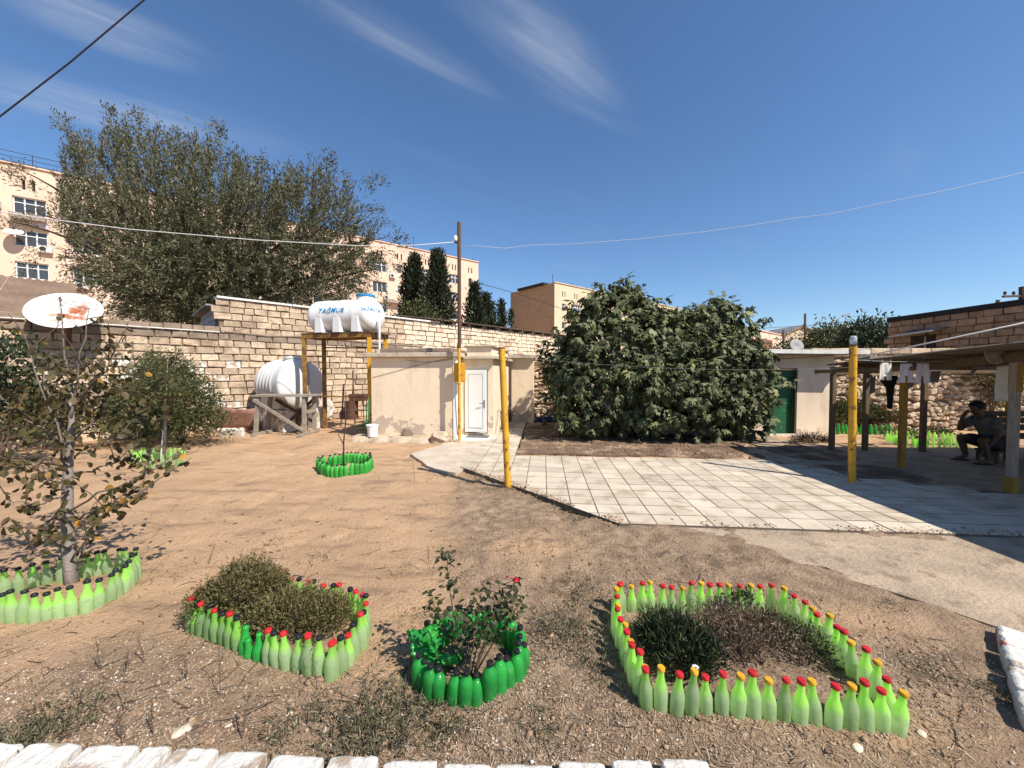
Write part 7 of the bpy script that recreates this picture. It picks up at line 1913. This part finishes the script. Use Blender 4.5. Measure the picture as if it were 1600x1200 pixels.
# soil inside the beds is darker
for nm, pl in (('large bed', [(1018, 1090), (1080, 1102), (1200, 1112), (1330, 1122), (1380, 1120), (1290, 1040), (1225, 972), (1060, 968), (1000, 985), (1000, 1040)]), ('rose ring', [(690, 1075), (740, 1082), (790, 1062), (805, 1030), (770, 1000), (715, 998), (690, 1030)])):
    pts_ = [G(a, b) for a, b in pl]; cx_ = sum((p for p in pts_), Vector()) / len(pts_); q = MB(); rings = 7; vs = [Vector((cx_.x, cx_.y, gz(cx_.x, cx_.y) + 0.012))]; m = len(pts_); fs = []
    for r_ in range(1, rings + 1):
        for p in pts_:
            xy = cx_.lerp(p, r_ / rings); lift = 0.012 if r_ < rings else -0.02
            vs.append(Vector((xy.x, xy.y, gz(xy.x, xy.y) + lift)))
    for k in range(m): fs.append((0, 1 + k, 1 + (k + 1) % m))
    for r_ in range(1, rings):
        for k in range(m): a, b = 1 + (r_ - 1) * m, 1 + r_ * m; fs.append((a + k, b + k, b + (k + 1) % m, a + (k + 1) % m))
    q.add(vs, fs); tag(q.build('soil_bed', pmat('bed_soil_' + nm[:4], (0.17, 0.115, 0.078), (0.28, 0.195, 0.13), scale=14, rough=0.95, bump=0.8, bscale=60, fine=0.3, spec=0.1), None, smooth=True), kind='structure')
# rose
rbp = G(733, 1062); rose = root('rose_bush', rbp, 'straggly rose bush with one red bloom inside the emerald bottle ring', 'rose bush')
M_ro = leaf_mat('rose_leaf', (0.035, 0.045, 0.02), (0.085, 0.088, 0.035), (0.26, 0.24, 0.04), trans=0.25, c3at=0.95)
canes = [((735, 1060, 2.07), (705, 980, 2.06), (697, 862, 2.12)), ((738, 1060, 2.07), (760, 980, 2.05), (806, 908, 2.02)), ((738, 1062, 2.07), (770, 1000, 2.0), (825, 925, 1.98)), ((733, 1060, 2.07), (740, 980, 2.1), (755, 918, 2.15)), ((731, 1062, 2.07), (700, 990, 2.05), (668, 925, 2.05)), ((735, 1062, 2.08), (735, 1000, 2.12), (728, 940, 2.2)), ((733, 1065, 2.05), (720, 1010, 1.98), (715, 950, 1.95)), ((737, 1062, 2.07), (775, 970, 2.1), (785, 925, 2.15)), ((735, 1062, 2.06), (745, 1000, 2.0), (765, 950, 1.95))]
rc_, rdv = [], []
for ci, (a, b, c) in enumerate(canes):
    a, b, c = P(*a), P(*b), P(*c); q = MB(); q.tube([bez(a, b, c, k / 7) for k in range(8)], [0.0055 * (1 - k / 9) for k in range(8)], 6); q.build('cane', M_twig if ci % 2 else M_dk, rose, smooth=True)
    for k in range(58):
        t = 0.38 + 0.62 * rnd.random() ** 0.7 if ci else (rnd.choice((0.75, 0.85, 0.95, 1.0)) + rnd.uniform(-0.05, 0.02))
        rc_.append(bez(a, b, c, min(1, t)) + Vector((rnd.gauss(0, 0.025), rnd.gauss(0, 0.03), rnd.gauss(0, 0.02)))); rdv.append(Vector((rnd.gauss(0, 1), rnd.gauss(0, 1), rnd.gauss(-0.25, 0.5))))
rc_, rdv = np.array(rc_), np.array(rdv)
leaves('foliage', rc_, rdv, nrm(np.array((0, 0, 0.8)) + 0.6 * rng.normal(size=rc_.shape)), rng.uniform(0.024, 0.048, len(rc_)), rng.uniform(0.015, 0.028, len(rc_)), T_OVAL, M_ro, rose, kind='stuff')
M_red = pmat('red_petal', (0.55, 0.012, 0.02), (0.4, 0.01, 0.015), scale=60, rough=0.6)
for px_, py_, Y_, s in ((806, 907, 2.02, 0.019), (793, 902, 2.04, 0.009)):
    p = P(px_, py_, Y_); q = MB()
    for ly in range(3):
        for k in range(5):
            a = 2 * math.pi * k / 5 + ly; u = Vector((math.cos(a), math.sin(a), 0)); w = Vector((-math.sin(a), math.cos(a), 0)); r_ = s * (1 - 0.26 * ly); z0_ = s * (0.1 + 0.25 * ly)
            q.add([p + u * r_ * 0.3 + Vector((0, 0, -s * 0.5)), p + u * r_ * 0.9 - w * r_ * 0.6 + Vector((0, 0, z0_)), p + u * r_ * 0.95 + w * r_ * 0.6 + Vector((0, 0, z0_)), p + u * r_ * 0.62 + Vector((0, 0, z0_ + s * 0.55))], [(0, 1, 2), (1, 3, 2)])
    q.build('bloom', M_red, rose)
# bare sapling
sb = G(537, 735); sap = root('bare_sapling', sb, 'thin leafless sapling inside the bright green bottle ring', 'sapling')
q = MB(); q.tube([sb, P(537, 690, sb.y), P(540, 660, sb.y), P(540, 610, sb.y)], [0.016, 0.013, 0.011, 0.005], 8); q.build('trunk', M_barkd, sap, smooth=True)
q = MB(); q.tube([P(537, 695, sb.y), P(529, 680, sb.y), P(528, 668, sb.y)], [0.009, 0.007, 0.003], 6); q.build('branch', M_barkd, sap, smooth=True)
for a, b in (((540, 660), (546, 640)), ((537, 712), (516, 705))):
    q = MB(); q.tube([P(a[0], a[1], sb.y), P(b[0], b[1], sb.y)], [0.005, 0.002], 5); q.build('branch', M_barkd, sap)
# staked young tree
sb = G(256, 722); st_ = root('staked_tree', sb, 'slim young tree with narrow leaves tied to a white stake inside the lime ring', 'tree')
q = MB(); q.tube([sb, P(258, 670, sb.y), P(259, 620, sb.y), P(262, 560, sb.y)], [0.026, 0.022, 0.017, 0.008], 8); q.build('trunk', M_bark, st_, smooth=True)
q = MB(); q.tube([G(251, 722), P(255, 672, sb.y)], 0.012, 6); q.build('stake', M_coping, st_)
lb_c, lb_d = [], []
for k in range(26):
    z = rnd.uniform(625, 560); a = P(260, z + 30, sb.y); b = P(258 + rnd.gauss(0, 34), z - rnd.uniform(5, 30), sb.y + rnd.gauss(0, 0.35)); c = b + Vector((rnd.gauss(0, 0.2), rnd.gauss(0, 0.2), -rnd.uniform(0.1, 0.5))); q = MB(); q.tube([bez(a, b, c, j / 4) for j in range(5)], [0.008, 0.006, 0.005, 0.004, 0.002], 5); q.build('branch', M_twig, st_)
    for j in range(80):
        t = rnd.uniform(0.25, 1.05); lb_c.append(bez(a, b, c, t) + Vector((rnd.gauss(0, 0.07), rnd.gauss(0, 0.07), rnd.gauss(0, 0.07)))); lb_d.append(Vector((rnd.gauss(0, 0.7), rnd.gauss(0, 0.7), -0.5)))
lb_c, lb_d = np.array(lb_c), np.array(lb_d)
leaves('crown', lb_c, lb_d, rdir(len(lb_c)), rng.uniform(0.06, 0.11, len(lb_c)), rng.uniform(0.018, 0.03, len(lb_c)), T_DIA, M_md, st_, kind='stuff')
# bushes along the left wall
c = G(268, 700); shrub('wall_bush', 'dense mid-green bush at the wall behind the staked tree', 'bush', (c.x, c.y + 0.3, 0), [((0, 0, 0.8), (0.85, 0.6, 0.85)), ((-0.85, 0.1, 0.8), (0.8, 0.6, 0.85)), ((0.55, -0.1, 0.45), (0.6, 0.5, 0.5)), ((-0.4, 0, 1.5), (0.6, 0.5, 0.6)), ((-0.9, -0.2, 0.35), (0.7, 0.45, 0.4)), ((0.1, -0.25, 0.35), (0.8, 0.45, 0.4))], 13000, (0.06, 0.11), (0.02, 0.036), M_md, clump=0.09, stems=10, up=-0.2)
c = G(190, 690); shrub('wall_bush', 'dark bush behind the wilting tree at the left wall', 'bush', (c.x, c.y + 0.4, 0), [((0, 0, 0.6), (0.7, 0.5, 0.7)), ((0.6, 0, 0.5), (0.6, 0.5, 0.6))], 4200, (0.05, 0.09), (0.022, 0.036), M_dk, clump=0.09, stems=8)
c = G(5, 742); shrub('wall_bush', 'dark green bush at the left edge of the picture', 'bush', (c.x - 0.1, c.y, 0), [((0, 0, 0.9), (0.7, 0.7, 0.9)), ((0.15, 0, 1.75), (0.5, 0.6, 0.6)), ((-0.7, 0, 1.0), (0.7, 0.7, 1.0))], 5200, (0.05, 0.09), (0.03, 0.05), M_dk, T=T_OVAL, clump=0.09, stems=10)
c = G(100, 705); shrub('wall_bush', 'yellowing bush between the left edge and the wilting tree', 'bush', (c.x, c.y, 0), [((0, 0, 0.55), (0.8, 0.5, 0.55)), ((-0.7, 0, 0.7), (0.6, 0.5, 0.7))], 3000, (0.05, 0.085), (0.03, 0.05), leaf_mat('yellowing_leaf', (0.07, 0.065, 0.02), (0.16, 0.12, 0.04), (0.3, 0.2, 0.05), trans=0.3), T=T_OVAL, clump=0.1, stems=10, shell=0.3)
# shrubs by the rubble wall
c = G(1328, 674); shrub('wall_shrub', 'green shrub behind the bottle row at the rubble wall', 'shrub', (c.x, c.y, 0), [((0, 0, 0.45), (0.6, 0.3, 0.42)), ((-0.5, 0, 0.4), (0.4, 0.3, 0.4)), ((0.55, 0, 0.35), (0.4, 0.3, 0.33))], 3600, (0.05, 0.09), (0.03, 0.05), M_md, T=T_OVAL, clump=0.07, stems=8)
c = G(1378, 675); shrub('wall_shrub', 'low shrub with reddish flowers at the rubble wall', 'shrub', (c.x, c.y, 0), [((0, 0, 0.3), (0.4, 0.25, 0.28))], 1100, (0.05, 0.09), (0.03, 0.05), leaf_mat('flowering_leaf', (0.06, 0.07, 0.025), (0.13, 0.10, 0.04), (0.42, 0.06, 0.03), trans=0.3, c3at=0.86), T=T_OVAL, clump=0.07, stems=5)
c = G(1530, 672); shrub('climbing_vine', 'grey-green creeper hanging over the right end of the rubble wall', 'creeper', (c.x - 0.1, 10.75, 0), [((0, 0, 1.5), (0.5, 0.2, 0.6)), ((0.4, 0, 1.0), (0.4, 0.2, 0.9)), ((-0.35, 0, 1.75), (0.4, 0.2, 0.3))], 3000, (0.05, 0.09), (0.03, 0.05), M_ol, clump=0.08, stems=5)
# plants filling the sunlit bed
c = G(1440, 686); shrub('bed_plant', 'low green planting inside the sunlit bottle bed behind the pergola', 'plant', (c.x, c.y + 0.15, 0), [((-0.4, 0, 0.1), (0.5, 0.3, 0.12)), ((0.4, 0, 0.1), (0.6, 0.3, 0.12))], 900, (0.04, 0.07), (0.02, 0.04), M_md, clump=0.05, stems=4)
c = G(1268, 690); shrub('uprooted_weed', 'heap of dark pulled weeds beside the outbuilding path', 'weeds', (c.x - 0.3, c.y - 0.3, 0.04), [((0, 0, 0.03), (0.45, 0.2, 0.09))], 900, (0.05, 0.1), (0.01, 0.02), M_dry, clump=0.05, stems=5)

# ------------------------------------------------------------------ far trees
def cone_tree(name, label, px_, ybase, ytop, wpx, Y, n=5000, lean=0.0, ragged=0.25, group=None, mat=M_cyp):
    b = P(px_, 575, Y); t = P(px_, ytop, Y); H_ = t.z; wr = wpx / 2 * Y / FPX
    rt = root(name, (b.x, Y, 0), label, 'tree', group)
    q = MB(); q.tube([(b.x, Y, -0.1), (b.x, Y, H_ * 0.4), (b.x + lean, Y, H_ * 0.95)], [0.22, 0.14, 0.03], 7); q.build('trunk', M_barkd, rt)
    m = n // 12; h = rng.uniform(0.12, 1, m) ** 0.8; a = rng.uniform(0, 2 * np.pi, m); prof_ = np.interp(h, [0.1, 0.3, 0.55, 0.8, 1.0], [0.85, 1.0, 0.82, 0.45, 0.04])
    rr = wr * prof_ * rng.uniform(0.55, 1.0, m) * (1 + ragged * rng.normal(size=m))
    p = np.stack([b.x + lean * h + rr * np.cos(a), Y + rr * np.sin(a), H_ * h], 1)
    cs = 0.035 * H_
    C = (p[:, None] + cs * rng.normal(size=(m, 12, 3)) * np.array((0.5, 0.5, 1.0))).reshape(-1, 3)
    D = (np.stack([np.cos(a), np.sin(a), np.full(m, 1.3)], 1)[:, None] + 0.4 * rng.normal(size=(m, 12, 3))).reshape(-1, 3)
    k = C[:, 2] < H_ * 1.03; C, D = C[k], D[k]
    leaves('crown', C, D, rdir(len(C)), rng.uniform(0.2, 0.42, len(C)), rng.uniform(0.07, 0.13, len(C)), T_DIA, mat, rt, kind='stuff')
gy = 'conifers behind the wall'
cone_tree('cypress_tree', 'slim dark cypress with pointed top left of the pole', 650, 500, 404, 34, 30, 6000, group=gy)
cone_tree('cypress_tree', 'thin cypress spire leaning against the taller left cypress', 638, 500, 420, 24, 31, 3500, group=gy)
cone_tree('conifer_tree', 'broad ragged dark conifer just left of the rusty pole', 685, 500, 399, 52, 28, 8500, ragged=0.42, group=gy)
cone_tree('conifer_tree', 'stout dark conifer just right of the rusty pole', 742, 505, 447, 42, 30, 4500, ragged=0.4, group=gy)
cone_tree('conifer_tree', 'rounded dark conifer right of the stout one', 759, 508, 463, 36, 31, 3500, ragged=0.4, group=gy)
cone_tree('conifer_tree', 'small conifer nearest the cream block', 784, 510, 473, 22, 32, 1800, ragged=0.5, group=gy)
cone_tree('cypress_tree', 'tiny thin cypress in the gap before the cream block', 799, 510, 487, 10, 33, 700, ragged=0.4, group=gy)
cone_tree('conifer_tree', 'small far spire just beside the rounded conifer', 773, 510, 476, 9, 34, 700, ragged=0.3, group=gy)
def far_bush(name, label, px_, ytop, wpx, Y, n, mat, L=(0.14, 0.28)):
    b = P(px_, 560, Y); t = P(px_, ytop, Y); wr = wpx / 2 * Y / FPX; Hc = t.z
    return shrub(name, label, 'tree', (b.x, Y, 0), [((0, 0, Hc * 0.62), (wr, wr, Hc * 0.38)), ((-wr * 0.5, 0, Hc * 0.45), (wr * 0.6, wr * 0.6, Hc * 0.3)), ((wr * 0.5, 0, Hc * 0.5), (wr * 0.6, wr * 0.6, Hc * 0.32))], n, L, (L[0] * 0.45, L[1] * 0.5), mat, clump=0.3, stems=6, stem_mat=M_barkd, crown='crown')
far_bush('yellow_green_bush', 'yellow-green bush below the cypresses behind the wall', 655, 468, 70, 26, 3200, M_md)
far_bush('leafy_tree', 'mid-green round tree behind the outbuilding roof', 1292, 508, 70, 26, 4200, M_md)
far_bush('leafy_tree', 'dark round tree against the brown house corner', 1355, 499, 76, 22, 4600, M_dk)
far_bush('leafy_tree', 'low dark hedge-like tree beyond the outbuilding roof', 1232, 530, 60, 30, 2200, M_dk)
far_bush('leafy_tree', 'dark foliage low behind the lettered tank', 612, 492, 44, 24, 1500, M_dk)

# ------------------------------------------------------------------ weeds
def weeds(name, label, spots, mat, Lr, Wr, up=1.0):
    C, D, L_, W_ = [], [], [], []
    for px_, py_, spread, n, s in spots:
        g0 = G(px_, py_); rad = spread * g0.y / FPX
        x = g0.x + rad * rng.normal(size=n) * 0.55; y = g0.y + rad * rng.normal(size=n) * 0.55
        k = ~pav_mask(x, y) & (y > 1.2); x, y = x[k], y[k]; m = len(x)
        C.append(np.stack([x, y, hz0(x, y) - 0.003 + np.abs(rng.normal(size=m)) * 0.012 * s], 1)); D.append(np.stack([0.8 * rng.normal(size=m), 0.8 * rng.normal(size=m), np.full(m, up) * rng.uniform(0.2, 1.2, m)], 1))
        L_.append(rng.uniform(Lr[0], Lr[1], m) * s); W_.append(rng.uniform(Wr[0], Wr[1], m))
    C, D, L_, W_ = [np.concatenate(z) for z in (C, D, L_, W_)]
    return tag(leaves(name, C, D, rdir(len(C)), L_, W_, T_DIA, mat), label, 'weeds', kind='stuff')
M_weed = leaf_mat('grey_green_weed', (0.085, 0.085, 0.045), (0.19, 0.175, 0.10), (0.30, 0.25, 0.16), trans=0.2, c3at=0.85)
weeds('weeds', 'patches of grey-green creeping weeds on the bare soil',
      [(600, 1120, 85, 800, 1.3), (560, 1150, 60, 420, 1.3), (660, 1095, 60, 480, 1.3), (490, 1110, 30, 160, 1), (890, 990, 60, 600, 1.4), (905, 930, 50, 400, 1.2), (930, 1040, 35, 260, 0.9), (1390, 938, 45, 550, 0.8), (1440, 1040, 40, 240, 0.7), (60, 1140, 50, 500, 1.2), (130, 1120, 35, 200, 1), (20, 1170, 30, 250, 1.4), (430, 1150, 35, 160, 1), (1290, 1000, 30, 150, 0.7), (700, 1140, 40, 260, 0.9), (850, 1140, 60, 300, 0.8),
       (590, 665, 30, 250, 1.5), (600, 690, 30, 160, 1.2), (740, 750, 30, 220, 1.2), (700, 742, 22, 160, 1.2), (770, 770, 25, 160, 1), (880, 795, 22, 200, 1), (905, 810, 18, 140, 1), (340, 690, 40, 300, 1.6), (450, 678, 14, 80, 1.4), (560, 700, 14, 60, 1), (420, 850, 40, 90, 0.8), (500, 870, 25, 110, 0.8), (400, 865, 25, 70, 1.0), (1560, 1090, 30, 200, 0.8), (650, 960, 40, 140, 0.7), (630, 890, 30, 60, 0.7), (820, 830, 50, 130, 0.7), (980, 870, 60, 160, 0.7), (760, 745, 12, 60, 1.2), (800, 768, 10, 60, 1.2), (840, 783, 12, 60, 1.0), (940, 815, 14, 70, 1.0), (300, 800, 60, 60, 0.8), (460, 790, 60, 60, 0.8), (560, 830, 60, 60, 0.8), (660, 800, 50, 80, 0.8), (740, 860, 60, 160, 0.8), (250, 900, 50, 60, 0.8), (1100, 880, 60, 120, 0.7)], M_weed, (0.015, 0.05), (0.003, 0.007))
M_sprig = leaf_mat('dry_sprig', (0.06, 0.05, 0.03), (0.13, 0.105, 0.06), trans=0.2)
for i, (px_, py_, hgt, lab) in enumerate(((160, 1048, 52, 'tallest dry sprig left of the shrub bed'), (196, 1050, 32, 'short dry sprig beside the tallest one on the left'), (226, 1035, 40, 'dry sprig with bare top left of the shrub bed'), (290, 1062, 36, 'leafy dry sprig below the shrub bed corner'), (344, 1085, 70, 'long dry sprig before the shrub bed'), (325, 880, 30, 'curled dry seedling above the shrub bed'), (496, 1075, 60, 'dry sprig in front of the lime corner bottles'), (1495, 1128, 28, 'lone dry sprig right of the large bed'), (670, 880, 26, 'dry stalk behind the tall rose cane'), (648, 752, 34, 'thin dry stalk left of the leaning yellow post'), (240, 1150, 60, 'dry sprig by the third kerb stone'), (190, 1165, 55, 'dry sprig growing at the left kerb'), (378, 1155, 70, 'tall thin dry stalk above the kerb'))):
    b = G(px_, py_); b.z = gz(b.x, b.y) - 0.005; t = P(px_ + rnd.uniform(-12, 12), py_ - hgt, b.y); rt = root('dry_sprig', b, lab, 'weed', 'dry sprigs on the bare soil')
    mid = b.lerp(t, 0.5) + Vector((rnd.gauss(0, 0.01), 0, 0)); q = MB(); q.tube([bez(b, mid, t, k / 5) for k in range(6)], [0.0025, 0.0022, 0.002, 0.0016, 0.0013, 0.001], 5); q.build('stem', M_twig, rt)
    n_ = 40; tt_ = rng.uniform(0.25, 1, n_); C = np.array([tuple(bez(b, mid, t, float(u))) for u in tt_]) + 0.006 * rng.normal(size=(n_, 3))
    leaves('foliage', C, rdir(n_) + np.array((0, 0, 0.5)), rdir(n_), rng.uniform(0.008, 0.02, n_), rng.uniform(0.003, 0.006, n_), T_DIA, M_sprig, rt, kind='stuff')
n = 70; fx = qb.x + rng.normal(size=n) * 0.75 + 0.5; fy = qb.y + rng.normal(size=n) * 0.8 + 0.5
fl2 = leaves('shed_leaves', np.stack([fx, fy, hz0(fx, fy) + 0.004], 1), nrm(np.stack([rng.normal(size=n), rng.normal(size=n), 0.15 * rng.normal(size=n)], 1)), nrm(np.stack([0.3 * rng.normal(size=n), 0.3 * rng.normal(size=n), np.ones(n)], 1)), rng.uniform(0.025, 0.06, n), rng.uniform(0.02, 0.04, n), T_OVAL, bpy.data.materials['dead_fig_leaf'])
tag(fl2, 'withered leaves shed on the soil around the wilting tree', 'leaves', kind='stuff')
tx, ty = scatter_px(420, 0, 1500, 745, 1150); k = ~pav_mask(tx, ty); tx, ty = tx[k], ty[k]
tag(straws('dead_twigs', tx, ty, rng.uniform(0.06, 0.22, len(tx)), rng.uniform(0.003, 0.007, len(tx)), M_barkd, lift=0.006, tilt=0.12), 'short dark dead twigs lying across the yard', 'twigs', kind='stuff')
# a few loose stones on the soil
for i, (px_, py_, s, lab) in enumerate(((283, 1142, 0.032, 'pale flat stone lying above the kerb on the left'), (357, 1131, 0.014, 'small round pale stone above the kerb'), (1340, 1170, 0.02, 'small stone below the large bed'), (1440, 1145, 0.018, 'small stone at the right of the large bed'), (452, 1112, 0.014, 'small pale stone below the shrub bed'))):
    g0 = G(px_, py_); tag(boulder('loose_stone', (g0.x, g0.y, gz(g0.x, g0.y) + s * 0.15), s * 1.3, s, s * 0.45, M_stone_pale, seed=80 + i, rz=0.6), lab, 'stone')
print('tiles', ntile, 'bottles', nb, 'objects', len(scene.objects))
